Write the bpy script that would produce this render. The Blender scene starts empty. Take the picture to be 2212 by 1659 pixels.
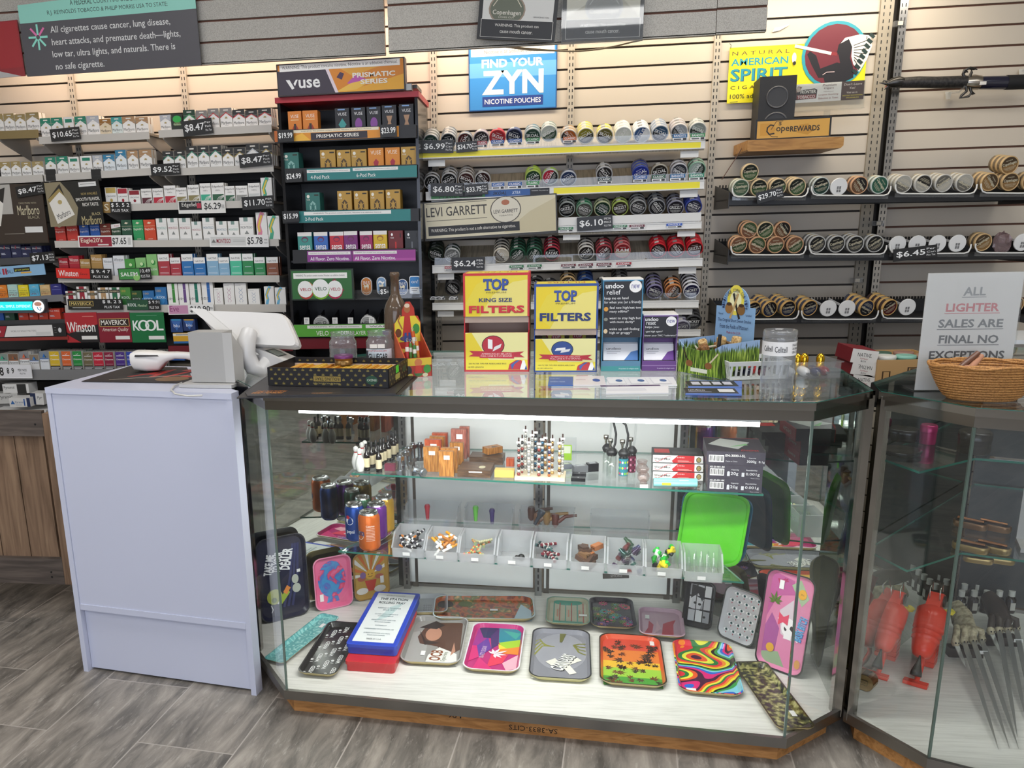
import bpy,math,random
from mathutils import Vector,Matrix
random.seed(7)
SC = bpy.context.scene
C = SC.collection
R = math.radians
# ---------------------------------------------------------------- camera
CAM_H = 1.432
FPX,PCX,PCY = 1817.0,915.0,952.0
_p,_y,_r = R(-14.118),R(-7.784),R(-1.527)
_f = Vector((math.sin(_y)*math.cos(_p),math.cos(_y)*math.cos(_p),math.sin(_p)))
_rt = Vector((math.cos(_y),-math.sin(_y),0)); _up = _rt.cross(_f)
CR = _rt*math.cos(_r) + _up*math.sin(_r); CU = -_rt*math.sin(_r) + _up*math.cos(_r)
EYE = Vector((0,0,CAM_H))
cd = bpy.data.cameras.new('camera'); cam = bpy.data.objects.new('camera',cd); C.objects.link(cam)
cd.sensor_width = 36; cd.lens = FPX/2212*36
cd.shift_x = (1106-PCX)/2212; cd.shift_y = (PCY-829.5)/2212
cd.clip_start = .05; cd.clip_end = 60
cam.matrix_world = Matrix(((CR.x,CU.x,-_f.x,0),(CR.y,CU.y,-_f.y,0),(CR.z,CU.z,-_f.z,CAM_H),(0,0,0,1)))
SC.camera = cam
# ---------------------------------------------------------------- view, world, lights
SC.view_settings.view_transform = 'Standard'; SC.view_settings.look = 'None'
SC.view_settings.gamma = 1; SC.view_settings.use_curve_mapping = False
SC.view_settings.exposure = 0.25
cy = SC.cycles
cy.max_bounces = 10; cy.transparent_max_bounces = 16; cy.glossy_bounces = 6; cy.diffuse_bounces = 3
cy.caustics_reflective = False; cy.caustics_refractive = False; cy.sample_clamp_indirect = 6
cy.use_denoising = True
w = bpy.data.worlds.new('world'); SC.world = w; w.use_nodes = True
w.node_tree.nodes['Background'].inputs[0].default_value = (.75,.85,1,1)
w.node_tree.nodes['Background'].inputs[1].default_value = .25

def area(name,loc,rot,sx,sy,power,col):
    l = bpy.data.lights.new(name,'AREA'); l.shape = 'RECTANGLE'; l.size = sx; l.size_y = sy
    l.energy = power; l.color = col
    o = bpy.data.objects.new(name,l); C.objects.link(o); o.location = loc; o.rotation_euler = rot
    return o
# ceiling panels of the shop (their fittings are built with the ceiling)
CEIL = 3.0
PANELS = [(-1.45,1.75),(.75,1.75),(-1.45,-.7),(.75,-.7),(2.2,1.3),(-3.2,.6)]
for x,y in PANELS:
    area('ceiling_lamp',(x,y,CEIL-.06),(0,0,0),1.15,.55,12,(1,.975,.94))
# daylight through the shop window behind the viewer
area('window_daylight',(0,-2.9,1.5),(R(90),0,0),4.6,2.0,32,(.74,.83,1))
# tube behind the valance, and the strip in the glass case
area('valance_lamp',(-1.25,3.66,2.33),(R(22),0,0),2.3,.06,8.2,(1,.80,.65))
area('valance_lamp',(.62,3.62,2.33),(R(22),0,0),1.9,.06,8,(1,.88,.70))

# ---------------------------------------------------------------- pixel rays (photo pixels) onto real planes
def ray(px,py): return CR*((px-PCX)/FPX) - CU*((py-PCY)/FPX) + _f
def at(px,py,Y): d = ray(px,py); return EYE + d*(Y/d.y)
def atz(px,py,z): d = ray(px,py); return EYE + d*((z-CAM_H)/d.z)
def atp(px,py,A,n): d = ray(px,py); return EYE + d*((Vector(A)-EYE).dot(n)/d.dot(n))
def crop(ox,oy,k):
    return lambda x,y: (ox+x*k,oy+y*k)
K1 = crop(0,0,.28029); K2 = crop(580,0,.28029); K3 = crop(1000,0,.28029); K4 = crop(1520,0,.31284)
K5 = crop(0,450,.28029); K6 = crop(580,450,.28029); K7 = crop(1000,450,.28029); K8 = crop(1520,450,.31284)
L2 = crop(520,820,.28029); L3 = crop(1040,820,.28029); L4 = crop(1400,820,.28029)
L5 = crop(520,1190,.28029); L6 = crop(1040,1190,.28029); L7 = crop(1540,1190,.28029)
L8 = crop(1812,860,.48135); N4 = crop(840,1080,.33454); N5 = crop(380,620,.26221); N2 = crop(0,480,.27112)
K9 = crop(1900,840,.25325)
# ---------------------------------------------------------------- materials
_M = {}
def lin(h):
    h = {'k': '101010','w': 'f2f2f0'}.get(h,h)
    c = [int(h[i:i+2],16)/255 for i in (0,2,4)]
    return [x/12.92 if x <= .04045 else ((x+.055)/1.055)**2.4 for x in c]
def newmat(name):
    m = bpy.data.materials.new(name); m.use_nodes = True
    return m,m.node_tree,m.node_tree.nodes['Principled BSDF']
def M(h,rough=.45,metal=0,emit=0,alpha=1,trans=0,coat=0):
    if not isinstance(h,str): return h
    key = (h,rough,metal,emit,alpha,trans,coat)
    if key in _M: return _M[key]
    m,nt,b = newmat(('metal_' if metal else 'paint_')+h)
    c = lin(h); b.inputs['Base Color'].default_value = (*c,1)
    b.inputs['Roughness'].default_value = rough; b.inputs['Metallic'].default_value = metal
    if emit: b.inputs['Emission Color'].default_value = (*c,1); b.inputs['Emission Strength'].default_value = emit
    if trans: b.inputs['Transmission Weight'].default_value = trans
    if coat: b.inputs['Coat Weight'].default_value = coat; b.inputs['Coat Roughness'].default_value = .04
    if alpha < 1: b.inputs['Alpha'].default_value = alpha
    _M[key] = m; return m
def glassmat(name,tint=(.965,.98,.972),ior=1.5,rough=0.0,diffuse=0,dcol=(.9,.92,.95)):
    m = bpy.data.materials.new(name); m.use_nodes = True; nt = m.node_tree; nt.nodes.clear()
    N = nt.nodes.new; L = nt.links.new
    out = N('ShaderNodeOutputMaterial'); mix = N('ShaderNodeMixShader'); tr = N('ShaderNodeBsdfTransparent'); gl = N('ShaderNodeBsdfGlossy')
    fr = N('ShaderNodeFresnel'); ge = N('ShaderNodeNewGeometry'); ma = N('ShaderNodeMapRange')
    ma.inputs[3].default_value = ior; ma.inputs[4].default_value = 1/ior
    L(ge.outputs['Backfacing'],ma.inputs[0]); L(ma.outputs[0],fr.inputs['IOR'])
    tr.inputs[0].default_value = (*tint,1); gl.inputs['Roughness'].default_value = rough; gl.inputs[0].default_value = (.95,.95,.95,1)
    L(fr.outputs[0],mix.inputs[0])
    if diffuse:
        d = N('ShaderNodeBsdfDiffuse'); d.inputs[0].default_value = (*dcol,1)
        t = N('ShaderNodeBsdfTranslucent'); t.inputs[0].default_value = (*dcol,1)
        m1 = N('ShaderNodeMixShader'); m1.inputs[0].default_value = .5; L(d.outputs[0],m1.inputs[1]); L(t.outputs[0],m1.inputs[2])
        m2 = N('ShaderNodeMixShader'); m2.inputs[0].default_value = diffuse; L(tr.outputs[0],m2.inputs[1]); L(m1.outputs[0],m2.inputs[2])
        L(m2.outputs[0],mix.inputs[1])
    else: L(tr.outputs[0],mix.inputs[1])
    L(gl.outputs[0],mix.inputs[2]); L(mix.outputs[0],out.inputs[0]); return m
GLASS = glassmat('clear_glass'); PLASTIC = glassmat('clear_plastic',(.93,.94,.95),1.45,.05,.10)
FROST = glassmat('frosted_plastic',(.93,.94,.95),1.4,.15,.32,(.95,.96,.98))
WRAP = glassmat('acrylic',(.93,.94,.94),1.45,.02,.05)
GEDGE = M('2f7d6c',.15,0,0,1,.3)
CHROME = M('a9a7a2',.09,1); STEEL = M('9a9a98',.25,1); MIRROR = M('b9bdb9',.015,1)
def noisemat(name,cols,scale=(1,1,1),nscale=6,detail=6,rough=.5,dist=0,coord='Object',bump=0,metal=0,coat=0,rot=(0,0,0),spec=.5):
    """colour ramp over stretched noise in object space: cols = [(pos, hex), ...]"""
    m,nt,b = newmat(name); N = nt.nodes.new; L = nt.links.new
    tc = N('ShaderNodeTexCoord'); mp = N('ShaderNodeMapping'); no = N('ShaderNodeTexNoise'); cr = N('ShaderNodeValToRGB')
    mp.inputs['Scale'].default_value = scale; mp.inputs['Rotation'].default_value = rot
    no.inputs['Scale'].default_value = nscale; no.inputs['Detail'].default_value = detail; no.inputs['Distortion'].default_value = dist
    L(tc.outputs[coord],mp.inputs[0]); L(mp.outputs[0],no.inputs['Vector']); L(no.outputs['Fac'],cr.inputs[0])
    ramp(cr,cols); L(cr.outputs[0],b.inputs['Base Color'])
    b.inputs['Roughness'].default_value = rough; b.inputs['Metallic'].default_value = metal; b.inputs['Coat Weight'].default_value = coat
    b.inputs['Specular IOR Level'].default_value = spec
    if bump:
        bp = N('ShaderNodeBump'); bp.inputs['Strength'].default_value = bump; bp.inputs['Distance'].default_value = .002
        L(no.outputs['Fac'],bp.inputs['Height']); L(bp.outputs[0],b.inputs['Normal'])
    return m
def ramp(cr,cols,const=False):
    e = cr.color_ramp.elements
    while len(e) < len(cols): e.new(.5)
    for el,(p,h) in zip(e,cols): el.position = p; el.color = (*lin(h),1)
    if const: cr.color_ramp.interpolation = 'CONSTANT'
# ---------------------------------------------------------------- text outlines from the built-in font
_T = {}
def glyphs(s,bold=0,res=2):
    k = (s,bold,res)
    if k in _T: return _T[k]
    cu = bpy.data.curves.new('t','FONT'); cu.body = s; cu.offset = bold; cu.resolution_u = res; cu.fill_mode = 'FRONT'
    o = bpy.data.objects.new('t',cu); me = o.to_mesh()
    v = [(p.co.x,p.co.y) for p in me.vertices]; f = [tuple(p.vertices) for p in me.polygons]
    o.to_mesh_clear(); bpy.data.objects.remove(o); bpy.data.curves.remove(cu)
    if not v: v = [(0,0),(1,0),(1,1)]; f = [(0,1,2)]
    x0 = min(p[0] for p in v); x1 = max(p[0] for p in v); y0 = min(p[1] for p in v); y1 = max(p[1] for p in v)
    W = x1-x0 or 1; H = y1-y0 or 1
    _T[k] = ([((a-x0)/W-.5,(b-y0)/H-.5) for a,b in v],f,W/H); return _T[k]
# ---------------------------------------------------------------- mesh builder
class FR:
    def __init__(s,O,U,V): s.O = Vector(O); s.U = Vector(U).normalized(); s.V = Vector(V).normalized(); s.N = s.U.cross(s.V)
    def p(s,x,y,l=0): return s.O + s.U*x + s.V*y + s.N*(l*.00012)
class B:
    def __init__(s): s.v = []; s.f = []; s.m = []; s.sm = []; s.mats = []
    def mi(s,mat):
        mat = M(mat)
        if mat not in s.mats: s.mats.append(mat)
        return s.mats.index(mat)
    def add(s,vs,fs,mat,smooth=False):
        n = len(s.v); s.v += [tuple(v) for v in vs]; i = s.mi(mat)
        for f in fs: s.f.append(tuple(n+a for a in f)); s.m.append(i); s.sm.append(smooth)
        return s
    def box(s,x0,y0,z0,x1,y1,z1,mat):
        vs = [(x,y,z) for z in (z0,z1) for y in (y0,y1) for x in (x0,x1)]
        return s.add(vs,[(0,2,3,1),(4,5,7,6),(0,1,5,4),(2,6,7,3),(0,4,6,2),(1,3,7,5)],mat)
    def bar(s,a,b,t,h,mat,up=(0,0,1)):
        """straight bar of thickness t (sideways) and h (along up) from a to b"""
        a = Vector(a); b = Vector(b); d = (b-a).normalized(); u = Vector(up); sd = d.cross(u).normalized(); u = sd.cross(d)
        vs = [p+sd*i*t/2+u*j*h/2 for p in (a,b) for i,j in ((-1,-1),(1,-1),(1,1),(-1,1))]
        return s.add(vs,[(0,1,2,3),(7,6,5,4),(0,4,5,1),(1,5,6,2),(2,6,7,3),(3,7,4,0)],mat)
    def prism(s,pts,z0,z1,mat,fr=None,side=None):
        """polygon extruded: in xy from z0 to z1, or in a frame from layer heights z0..z1 (metres)"""
        n = len(pts)
        if fr: g = lambda p,z: fr.O+fr.U*p[0]+fr.V*p[1]+fr.N*z
        else: g = lambda p,z: (p[0],p[1],z)
        vs = [g(p,z0) for p in pts]+[g(p,z1) for p in pts]
        s.add(vs,[tuple(range(n-1,-1,-1)),tuple(range(n,2*n))],mat)
        return s.add(vs,[(i,(i+1) % n,n+(i+1) % n,n+i) for i in range(n)],side or mat)
    def rings(s,rings,mat,closed=True,cap0=True,cap1=True,smooth=True,mats=None):
        n = len(rings[0]); vs = [p for r in rings for p in r]; m = n if closed else n-1
        for k in range(len(rings)-1):
            fs = [(k*n+i,k*n+(i+1) % n,(k+1)*n+(i+1) % n,(k+1)*n+i) for i in range(m)]
            if mats: s.add(rings[k]+rings[k+1],[(i,(i+1) % n,n+(i+1) % n,n+i) for i in range(m)],mats[k],smooth)
            elif k == 0: base = len(s.v); s.add(vs,[],mat); 
            if not mats:
                i_ = s.mi(mat)
                for f in fs: s.f.append(tuple(base+a for a in f)); s.m.append(i_); s.sm.append(smooth)
        if cap0: s.add(rings[0],[tuple(range(n-1,-1,-1))],mats[0] if mats else mat)
        if cap1: s.add(rings[-1],[tuple(range(n))],mats[-1] if mats else mat)
        return s
    def lathe(s,prof,mat,n=20,o=(0,0,0),ax=(0,0,1),mats=None,cap0=True,cap1=True,smooth=True):
        ax = Vector(ax).normalized(); u = ax.orthogonal().normalized(); v = ax.cross(u); o = Vector(o)
        rs = [[o+ax*z+u*(r*math.cos(2*math.pi*i/n))+v*(r*math.sin(2*math.pi*i/n)) for i in range(n)] for r,z in prof]
        return s.rings(rs,mat,True,cap0,cap1,smooth,mats)
    def cyl(s,a,b,r,mat,n=12,r2=None,cap=True):
        a = Vector(a); b = Vector(b); return s.lathe([(r,0),(r if r2 is None else r2,(b-a).length)],mat,n,a,b-a,None,cap,cap)
    def tube(s,pts,r,mat,n=6,flat=1):
        pts = [Vector(p) for p in pts]; rs = []
        rr = r if isinstance(r,(list,tuple)) else [r]*len(pts); u = None
        for i,p in enumerate(pts):
            t = (pts[min(i+1,len(pts)-1)]-pts[max(i-1,0)]).normalized()
            u = t.orthogonal() if u is None else u-t*u.dot(t); u.normalize(); v = t.cross(u)
            rs.append([p+u*(rr[i]*math.cos(2*math.pi*k/n))+v*(rr[i]*flat*math.sin(2*math.pi*k/n)) for k in range(n)])
        return s.rings(rs,mat)
    def sph(s,c,r,mat,n=12,sc=(1,1,1)):
        c = Vector(c); m = max(4,n//2)
        rs = [[c+Vector((r*sc[0]*math.sin(a)*math.cos(2*math.pi*i/n),r*sc[1]*math.sin(a)*math.sin(2*math.pi*i/n),-r*sc[2]*math.cos(a))) for i in range(n)]
              for a in [math.pi*(k+.02)/(m+.04) for k in range(m+1)]]
        return s.rings(rs,mat)
    # ---- printing on a flat face; coordinates in metres of the frame
    def poly(s,fr,pts,mat,l=1): return s.add([fr.p(x,y,l) for x,y in pts],[tuple(range(len(pts)))],mat)
    def text(s,fr,t,cx,cy,w,h,mat,l=1,bold=0,rot=0,sh=0,res=2):
        v,f,asp = glyphs(t,bold,res)
        if w is None: w = asp*h
        c,sn = math.cos(rot),math.sin(rot); P = []
        for a,b in v:
            x = a*w+sh*b*h; y = b*h; P.append(fr.p(cx+x*c-y*sn,cy+x*sn+y*c,l))
        return s.add(P,f,mat)
    def paint(s,fr,W,H,ops,l0=1):
        """normalised drawing ops on a W x H face"""
        l = l0
        for op in ops:
            k = op[0]
            if k == 'r': _,a,b,c,d,m = op; s.poly(fr,[(a*W,b*H),(c*W,b*H),(c*W,d*H),(a*W,d*H)],m,l)
            elif k == 'p': s.poly(fr,[(x*W,y*H) for x,y in op[1]],op[2],l)
            elif k == 'e':
                _,a,b,rx,ry,m = op; n = 20
                s.poly(fr,[(a*W+rx*W*math.cos(2*math.pi*i/n),b*H+ry*H*math.sin(2*math.pi*i/n)) for i in range(n)],m,l)
            elif k == 't':
                _,t,a,b,c,d,m = op[:7]; o = op[7] if len(op) > 7 else {}
                s.text(fr,t,a*W,b*H,None if c is None else c*W,d*H,m,l,**o)
            elif k == 's':   # stroke
                _,pts,wd,m = op; Q = [(x*W,y*H) for x,y in pts]; wd *= H; A = []; Bk = []
                for i,(x,y) in enumerate(Q):
                    x0,y0 = Q[max(i-1,0)]; x1,y1 = Q[min(i+1,len(Q)-1)]; d = math.hypot(x1-x0,y1-y0) or 1
                    nx,ny = -(y1-y0)/d*wd/2,(x1-x0)/d*wd/2; A.append((x+nx,y+ny)); Bk.append((x-nx,y-ny))
                n = len(A); s.add([fr.p(x,y,l) for x,y in A+Bk],[(i,i+1,n+i+1,n+i) for i in range(n-1)][:],m)
            l += 1
        return s
    def mesh(s,name):
        me = bpy.data.meshes.new(name); me.from_pydata(s.v,[],s.f)
        for m in s.mats: me.materials.append(m)
        me.polygons.foreach_set('material_index',s.m); me.polygons.foreach_set('use_smooth',s.sm); me.update(); return me
    def obj(s,name,parent=None,mat=None,**k):
        return link(name,s.mesh(name),parent,mat,**k)
def link(name,me,parent=None,mat=None,label=None,cat=None,group=None,kind=None):
    o = bpy.data.objects.new(name,me); C.objects.link(o)
    if parent: o.parent = parent
    if mat is not None: o.matrix_local = mat
    if label: o['label'] = label
    if cat: o['category'] = cat
    if group: o['group'] = group
    if kind: o['kind'] = kind
    return o
def thing(name,label,cat,mat=None,group=None): return link(name,None,None,mat,label,cat,group)
def dup(o,mat,label,group=None):
    c = o.copy(); C.objects.link(c); c.matrix_local = mat; c['label'] = label
    if group: c['group'] = group
    for ch in o.children:
        d = ch.copy(); C.objects.link(d); d.parent = c
        for g in ch.children: e = g.copy(); C.objects.link(e); e.parent = d
    return c
def T(x,y,z,rz=0,rx=0,ry=0):
    return Matrix.Translation((x,y,z)) @ Matrix.Rotation(rz,4,'Z') @ Matrix.Rotation(rx,4,'X') @ Matrix.Rotation(ry,4,'Y')
def basis(O,U,V):
    """matrix with x along U, z along V, -y facing out"""
    U = Vector(U).normalized(); V = Vector(V); V = (V-U*V.dot(U)).normalized(); Nn = U.cross(V)
    return Matrix(((U.x,-Nn.x,V.x,O[0]),(U.y,-Nn.y,V.y,O[1]),(U.z,-Nn.z,V.z,O[2]),(0,0,0,1)))
ORD = 'first second third fourth fifth sixth seventh eighth ninth tenth eleventh twelfth thirteenth fourteenth fifteenth sixteenth seventeenth eighteenth nineteenth twentieth'.split()
def FRONT(w,x=0): return FR((-w/2+x,0,0),(1,0,0),(0,0,1))
def boxmesh(name,w,d,h,col,front=(),top=(),left=(),right=(),side=None):
    """box standing at its bottom front edge: x +-w/2, y 0..d, z 0..h"""
    b = B(); b.box(-w/2,0,0,w/2,d,h,side or col)
    if side: b.poly(FRONT(w),[(0,0),(w,0),(w,h),(0,h)],col,1)
    b.paint(FRONT(w),w,h,front,2)
    b.paint(FR((-w/2,0,h),(1,0,0),(0,1,0)),w,d,top)
    b.paint(FR((-w/2,d,0),(0,-1,0),(0,0,1)),d,h,left)
    b.paint(FR((w/2,0,0),(0,1,0),(0,0,1)),d,h,right)
    return b
def quad(bl,br,tl,Y):
    """three photo corners of an upright face on the plane y = Y: matrix, width, height"""
    a = at(*bl,Y); b_ = at(*br,Y); c = at(*tl,Y); U = b_-a; w_ = U.length; U.normalize()
    V = c-a; V = V-U*V.dot(U); return basis((a+b_)/2,U,V),w_,V.length
def sign(name,label,cat,bl,br,tl,Y,ops,col='k',thick=.004,group=None,parent=None,rough=.4):
    m,w_,h_ = quad(bl,br,tl,Y)
    b = B(); b.box(-w_/2,0,0,w_/2,thick,h_,M(col,rough)); b.paint(FRONT(w_),w_,h_,ops)
    return b.obj(name,parent,m,label=label,cat=cat,group=group)
# ================================================================ setting
WALL_Y = 3.87
WX0,WX1,FY = -3.6,3.4,-3.0
def floor_mat():
    m,nt,b = newmat('stone_plank_tile'); N = nt.nodes.new; L = nt.links.new
    tc = N('ShaderNodeTexCoord'); mp = N('ShaderNodeMapping'); br = N('ShaderNodeTexBrick')
    mp.inputs['Rotation'].default_value = (0,0,R(-83.9)); mp.inputs['Location'].default_value = (-1.905,-.757+.01,0)
    br.inputs['Scale'].default_value = 1; br.inputs['Brick Width'].default_value = .61; br.inputs['Row Height'].default_value = .305
    br.inputs['Mortar Size'].default_value = .0022; br.inputs['Mortar Smooth'].default_value = .1; br.offset = .5
    br.inputs['Color1'].default_value = (0,0,0,1); br.inputs['Color2'].default_value = (1,1,1,1); br.inputs['Mortar'].default_value = (0,0,0,1)
    L(tc.outputs['Object'],mp.inputs[0]); L(mp.outputs[0],br.inputs['Vector'])
    # streaks along the planks
    m2 = N('ShaderNodeMapping'); m2.inputs['Scale'].default_value = (1.6,7,1); L(mp.outputs[0],m2.inputs[0])
    # shift the streaks per plank
    ad = N('ShaderNodeVectorMath'); ad.operation = 'MULTIPLY_ADD'; ad.inputs[1].default_value = (9,9,9); L(br.outputs['Color'],ad.inputs[0]); L(m2.outputs[0],ad.inputs[2])
    n1 = N('ShaderNodeTexNoise'); n1.inputs['Scale'].default_value = 2.2; n1.inputs['Detail'].default_value = 9; n1.inputs['Roughness'].default_value = .62; n1.inputs['Distortion'].default_value = .6
    n2 = N('ShaderNodeTexNoise'); n2.inputs['Scale'].default_value = 9; n2.inputs['Detail'].default_value = 10; n2.inputs['Roughness'].default_value = .75
    L(ad.outputs[0],n1.inputs['Vector']); L(ad.outputs[0],n2.inputs['Vector'])
    c1 = N('ShaderNodeValToRGB'); ramp(c1,[(.32,'57534e'),(.45,'78736c'),(.58,'938c83'),(.72,'aca59b')]); L(n1.outputs['Fac'],c1.inputs[0])
    c2 = N('ShaderNodeValToRGB'); ramp(c2,[(.55,'000000'),(.68,'ffffff')]); L(n2.outputs['Fac'],c2.inputs[0])
    mx = N('ShaderNodeMix'); mx.data_type = 'RGBA'; mx.inputs[7].default_value = (*lin('b9b3aa'),1)
    mm = N('ShaderNodeMath'); mm.operation = 'MULTIPLY'; mm.inputs[1].default_value = .6; L(c2.outputs[0],mm.inputs[0])
    L(mm.outputs[0],mx.inputs[0]); L(c1.outputs[0],mx.inputs[6])
    g = N('ShaderNodeMix'); g.data_type = 'RGBA'; g.inputs[7].default_value = (*lin('aaa39b'),1)
    L(br.outputs['Fac'],g.inputs[0]); L(mx.outputs[2],g.inputs[6]); L(g.outputs[2],b.inputs['Base Color'])
    b.inputs['Roughness'].default_value = .42; b.inputs['Specular IOR Level'].default_value = .4
    bp = N('ShaderNodeBump'); bp.inputs['Strength'].default_value = .25; bp.inputs['Distance'].default_value = .002; L(n2.outputs['Fac'],bp.inputs['Height']); L(bp.outputs[0],b.inputs['Normal'])
    return m
B().box(WX0,FY,-.05,WX1,WALL_Y+.1,0,floor_mat()).obj('floor',kind='structure')
PAINT = M('cfcac0',.7)
B().box(WX0-.1,FY,0,WX0,WALL_Y+.1,CEIL,PAINT).obj('wall_left',kind='structure')
B().box(WX1,FY,0,WX1+.1,WALL_Y+.1,CEIL,PAINT).obj('wall_right',kind='structure')
b = B(); b.box(WX0,FY-.1,0,WX1,FY,.5,PAINT); b.box(WX0,FY-.1,2.5,WX1,FY,CEIL,PAINT)
b.box(WX0,FY-.1,.5,-2.3,FY,2.5,PAINT); b.box(2.3,FY-.1,.5,WX1,FY,2.5,PAINT)
b.obj('wall_front',kind='structure')
wn = B(); wn.box(-2.3,FY-.08,.5,2.3,FY-.05,2.5,M('dfe9ff',.3,0,1.6)); wn.obj('window_1',kind='structure')
b = B()
for x in (-2.3,-.8,.8,2.26): b.box(x,FY-.05,.5,x+.05,FY,2.5,M('4a4640',.4))
b.box(-2.3,FY-.05,.5,2.3,FY,.56,M('4a4640',.4)); b.obj('window_frame',kind='structure')
B().box(WX0,FY,CEIL,WX1,WALL_Y+.1,CEIL+.1,M('d8d6d0',.8)).obj('ceiling',kind='structure')
for i,(x,y) in enumerate(PANELS):
    t = thing('ceiling_light','white ceiling light panel, %s of the six overhead' % ORD[i],'ceiling light',T(x,y,CEIL-.05),'ceiling light panels')
    B().box(-.62,-.32,0,.62,.32,.05,M('e8e8e6',.4)).obj('frame',t)
    B().box(-.58,-.28,-.006,.58,.28,0,M('ffffff',.4,0,2.2)).obj('diffuser',t)
# slatted wall: boards on a 3 inch pitch with real grooves
PITCH = .0762
def slatwall(name,x0,x1,z0,z1,phase,mat,groove,Y=WALL_Y,th=.02,gap=.0085,**k):
    b = B(); b.box(x0,Y+.010,z0,x1,Y+th,z1,groove)
    n = int((z0-phase)/PITCH)-1; z = phase+n*PITCH
    while z < z1:
        a,c = max(z+gap,z0),min(z+PITCH,z1)
        if c-a > .004: b.box(x0,Y,a,x1,Y+.010,c,mat)
        z += PITCH
    return b.obj(name,kind='structure',**k)
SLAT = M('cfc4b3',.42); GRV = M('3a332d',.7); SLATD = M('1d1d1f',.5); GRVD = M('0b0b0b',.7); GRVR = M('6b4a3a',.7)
ph1 = at(395,168.5,WALL_Y).z; ph2 = at(1394,186.4,WALL_Y).z; ph3 = at(1740,83,WALL_Y).z; ph4 = at(2080,60.5,WALL_Y).z
xs = [at(px,200,WALL_Y).x for px in (158,401,938,1233,1545,1897)]
ZS = at(300,348,WALL_Y).z     # black panels of the cigarette bays start below this height
edges = [WX0,xs[0],xs[1],xs[2],xs[3],xs[4],xs[5]]
for i in range(6):
    ph = (ph1,ph1,ph1+.004,ph2,ph2,ph3)[i]
    if i < 3:
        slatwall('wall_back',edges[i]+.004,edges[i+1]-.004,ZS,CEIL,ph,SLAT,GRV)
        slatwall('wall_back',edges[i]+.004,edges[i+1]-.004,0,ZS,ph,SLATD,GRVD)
    else: slatwall('wall_back',edges[i]+.004,edges[i+1]-.004,0,CEIL,ph,SLAT,GRV)
slatwall('wall_back',at(1938,200,WALL_Y).x,WX1,0,CEIL,ph4,SLAT,GRVR)
B().box(WX0,WALL_Y+.025,0,WX1,WALL_Y+.1,CEIL,M('55504a',.8)).obj('wall_back',kind='structure')
# slotted uprights
def upright(px,w_,label,col='b9b0a0',Y=WALL_Y-.012,py=200,rows=2,metal=0,rough=.4):
    x = at(px,py,Y).x; t = thing('slotted_upright',label,'wall upright',T(x,Y,0),'slotted uprights on the back wall')
    B().box(-w_/2,0,0,w_/2,.03,CEIL-.02,M(col,rough,metal)).obj('channel',t)
    b = B(); z = .3
    while z < 2.9:
        for r in range(rows):
            xx = (r-(rows-1)/2)*w_*.45
            b.box(xx-.0018,-.0005,z,xx+.0018,.001,z+.013,'k')
        z += .0254
    b.obj('slot',t,kind='stuff')
for px,lb in ((155,'beige slotted upright beside the gold packs at the far end'),(398,'beige slotted upright above the gap between the two top cigarette shelves'),
               (937,'steel slotted upright just beside the black vapor rack'),(1233,'beige slotted upright in the middle of the chewing tobacco shelves'),
               (1545,'steel slotted upright between chewing tobacco shelves and yellow sign')):
    upright(px,.028,lb)
upright(1899,.05,'wide beige slotted upright just beside the sword','a49a88')
upright(1934,.03,'shiny chrome slotted upright behind the dragon pommel','b0aca6',WALL_Y-.03,metal=1,rough=.2)
# valance: three slatted panels hung in front of the wall lamp
VM = noisemat('speckled_laminate',[(.35,'9a968e'),(.6,'b6b2a9')],nscale=420,detail=2,rough=.55)
VG = M('6b4535',.7)
def valance(name,x0,x1,zb,Y,ph,label):
    b = B(); b.box(x0,Y+.008,zb,x1,Y+.022,CEIL,VG); b.box(x0,Y,zb-.002,x1,Y+.022,zb+.004,VM)
    z = zb
    for k in range(14):
        b.box(x0,Y,z+.001 if k == 0 else z+.005,x1,Y+.008,z+PITCH-.003,VM); z += PITCH
        if z > CEIL-.08: break
    b.obj(name,kind='structure')
VY1,VY2 = 3.43,3.22
a = at(434,140,VY1); c = at(832,116,VY1); valance('trim_1',WX0,c.x,(a.z+c.z)/2,VY1,0,'')
a2 = at(840,113.5,VY2); c2 = at(1546,73.4,VY2); e2 = at(1655,68,VY2)
valance('trim_2',a2.x,c2.x-.001,(a2.z+c2.z)/2,VY2,0,''); valance('trim_3',c2.x+.001,e2.x,(a2.z+c2.z)/2+.002,VY2,0,'')
t = thing('tube_lamp','fluorescent tube glowing behind the grey valance above the cigarettes','lamp',T(-1.25,3.66,2.36))
B().cyl((-1.1,0,0),(1.1,0,0),.012,M('fff0da',.4,0,5)).obj('tube',t); B().box(-1.15,-.03,.014,1.15,.03,.05,M('d8d8d4')).obj('housing',t)
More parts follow.
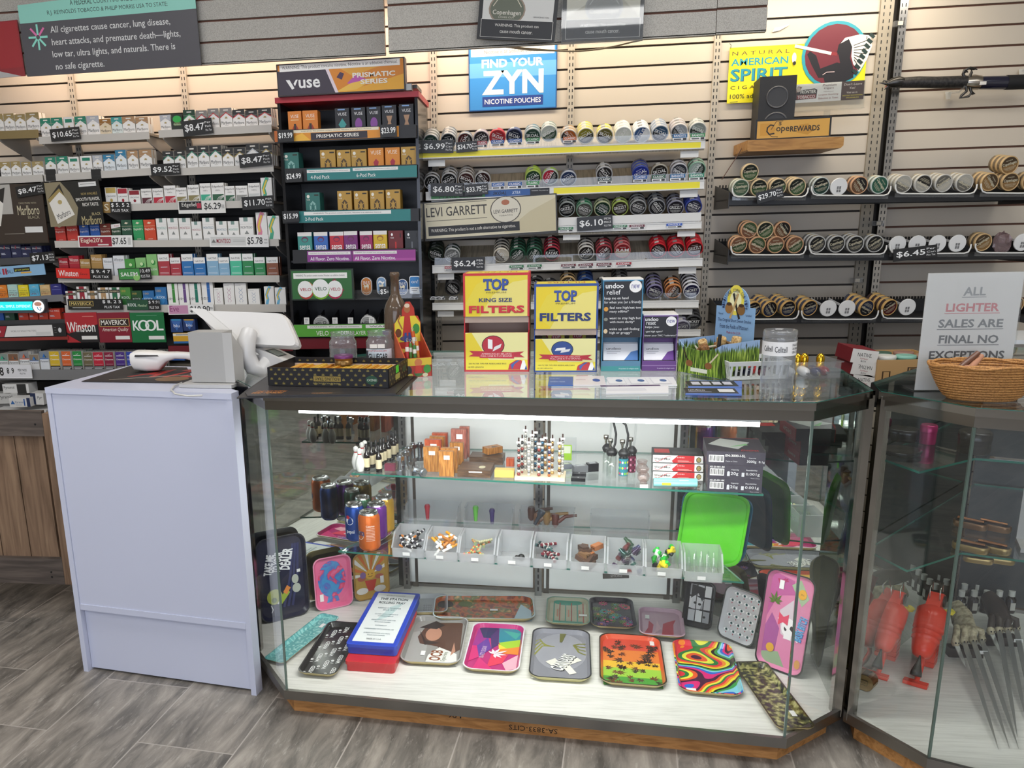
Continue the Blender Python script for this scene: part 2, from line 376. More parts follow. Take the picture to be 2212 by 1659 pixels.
# ================================================================ glass showcase, till counter, gate
ZT = CAM_H-.43        # top of the showcase
ZD = .075             # its deck
P = lambda px,py,z=ZT: atz(px,py,z)
TL,TR,RC,LC = P(568,850),P(1763.5,870),P(1890.4,843),P(501,816)
BL = Vector((-.50,3.04,ZT)); BR = Vector((.535,2.985,ZT))
RC2,LC2 = Vector((.893,2.592,ZT)),Vector((-1.0,2.70,ZT))
HEX = [LC,TL,TR,RC,RC2,BR,BL,LC2]
def off(poly,d):
    """inset a plan polygon by d"""
    n = len(poly); out = []
    cx = sum(p.x for p in poly)/n; cyy = sum(p.y for p in poly)/n
    for i in range(n):
        a,b_,c = poly[i-1],poly[i],poly[(i+1) % n]
        d1 = Vector((b_.x-a.x,b_.y-a.y)).normalized(); d2 = Vector((c.x-b_.x,c.y-b_.y)).normalized()
        n1 = Vector((-d1.y,d1.x)); n2 = Vector((-d2.y,d2.x)); k = d/(1+n1.dot(n2))
        out.append(((b_.x+(n1.x+n2.x)*k),(b_.y+(n1.y+n2.y)*k)))
    return out
def showcase(hexp,label,mirrors,zfl=.0,kick=.03):
    """plan polygon counter-clockwise seen from above: back-left ... ; glass sides, chrome trims, deck, wooden plinth"""
    t = thing('glass_showcase',label,'display case')
    n = len(hexp); o0 = [(p.x,p.y) for p in hexp]; i1 = off(hexp,.012); i2 = off(hexp,.022)
    B().prism(off(hexp,.004),ZT-.008,ZT,GLASS,side=GEDGE).obj('glass_top',t)
    def band(name,z0,z1,ins,thk,mat,edges=None,parent=t):
        a = off(hexp,ins); c = off(hexp,ins+thk)
        b = B()
        for i in (edges or range(n)):
            j = (i+1) % n; b.prism([a[i],a[j],c[j],c[i]],z0,z1,mat)
        return b.obj(name,parent)
    band('top_trim',ZT-.020,ZT-.001,-.001,.004,CHROME)
    band('top_rail',ZT-.047,ZT-.020,.004,.004,M('8f8b84',.12,1),[i for i in range(n) if i not in mirrors['back']])
    band('bottom_trim',ZD-.018,ZD+.012,-.003,.012,M('8e8a84',.35,1))
    B().prism(off(hexp,.008),ZD-.016,ZD,WHITEWOOD).obj('deck',t)
    g = off(hexp,.008)
    for i in range(n):
        j = (i+1) % n; a = Vector((*g[i],0)); c = Vector((*g[j],0)); d = (c-a); nn = Vector((-d.y,d.x,0)).normalized()
        q = [(a.x,a.y),(c.x,c.y),(c.x+nn.x*.004,c.y+nn.y*.004),(a.x+nn.x*.004,a.y+nn.y*.004)]
        if i in mirrors['glass']: B().prism(q,ZD,ZT-.03,GLASS,side=GLASS).obj('glass_pane',t)
        elif i in mirrors['mirror']: B().prism(q,ZD,ZT-.012,MIRROR).obj('mirror_panel',t)
        elif i in mirrors['back']:
            for k in range(2):
                p0 = a.lerp(c,.012 if k == 0 else .52); p1 = a.lerp(c,.48 if k == 0 else .988)
                B().prism([(p0.x,p0.y),(p1.x,p1.y),(p1.x+nn.x*.006,p1.y+nn.y*.006),(p0.x+nn.x*.006,p0.y+nn.y*.006)],ZD+.02,ZT-.03,mirrors.get('panel',M('dfe1df',.3))).obj('back_door',t)
    for i in mirrors['edge']:
        p = g[i]; B().box(p[0]-.003,p[1]-.003,ZD,p[0]+.003,p[1]+.003,ZT-.03,M('7b8f86',.12,.6)).obj('corner_seam',t)
    for i in mirrors['post']:
        p = off(hexp,.014)[i]; d = Vector((hexp[i].x-sum(q.x for q in hexp)/n,0,0)).normalized()
        B().box(p[0]-.013,p[1]-.013,ZD-.01,p[0]+.013,p[1]+.013,ZT-.012,CHROME).obj('corner_post',t)
    k = off(hexp,kick)
    b = B(); b.prism(k,0,ZD-.016,PINE); b.obj('wooden_plinth',t)
    return t
WHITEWOOD = noisemat('white_laminate',[(.3,'d6d4cd'),(.5,'e4e2dc'),(.7,'eceae4')],(3,40,3),3,4,.35,rot=(0,0,R(5)))
PINE = noisemat('pine_board',[(.2,'7a4f28'),(.45,'a9753f'),(.6,'c0894f'),(.8,'6b4423')],(4,30,30),1.6,6,.6,1.2,rot=(0,0,R(5)))
case = showcase(HEX,'long six sided glass display case lit by a white strip, full of rolling trays',
                dict(glass=[0,1,2],mirror=[3,4,6,7],back=[5],edge=[1,2],post=[0,3]))
FU = (TR-TL).normalized(); FN = Vector((-FU.y,FU.x,0))       # along the front, and into the case
CROT = math.atan2(FU.y,FU.x)
# marker scrawl on the plinth
kk = off(HEX,.03); ka = Vector((*kk[1],0)); kb = Vector((*kk[2],0))
fr = FR(ka,kb-ka,(0,0,1)); b = B(); L_ = (kb-ka).length
b.text(fr,'SA-3833-CITS',L_*.525,.018,.14,.016,'k',6,rot=math.pi); b.text(fr,'Quality Tapes',L_*.53,.045,.14,.014,'k',6,rot=math.pi)
b.text(fr,'1%',L_*.36,.04,.04,.02,'k',6,rot=math.pi)
b.obj('marker_writing',case)
# standards at the back
def standard(x,y,z0,z1,par,rz=0):
    m = T(x,y,0,rz); b = B(); b.box(-.013,-.012,z0,.013,.006,z1,STEEL); z = z0+.02
    while z < z1-.03: b.box(-.003,-.0125,z,.003,-.011,z+.016,'k'); z += .0254
    b.obj('shelf_standard',par,m)
bd = (BR-BL).normalized()
for f_ in (.012,.5,.985):
    p = BL.lerp(BR,f_)-Vector((-bd.y,bd.x,0))*.03; standard(p.x,p.y,ZD,ZT-.02,case,math.atan2(bd.y,bd.x))
    p2 = p+bd*(.03 if f_ < .9 else -.03); B().box(-.011,-.004,ZD,.011,.01,ZT-.02,M('6f6a62',.3,1)).obj('door_stile',case,T(p2.x,p2.y+.02,0,CROT))
# light strip under the top, front
la = atp(648,886,TL+FN*.06,FN); lb = atp(1640,915,TL+FN*.06,FN)
strip = thing('light_strip','glowing white tube light along the top front inside the case','light',T(0,0,0))
b = B(); b.bar(la,lb,.022,.012,M('ffffff',.4,0,9)); b.obj('diffuser',strip)
b = B(); b.bar(la+Vector((0,0,.0122)),lb+Vector((0,0,.0122)),.026,.012,M('d9d9d9',.4)); b.obj('housing',strip)
mid = (la+lb)/2
area('case_strip_lamp',(mid.x,mid.y+.01,mid.z-.012),(R(24),0,CROT),(lb-la).length,.03,8,(1,1,.97))
# second case
p2_,p3_ = P(1900,845),P(2108,881); q4 = p3_+Vector((.92,-.40,0)).normalized()*.95
p2b = Vector((.895,2.365,ZT)); b5 = Vector((1.50,3.04,ZT)); b6 = b5+(q4-p3_)*.75
HEX2 = [p2_,p3_,q4,q4+Vector((.2,.3,0)),b6,b5,p2b]
DGLASS = M('5a5f60',.05,.85)
case2 = showcase(HEX2,'unlit glass display case at the end of the counter, holding red plastic guns', 
                 dict(glass=[0,1,2],mirror=[3,5,6],back=[4],edge=[1,2],post=[0],panel=M('353636',.3)))
# ---------------------------------------------------------------- till counter
WHITE = M('ccd0e2',.35); cabt = CAM_H-.43*1.045
ca,cb = atz(97,837,cabt),atz(500,850,cabt); cu_ = (cb-ca).normalized(); cw = (cb-ca).length; crz = math.atan2(cu_.y,cu_.x)
cab = thing('till_counter','plain white laminate till counter beside the glass case','counter',T(ca.x,ca.y,0,crz))
dep = .44; s_ = .018
B().box(0,0,0,s_,dep,cabt-s_,WHITE).obj('side_panel',cab); B().box(cw-s_,0,0,cw,.042,cabt-s_,WHITE).obj('side_panel',cab)
B().prism([(0,-.002),(cw,-.002),(cw,.042),(cw-.11,.115),(cw-.24,.36),(cw-.23,dep),(0,dep)],cabt-s_,cabt,WHITE).obj('worktop',cab)
zs = ZD+.155
B().box(s_+.001,.004,zs+.02,cw-s_-.001,.018,cabt-s_-.001,WHITE).obj('front_panel',cab)
B().box(s_+.001,.001,zs,cw-s_-.001,.018,zs+.02,WHITE).obj('rail',cab)
B().box(s_+.001,.02,.008,cw-s_-.001,.035,zs,WHITE).obj('kick_panel',cab)
B().box(s_,dep-.02,.1,cw-.20,dep-.005,cabt-s_-.001,WHITE).obj('back_panel',cab)
# ---------------------------------------------------------------- plank gate
GY = 2.8
gx = at(88,885,GY).x; gt = at(95,888,GY).z; gb = at(120,1262,GY).z; gl = gx-.62
W1 = noisemat('old_plank',[(.25,'55422f'),(.5,'806650'),(.75,'9b8065')],(30,4,2),1.5,6,.75,.8,bump=.3)
W2 = noisemat('dark_old_plank',[(.25,'3b342f'),(.5,'574d46'),(.75,'6d6158')],(3,4,30),1.5,6,.75,.8,bump=.3)
gate = thing('plank_gate','low gate of weathered wooden planks beside the white counter','gate',T(gx,GY,gb))
gh = gt-gb
for k in range(5):
    x1 = -.02-k*.118; B().box(x1-.114,.02,.01,x1,.042,gh-.005,W1).obj('plank',gate)
B().box(-.63,0,gh-.095,0,.02,gh,W2).obj('rail',gate); B().box(-.63,0,0,0,.02,.105,W2).obj('rail',gate)
b = B(); b.box(.001,.0,.0,.03,.05,gh-.01,W1); b.obj('edge_board',gate)
b = B()
for x,z in ((-.03,gh-.05),(-.05,.05),(-.05,.03)): b.cyl((x,-.001,z),(x,.002,z),.004,'k',8)
b.obj('screw',gate)
# ================================================================ cigarette shelves
LIPM = M('c9c4bb',.4); DECKM = noisemat('grey_woodgrain',[(.3,'8d8377'),(.6,'b5ab9c')],(3,40,1),3,5,.55); BRKM = M('b9b4ab',.35)
class Shelf:
    def __init__(s,label,a,b,Y,depth=.24,lip=.026,lipm=LIPM,deck=DECKM,name='metal_shelf',brk=True,group='cigarette shelves'):
        p,q = at(*a,Y),at(*b,Y); s.p,s.q,s.lip,s.Y = p,q,lip,Y
        U = q-p; L_ = U.length; m = basis(p,U,(0,0,1)); s.m = m
        s.t = thing(name,label,'shelf',m,group)
        B().box(0,0,0,L_,.006,lip+.004,lipm).obj('price_channel',s.t)
        B().box(0,.007,lip-.010,L_,depth,lip-.001,deck).obj('deck',s.t)
        if brk:
            for x in (.012,L_-.018):
                B().prism([(.012,lip-.012),(depth,lip-.012),(depth,-.075),(.05,-.02),(.012,-.005)],0,.006,BRKM,FR((x,0,0),(0,1,0),(0,0,1))).obj('bracket',s.t)
    def z(s,x): return s.p.z+(s.q.z-s.p.z)*(x-s.p.x)/(s.q.x-s.p.x)+s.lip
def marl(c,base='f1ede4',low='Marlboro',tc='3a3a3a',edge=None):
    ops = [('p',[(0,1),(0,.56),(.5,.80),(1,.56),(1,1)],c),('r',.3,.86,.7,.92,'e8e4da')]
    if edge: ops += [('p',[(0,.56),(.5,.80),(1,.56),(1,.50),(.5,.74),(0,.50)],edge)]
    return ops+[('e',.5,.52,.1,.045,'b9a46a'),('r',.38,.47,.62,.49,'8a7a50'),('t',low,.5,.26,.86,.16,tc),('r',.35,.12,.65,.135,'9a958c'),('r',0,.70,1,.71,'cfc8bb')]
def flat(c,txt,tc='f4f4f4',band=None,y=.55,h=.13,extra=()):
    return ([('r',0,0,1,.38,band)] if band else [])+[('t',txt,.5,y,.84,h,tc)]+list(extra)
def road(c): # white pack with curved coloured furrows
    o = [('r',.05,.05,.95,.42,c)]
    for k in range(4): o.append(('s',[(.95,.36-.02*k),(.55+.05*k,.27-.04*k),(.3+.14*k,.05)],.018,'f0eee8'))
    return o+[('t','Edgefield',.5,.80,.85,.13,'4a4540'),('t',"100's",.5,.62,.4,.07,'6a655c')]
def crest(c): return [('r',.06,.68,.94,.98,c),('e',.5,.27,.12,.1,c),('t','CROWNS',.5,.5,.8,.09,'4a4a4a')]
def eagle(c,top=None): return [('p',[(.3,.83),(.42,.9),(.7,.86),(.5,.80)],'e9dcc0'),('t',"Eagle20's",.5,.55,.85,.13,'f3efe2'),('r',0,.70,1,.71,'e0d0b0'),('r',.3,.08,.7,.1,'f0d0c0')]
def mont(c): return [('r',.3,.82,.62,1,'7f9a92'),('t','MONTEGO',.5,.56,.86,.11,c),('p',[(.33,.27),(.5,.42),(.67,.27)],'8a8d88'),('r',.05,.02,.95,.1,'d5d5d2'),('r',0,.70,1,.708,'c9c9c4')]
def winst(c,tc='f3f0ea'): return [('t','Winston',.5,.80,.86,.16,tc),('p',[(.25,.36),(.5,.30),(.75,.36),(.6,.22),(.4,.22)],'3a2a28'),('r',0,.64,1,.65,'d9b9a0')]
def salem(c): return [('e',.62,.62,.22,.12,'2f8f3c'),('e',.56,.66,.15,.09,'cfe8b0'),('t','SALEM',.5,.3,.8,.09,'f4f8f0')]
def nat(c): return [('r',0,.68,1,1,'f1f0ec'),('t','NATIVE',.5,.80,.74,.09,'303030'),('r',.2,.40,.8,.42,'dfeaf0'),('r',.1,.15,.9,.16,'ffffff'),('r',.1,.10,.9,.11,'ffffff')]
def spirit(c): return [('t','AMERICAN',.5,.38,.9,.10,'20333a'),('t','SPIRIT',.5,.22,.9,.16,'7a2418'),('t','NATURAL',.5,.53,.8,.08,'20333a'),('p',[(.2,.75),(.5,.83),(.8,.75),(.5,.78)],'e8e0c0')]
def mav(c): return [('r',.25,.15,.75,1,c),('r',0,.70,1,.88,'2a2624'),('t','MAVERICK',.5,.79,.9,.09,'e6d9b0'),('p',[(.36,.3),(.5,.5),(.64,.3)],'e8e0d0')]
def kool(c,d='2f6b33'): return [('e',.3,.3,.5,.3,d),('t','KOOL',.5,.44,.8,.14,'f0f4f0'),('t','100',.3,.80,.45,.13,'c9a850')]
def capri(c): return [('r',.45,.12,.72,1,c),('t','EVE',.22,.3,.2,.34,'4a4a4a',dict(rot=1.57)),('r',0,.72,1,.725,'d5d5d5')]
def curl(c):
    A = [(.5+.17*math.sin(t*1.25+.4),.12+.075*t) for t in range(10)]; D = [(.5-.17*math.sin(t*1.25+.4),.12+.075*t) for t in range(10)]
    return [('s',A,.012,c),('s',D,.012,c),('t','CAPRI',.3,.9,.45,.05,'b0b0b0')]
def misty(c,c2='e8c840'): return [('s',[(.2,0),(.34,.3),(.22,.55),(.42,.8),(.62,1)],.16,c),('s',[(.28,.3),(.2,.5),(.40,.75),(.55,.9)],.07,c2),('t','MISTY',.72,.9,.4,.05,'707070')]
def pyr(c,base): return [('r',0,.62,1,1,base),('p',[(.3,.68),(.5,.90),(.78,.68)],c),('p',[(.5,.90),(.62,.66),(.78,.68)],'30505a'),('r',0,.58,1,.62,c),('t','Pyramid',.5,.45,.86,.14,'45464a')]
def chey(c): return [('r',0,0,1,.22,'222020'),('p',[(.3,.88),(.48,.84),(.72,.92),(.5,.82)],'f0f0ee'),('r',.1,.76,.9,.79,'f0f0ee'),('t','Cheyenne',.5,.56,.9,.11,'f6f4ee'),('r',.05,.13,.95,.15,'e0e0e0'),('r',.05,.08,.95,.10,'e0e0e0'),('r',.05,.03,.8,.05,'e0e0e0'),('r',.1,.3,.9,.31,'ffffff')]
def pall(c): return [('t','PALL MALL',.5,.80,.9,.12,'e8e6e0'),('r',.42,.7,.50,.95,'b03040'),('r',.1,.3,.5,.34,'c8ccd8'),('r',.1,.4,.45,.43,'c8ccd8'),('r',.1,.35,.4,.37,'c8ccd8')]
WHT = 'f1efea'; GN = '1f8468'; BK = '262626'
# style: (colour words, pack colour, drawing)
ST = dict(mgold=('white and gold',WHT,marl('a5905c')),mgreen=('white with a green roof shaped top',WHT,marl(GN)),mwg=('white with a small green block',WHT,[('r',.15,.72,.85,.9,GN)]+marl(WHT)[2:]),
 msil=('white and silver',WHT,marl('b9bcc2')),mbrn=('tan and brown','e3d3b5',marl('9a6a2c','e3d3b5')),mtl=('dark teal and white','dfeae6',marl('3f9c98','dfeae6')),mtan=('white and tan',WHT,marl('b08a62')),
 mdk=('black and white with grey edge',WHT,marl(BK,edge='3f8f5a')),mneon=('black with glowing green','1c2a20',[('e',.5,.7,.4,.22,'2fae4a'),('r',.2,.3,.8,.5,'6a7a50'),('t','Marlboro',.5,.38,.7,.1,'c0d0b0')]),
 mgk=('dark green and black',WHT,marl('17402c',edge='2f9a5a')),mred=('white and grey with red edge',WHT,marl('8a8580',edge='c2282e')),mbr=('black and red over white',WHT,marl(BK,edge='c2282e')),
 mbg=('black and green over white',WHT,marl(BK,edge=GN)),mbo=('black and gold over white',WHT,marl(BK,edge='b09a50')),mbs=('black and silver over white',WHT,marl(BK,edge='c0c4c8')),mblu=('white and blue','e8eef0',marl('2f7fa6','e8eef0')),
 cg=('white with gold top and shield',WHT,crest('c2a75a')),cr=('white with red top and shield',WHT,crest('a82032')),cd=('white with dark red top',WHT,crest('8c1c2a')),
 ema=('white with maroon furrows',WHT,road('5c2430')),ere=('white with red furrows',WHT,road('b8283c')),eol=('white with olive furrows',WHT,road('8f8458')),ete=('white with mint furrows',WHT,road('3fae8c')),egr=('white with green furrows',WHT,road('2c5f42')),egy=('white with grey furrows',WHT,road('9a9a94')),ewh=('white with pale furrows',WHT,road('d6d8d4')),
 ear=('bright red','c4382e',eagle(0)),eab=('blue','2c5fb0',eagle(0)),eabr=('red brown','7c3426',eagle(0)),eaw=('dark green and white striped','2a4a34',eagle(0)+[('p',[(0,.72),(1,.8),(1,1),(0,.95)],'f0e8e4'),('t','OFF',.6,.86,.5,.1,'b03040')]),eag=('dark green','24503a',eagle(0)),eal=('green','2f9a5c',eagle(0)),eao=('orange red','d04a28',eagle(0)),
 mog=('white with green lettering',WHT,mont('3f9a86')),mor=('white with red lettering',WHT,mont('a03040')),mob=('white with blue lettering',WHT,mont('2f6a8a')),mok=('white with black lettering',WHT,mont('3a3a3a')),
 mip=('white with pink swirl',WHT,misty('e08aa0')),mig=('white with green swirl',WHT,misty('4fb08a')),mib=('white with blue swirl',WHT,misty('6fb6d8')),
 wr=('red','b02434',winst(0)),wg=('gold brown','b08a4e',winst(0)),ww=('white and silver','e4e6e8',winst(0,'4a4e54')),
 sg=('green leaf printed','4c9c44',salem(0)),sl=('pale green leaf printed','8cc47a',salem(0)),
 nr=('white and red','b03a44',nat(0)),nb=('white and blue','2c74b4',nat(0)),nl=('white and light blue','8ab4d0',nat(0)),nm=('white and mint','4fc09a',nat(0)),ng=('white and green','2f8a52',nat(0)),nbr=('white and brown','8a5238',nat(0)),
 aso=('orange','e8862c',spirit(0)),asg=('pale green','b4d8d0',spirit(0)),asy=('yellow','f0dc2c',spirit(0)),ass=('sky blue','5cb8dc',spirit(0)),ast=('sandy tan','d8b880',spirit(0)),asn=('navy blue','2c2c78',[('p',[(.2,.75),(.5,.83),(.8,.75),(.5,.78)],'c0c0d8'),('r',.1,.5,.9,.52,'8088c0')]),
 vr=('white with red middle',WHT,mav('9c2434')),vt=('white with tan middle',WHT,mav('b89468')),vg=('white with green middle',WHT,mav('2a6a48')),
 kg=('green','4a8a3c',kool(0)),kk=('dark green','24502c',kool(0,'16381e')),kb=('blue','2c6ea8',kool(0,'3c86c0')),
 eg=('slim white with green bar',WHT,capri('3f8f3c')),ep=('slim white with purple bar',WHT,capri('6a4a86')),et=('slim white with teal bar',WHT,capri('1f7a64')),eb=('slim white with blue bar',WHT,capri('2f6ab0')),
 cp=('white with pink curl',WHT,curl('a8447c')),cb=('white with blue curl',WHT,curl('2f6a9c')),
 py1=('grey with teal pyramid','dcdcda',pyr('3fb08a','7f8f86')),py2=('grey with brown pyramid','dcdcda',pyr('a05a34','7a5a44')),py3=('white with orange pyramid','e4e4e2',pyr('e0653a','8a8a8c')),py4=('brown grey with blue pyramid','dcdcda',pyr('2c7fd0','8a7a68')),py5=('grey with blue pyramid','dcdfe2',pyr('2c6fc0','7f8890')),
 pn=('navy','20264a',pall(0)),pb=('blue','2458a8',pall(0)),pg=('dark green','1f4a36',pall(0)),po=('orange red','c8402c',pall(0)))
for n_,c_,wd in (('hy','d8b428','yellow'),('ho','d8642c','orange'),('hg','1f8a3c','green'),('hl','6e6448','olive'),('hr','c02038','red'),('hm','8a1c3c','maroon'),('hp','4a2c84','purple'),('hb','2c44a8','blue'),('ht','2a90b4','teal'),('hw','2f5a40','dark green')):
    ST[n_] = (wd+' and black',c_,chey(0))
_pm = {}
def packs(where,sh,K,Y,rows,group,depth=.022,side=None,rz=0,back=0):
    for i,(x0,x1,yt,st) in enumerate(rows):
        a,c = at(*K(x0,yt),Y),at(*K(x1,yt),Y); w_ = (c-a).length*.97; x = (a.x+c.x)/2; z = sh.z(x)
        h_ = max(.05,(a.z+c.z)/2-z); w_ = round(w_*250)/250; hh = round(h_*200)/200
        wd,col,ops = ST[st]; k = (st,w_,hh)
        if k not in _pm: _pm[k] = boxmesh('p',w_,depth,hh,col,ops,side=side or (col if col != WHT else 'e6e2d9')).mesh('cigarette_pack')
        tilt = 0
        lab = '%s cigarette pack, %s in %s' % (wd,ORD[i] if i else 'first',where)
        link('cigarette_pack',_pm[k],None,T(x,Y,z+.001,rz),lab,'cigarette pack',group)
        for q in range(back):
            link('cigarette_pack',_pm[k],None,T(x+.002*(q+1),Y+(depth+.002)*(q+1),z+.001,rz),'cigarette pack %s behind the front one, %s lane in %s' % (('just','two','three')[q],ORD[i],where),'cigarette pack',group)
LY,PY = 3.615,3.63
S = {}
def sh(k,label,K,a,b,**kw): S[k] = Shelf(label,K(*a),K(*b),LY,**kw)
GOLD = M('8f7d54',.35,.4)
sh('A0','top shelf with a gold front strip at the far end of the cigarettes',K1,(-40,1075),(296,1062),lip=.03,lipm=GOLD)
sh('A1','white cigarette shelf above the leather black advert, topmost of its bay',K1,(303,1112),(1152,1072))
sh('A2','white cigarette shelf, topmost one beside the black vapor rack',K1,(1225,1062),(2095,1018))
sh('B0','shelf of gold cigarette packs above the black and white advert',K1,(-40,1418),(333,1400))
sh('B1','white cigarette shelf holding green and blue packs over the black advert',K1,(345,1400),(1170,1350))
sh('B2','white cigarette shelf second from the top beside the vapor rack',K1,(1240,1358),(2110,1322))
sh('C1','white shelf of furrow printed cigarette packs, third from the top',K1,(780,1632),(2110,1596),brk=True)
sh('D1','white shelf of red eagle packs with two price strips',K5,(425,304),(2150,292))
sh('E0','low dark shelf of navy packs with a pale blue strip',K5,(-40,440),(425,420),lipm=M('4a4a4c'))
sh('E1','white shelf of winged red and two tone packs',K5,(450,572),(2155,570))
sh('F0','dark shelf of bright coloured packs above the glowing strip',K5,(-40,745),(490,715),lipm=M('77777a'))
sh('F1','white shelf of slim swirl printed packs behind the till screen',K5,(505,805),(2205,800),lip=.03)
sh('G0','dark shelf of orange red packs with a white advert strip',K5,(-40,915),(520,905),lipm=M('3a3a3c'))
sh('H0','long grey shelf of rainbow coloured packs above the cartons',K5,(-60,1325),(1430,1318),lip=.045,lipm=M('7d7d7d',.4))
sh('I0','dark bottom shelf carrying white cartons behind the gate',N2,(-60,1490),(360,1480),lipm=M('8a8a8a'),brk=False)
g = 'cigarette packs on the shelves'
packs('top row at the end',S['A0'],K1,PY,[(-50,20,880,'mgold'),(25,105,880,'mgold'),(108,190,878,'mgold'),(195,298,873,'mgold')],g,back=1)
packs('top row above black advert',S['A1'],K1,PY,[(305,387,910,'mgreen'),(390,477,908,'mgreen'),(485,563,905,'mwg'),(570,660,900,'mgreen'),(662,760,893,'msil'),(762,850,914,'mbrn'),(853,935,902,'mtl'),(938,1034,897,'mtan'),(1038,1140,900,'mtan')],g,back=1)
packs('top row beside vapor rack',S['A2'],K1,PY,[(1228,1313,890,'msil'),(1318,1402,880,'mneon'),(1408,1500,848,'mgk'),(1508,1592,850,'mred'),(1596,1684,838,'mred'),(1689,1785,828,'mred'),(1788,1884,850,'mbr'),(1888,1980,848,'mbr'),(1985,2090,840,'mbr')],g,back=2)
packs('second row at the end',S['B0'],K1,PY,[(-4,74,1250,'mgold'),(78,155,1248,'mgold'),(160,235,1247,'mgold'),(243,330,1243,'mgold')],g,back=1)
packs('second row above black advert',S['B1'],K1,PY,[(342,425,1215,'mgreen'),(432,518,1207,'mgreen'),(522,605,1206,'mwg'),(613,705,1200,'mwg'),(709,785,1200,'msil'),(790,878,1190,'mblu'),(882,969,1160,'mblu'),(973,1060,1158,'mtan'),(1066,1165,1154,'mtan')],g,back=1)
packs('second row beside vapor rack',S['B2'],K1,PY,[(1250,1335,1170,'mbg'),(1339,1425,1166,'mbg'),(1433,1516,1130,'mbg'),(1521,1607,1128,'mbg'),(1611,1702,1125,'mbg'),(1708,1796,1145,'mbo'),(1801,1889,1141,'mbo'),(1893,1995,1110,'mbs'),(2000,2095,1114,'mbo')],g,back=2)
packs('third row by dark advert',S['C1'],K1,PY,[(806,893,1450,'cg'),(897,981,1448,'cr'),(986,1076,1466,'cd'),(1083,1166,1458,'ema'),(1172,1255,1456,'ere'),(1259,1350,1432,'ere'),(1352,1436,1450,'eol'),(1440,1531,1424,'eol'),(1536,1621,1418,'ete'),(1626,1722,1414,'egr'),(1727,1808,1438,'egr'),(1814,1905,1437,'egy'),(1909,2000,1410,'ewh'),(2006,2092,1372,'mig')],g,back=1)
packs('row above eagle price strip',S['D1'],K5,PY,[(415,498,122,'ear'),(503,590,98,'ear'),(604,680,122,'eab'),(684,760,96,'eab'),(768,846,122,'eabr'),(851,928,118,'eaw'),(931,1010,90,'eag'),(1016,1099,90,'eal'),(1103,1190,86,'eao'),(1198,1281,82,'mog'),(1286,1369,82,'mor'),(1375,1464,80,'mor'),(1470,1550,104,'mor'),(1556,1645,76,'mob'),(1661,1748,106,'mob'),(1752,1838,104,'mog'),(1843,1946,72,'mok'),(1968,2052,35,'mip'),(2058,2150,62,'mig')],g)
packs('low row by 7.13 tag',S['E0'],K5,PY,[(-8,76,283,'pn'),(80,158,281,'pn'),(164,240,310,'pn'),(244,322,310,'pn')],g,back=2)
packs('row above winged 9.47 strip',S['E1'],K5,PY,[(448,521,390,'wr'),(526,604,364,'wr'),(612,690,390,'wg'),(694,784,362,'wg'),(789,864,388,'ww'),(868,954,362,'ww'),(957,1036,388,'sg'),(1041,1122,387,'sl'),(1126,1205,360,'sl'),(1210,1301,356,'nr'),(1305,1390,384,'nr'),(1394,1482,356,'nb'),(1487,1580,384,'nb'),(1588,1676,354,'nl'),(1680,1764,380,'nl'),(1768,1856,354,'nm'),(1861,1948,352,'ng'),(1953,2041,378,'ng'),(2047,2142,377,'nbr')],g,back=1)
packs('row above glowing strip',S['F0'],K5,PY,[(-35,48,593,'aso'),(52,131,588,'asg'),(135,214,592,'asy'),(218,299,590,'ass'),(303,381,588,'ast'),(385,472,588,'asn')],g,back=1)
packs('row behind till screen',S['F1'],K5,PY,[(500,581,638,'vr'),(586,666,607,'vr'),(672,745,640,'vt'),(750,832,611,'vt'),(838,919,610,'vg'),(923,1002,614,'kg'),(1008,1091,638,'kk'),(1096,1186,638,'kb'),(1192,1278,608,'kb'),(1284,1364,580,'eg'),(1370,1449,580,'ep'),(1455,1543,578,'et'),(1550,1638,576,'eb'),(1643,1715,614,'cp'),(1720,1800,580,'cp'),(1806,1894,578,'cb'),(1906,1998,618,'cb'),(2030,2110,600,'mib'),(2115,2200,614,'mib')],g)
packs('row above white advert strip',S['G0'],K5,PY,[(-40,26,806,'pb'),(31,110,808,'pg'),(140,214,808,'po'),(218,292,808,'po'),(297,370,822,'po'),(375,466,820,'po')],g,back=1)
packs('long bottom row',S['H0'],K5,PY,[(-28,54,1126,'py1'),(60,136,1124,'py2'),(142,218,1106,'py3'),(224,292,1130,'py4'),(298,371,1108,'py5'),(376,450,1104,'hy'),(468,541,1106,'ho'),(553,627,1106,'hg'),(637,708,1108,'hl'),(714,790,1110,'hr'),(799,870,1110,'hm'),(885,957,1110,'hp'),(970,1042,1110,'hb'),(1052,1122,1112,'ht'),(1146,1222,1108,'hw')],g,side='e4e2dc',back=3)
# ---- price tags and strips
def price(K,bl,br,tl,big,small=(),Y=LY-.012,lab='',white=False,font=.52,cat='price tag',cents=None):
    fg,bg = ('202020','ecebe6') if white else ('f4f4f2','171717')
    n = len(small); ops = [('t',big,.40 if small else .5,.5,.66 if small else .86,font,fg,dict(bold=.012))]
    for i,s_ in enumerate(small): ops.append(('t',s_,.86,.75-.5*i/max(1,n-1) if n > 1 else .5,.2,.6/max(n,2)*.7,fg))
    return sign('price_tag',lab,cat,K(*bl),K(*br),K(*tl),Y,ops,bg,.003,'price tags')
PP = ('Per','Pack','Plus Tax')
price(K1,(397,1093),(623,1070),(383,998),'$10.65',PP,lab='black price tag reading 10.65 on the top cigarette shelf')
price(K1,(1418,1055),(1645,1025),(1408,935),'$8.47',PP,lab='black price tag reading 8.47 on the topmost shelf beside the vapor rack')
price(K1,(1168,1358),(1393,1345),(1162,1268),'$9.52',PP,lab='black price tag reading 9.52 between two second row shelves')
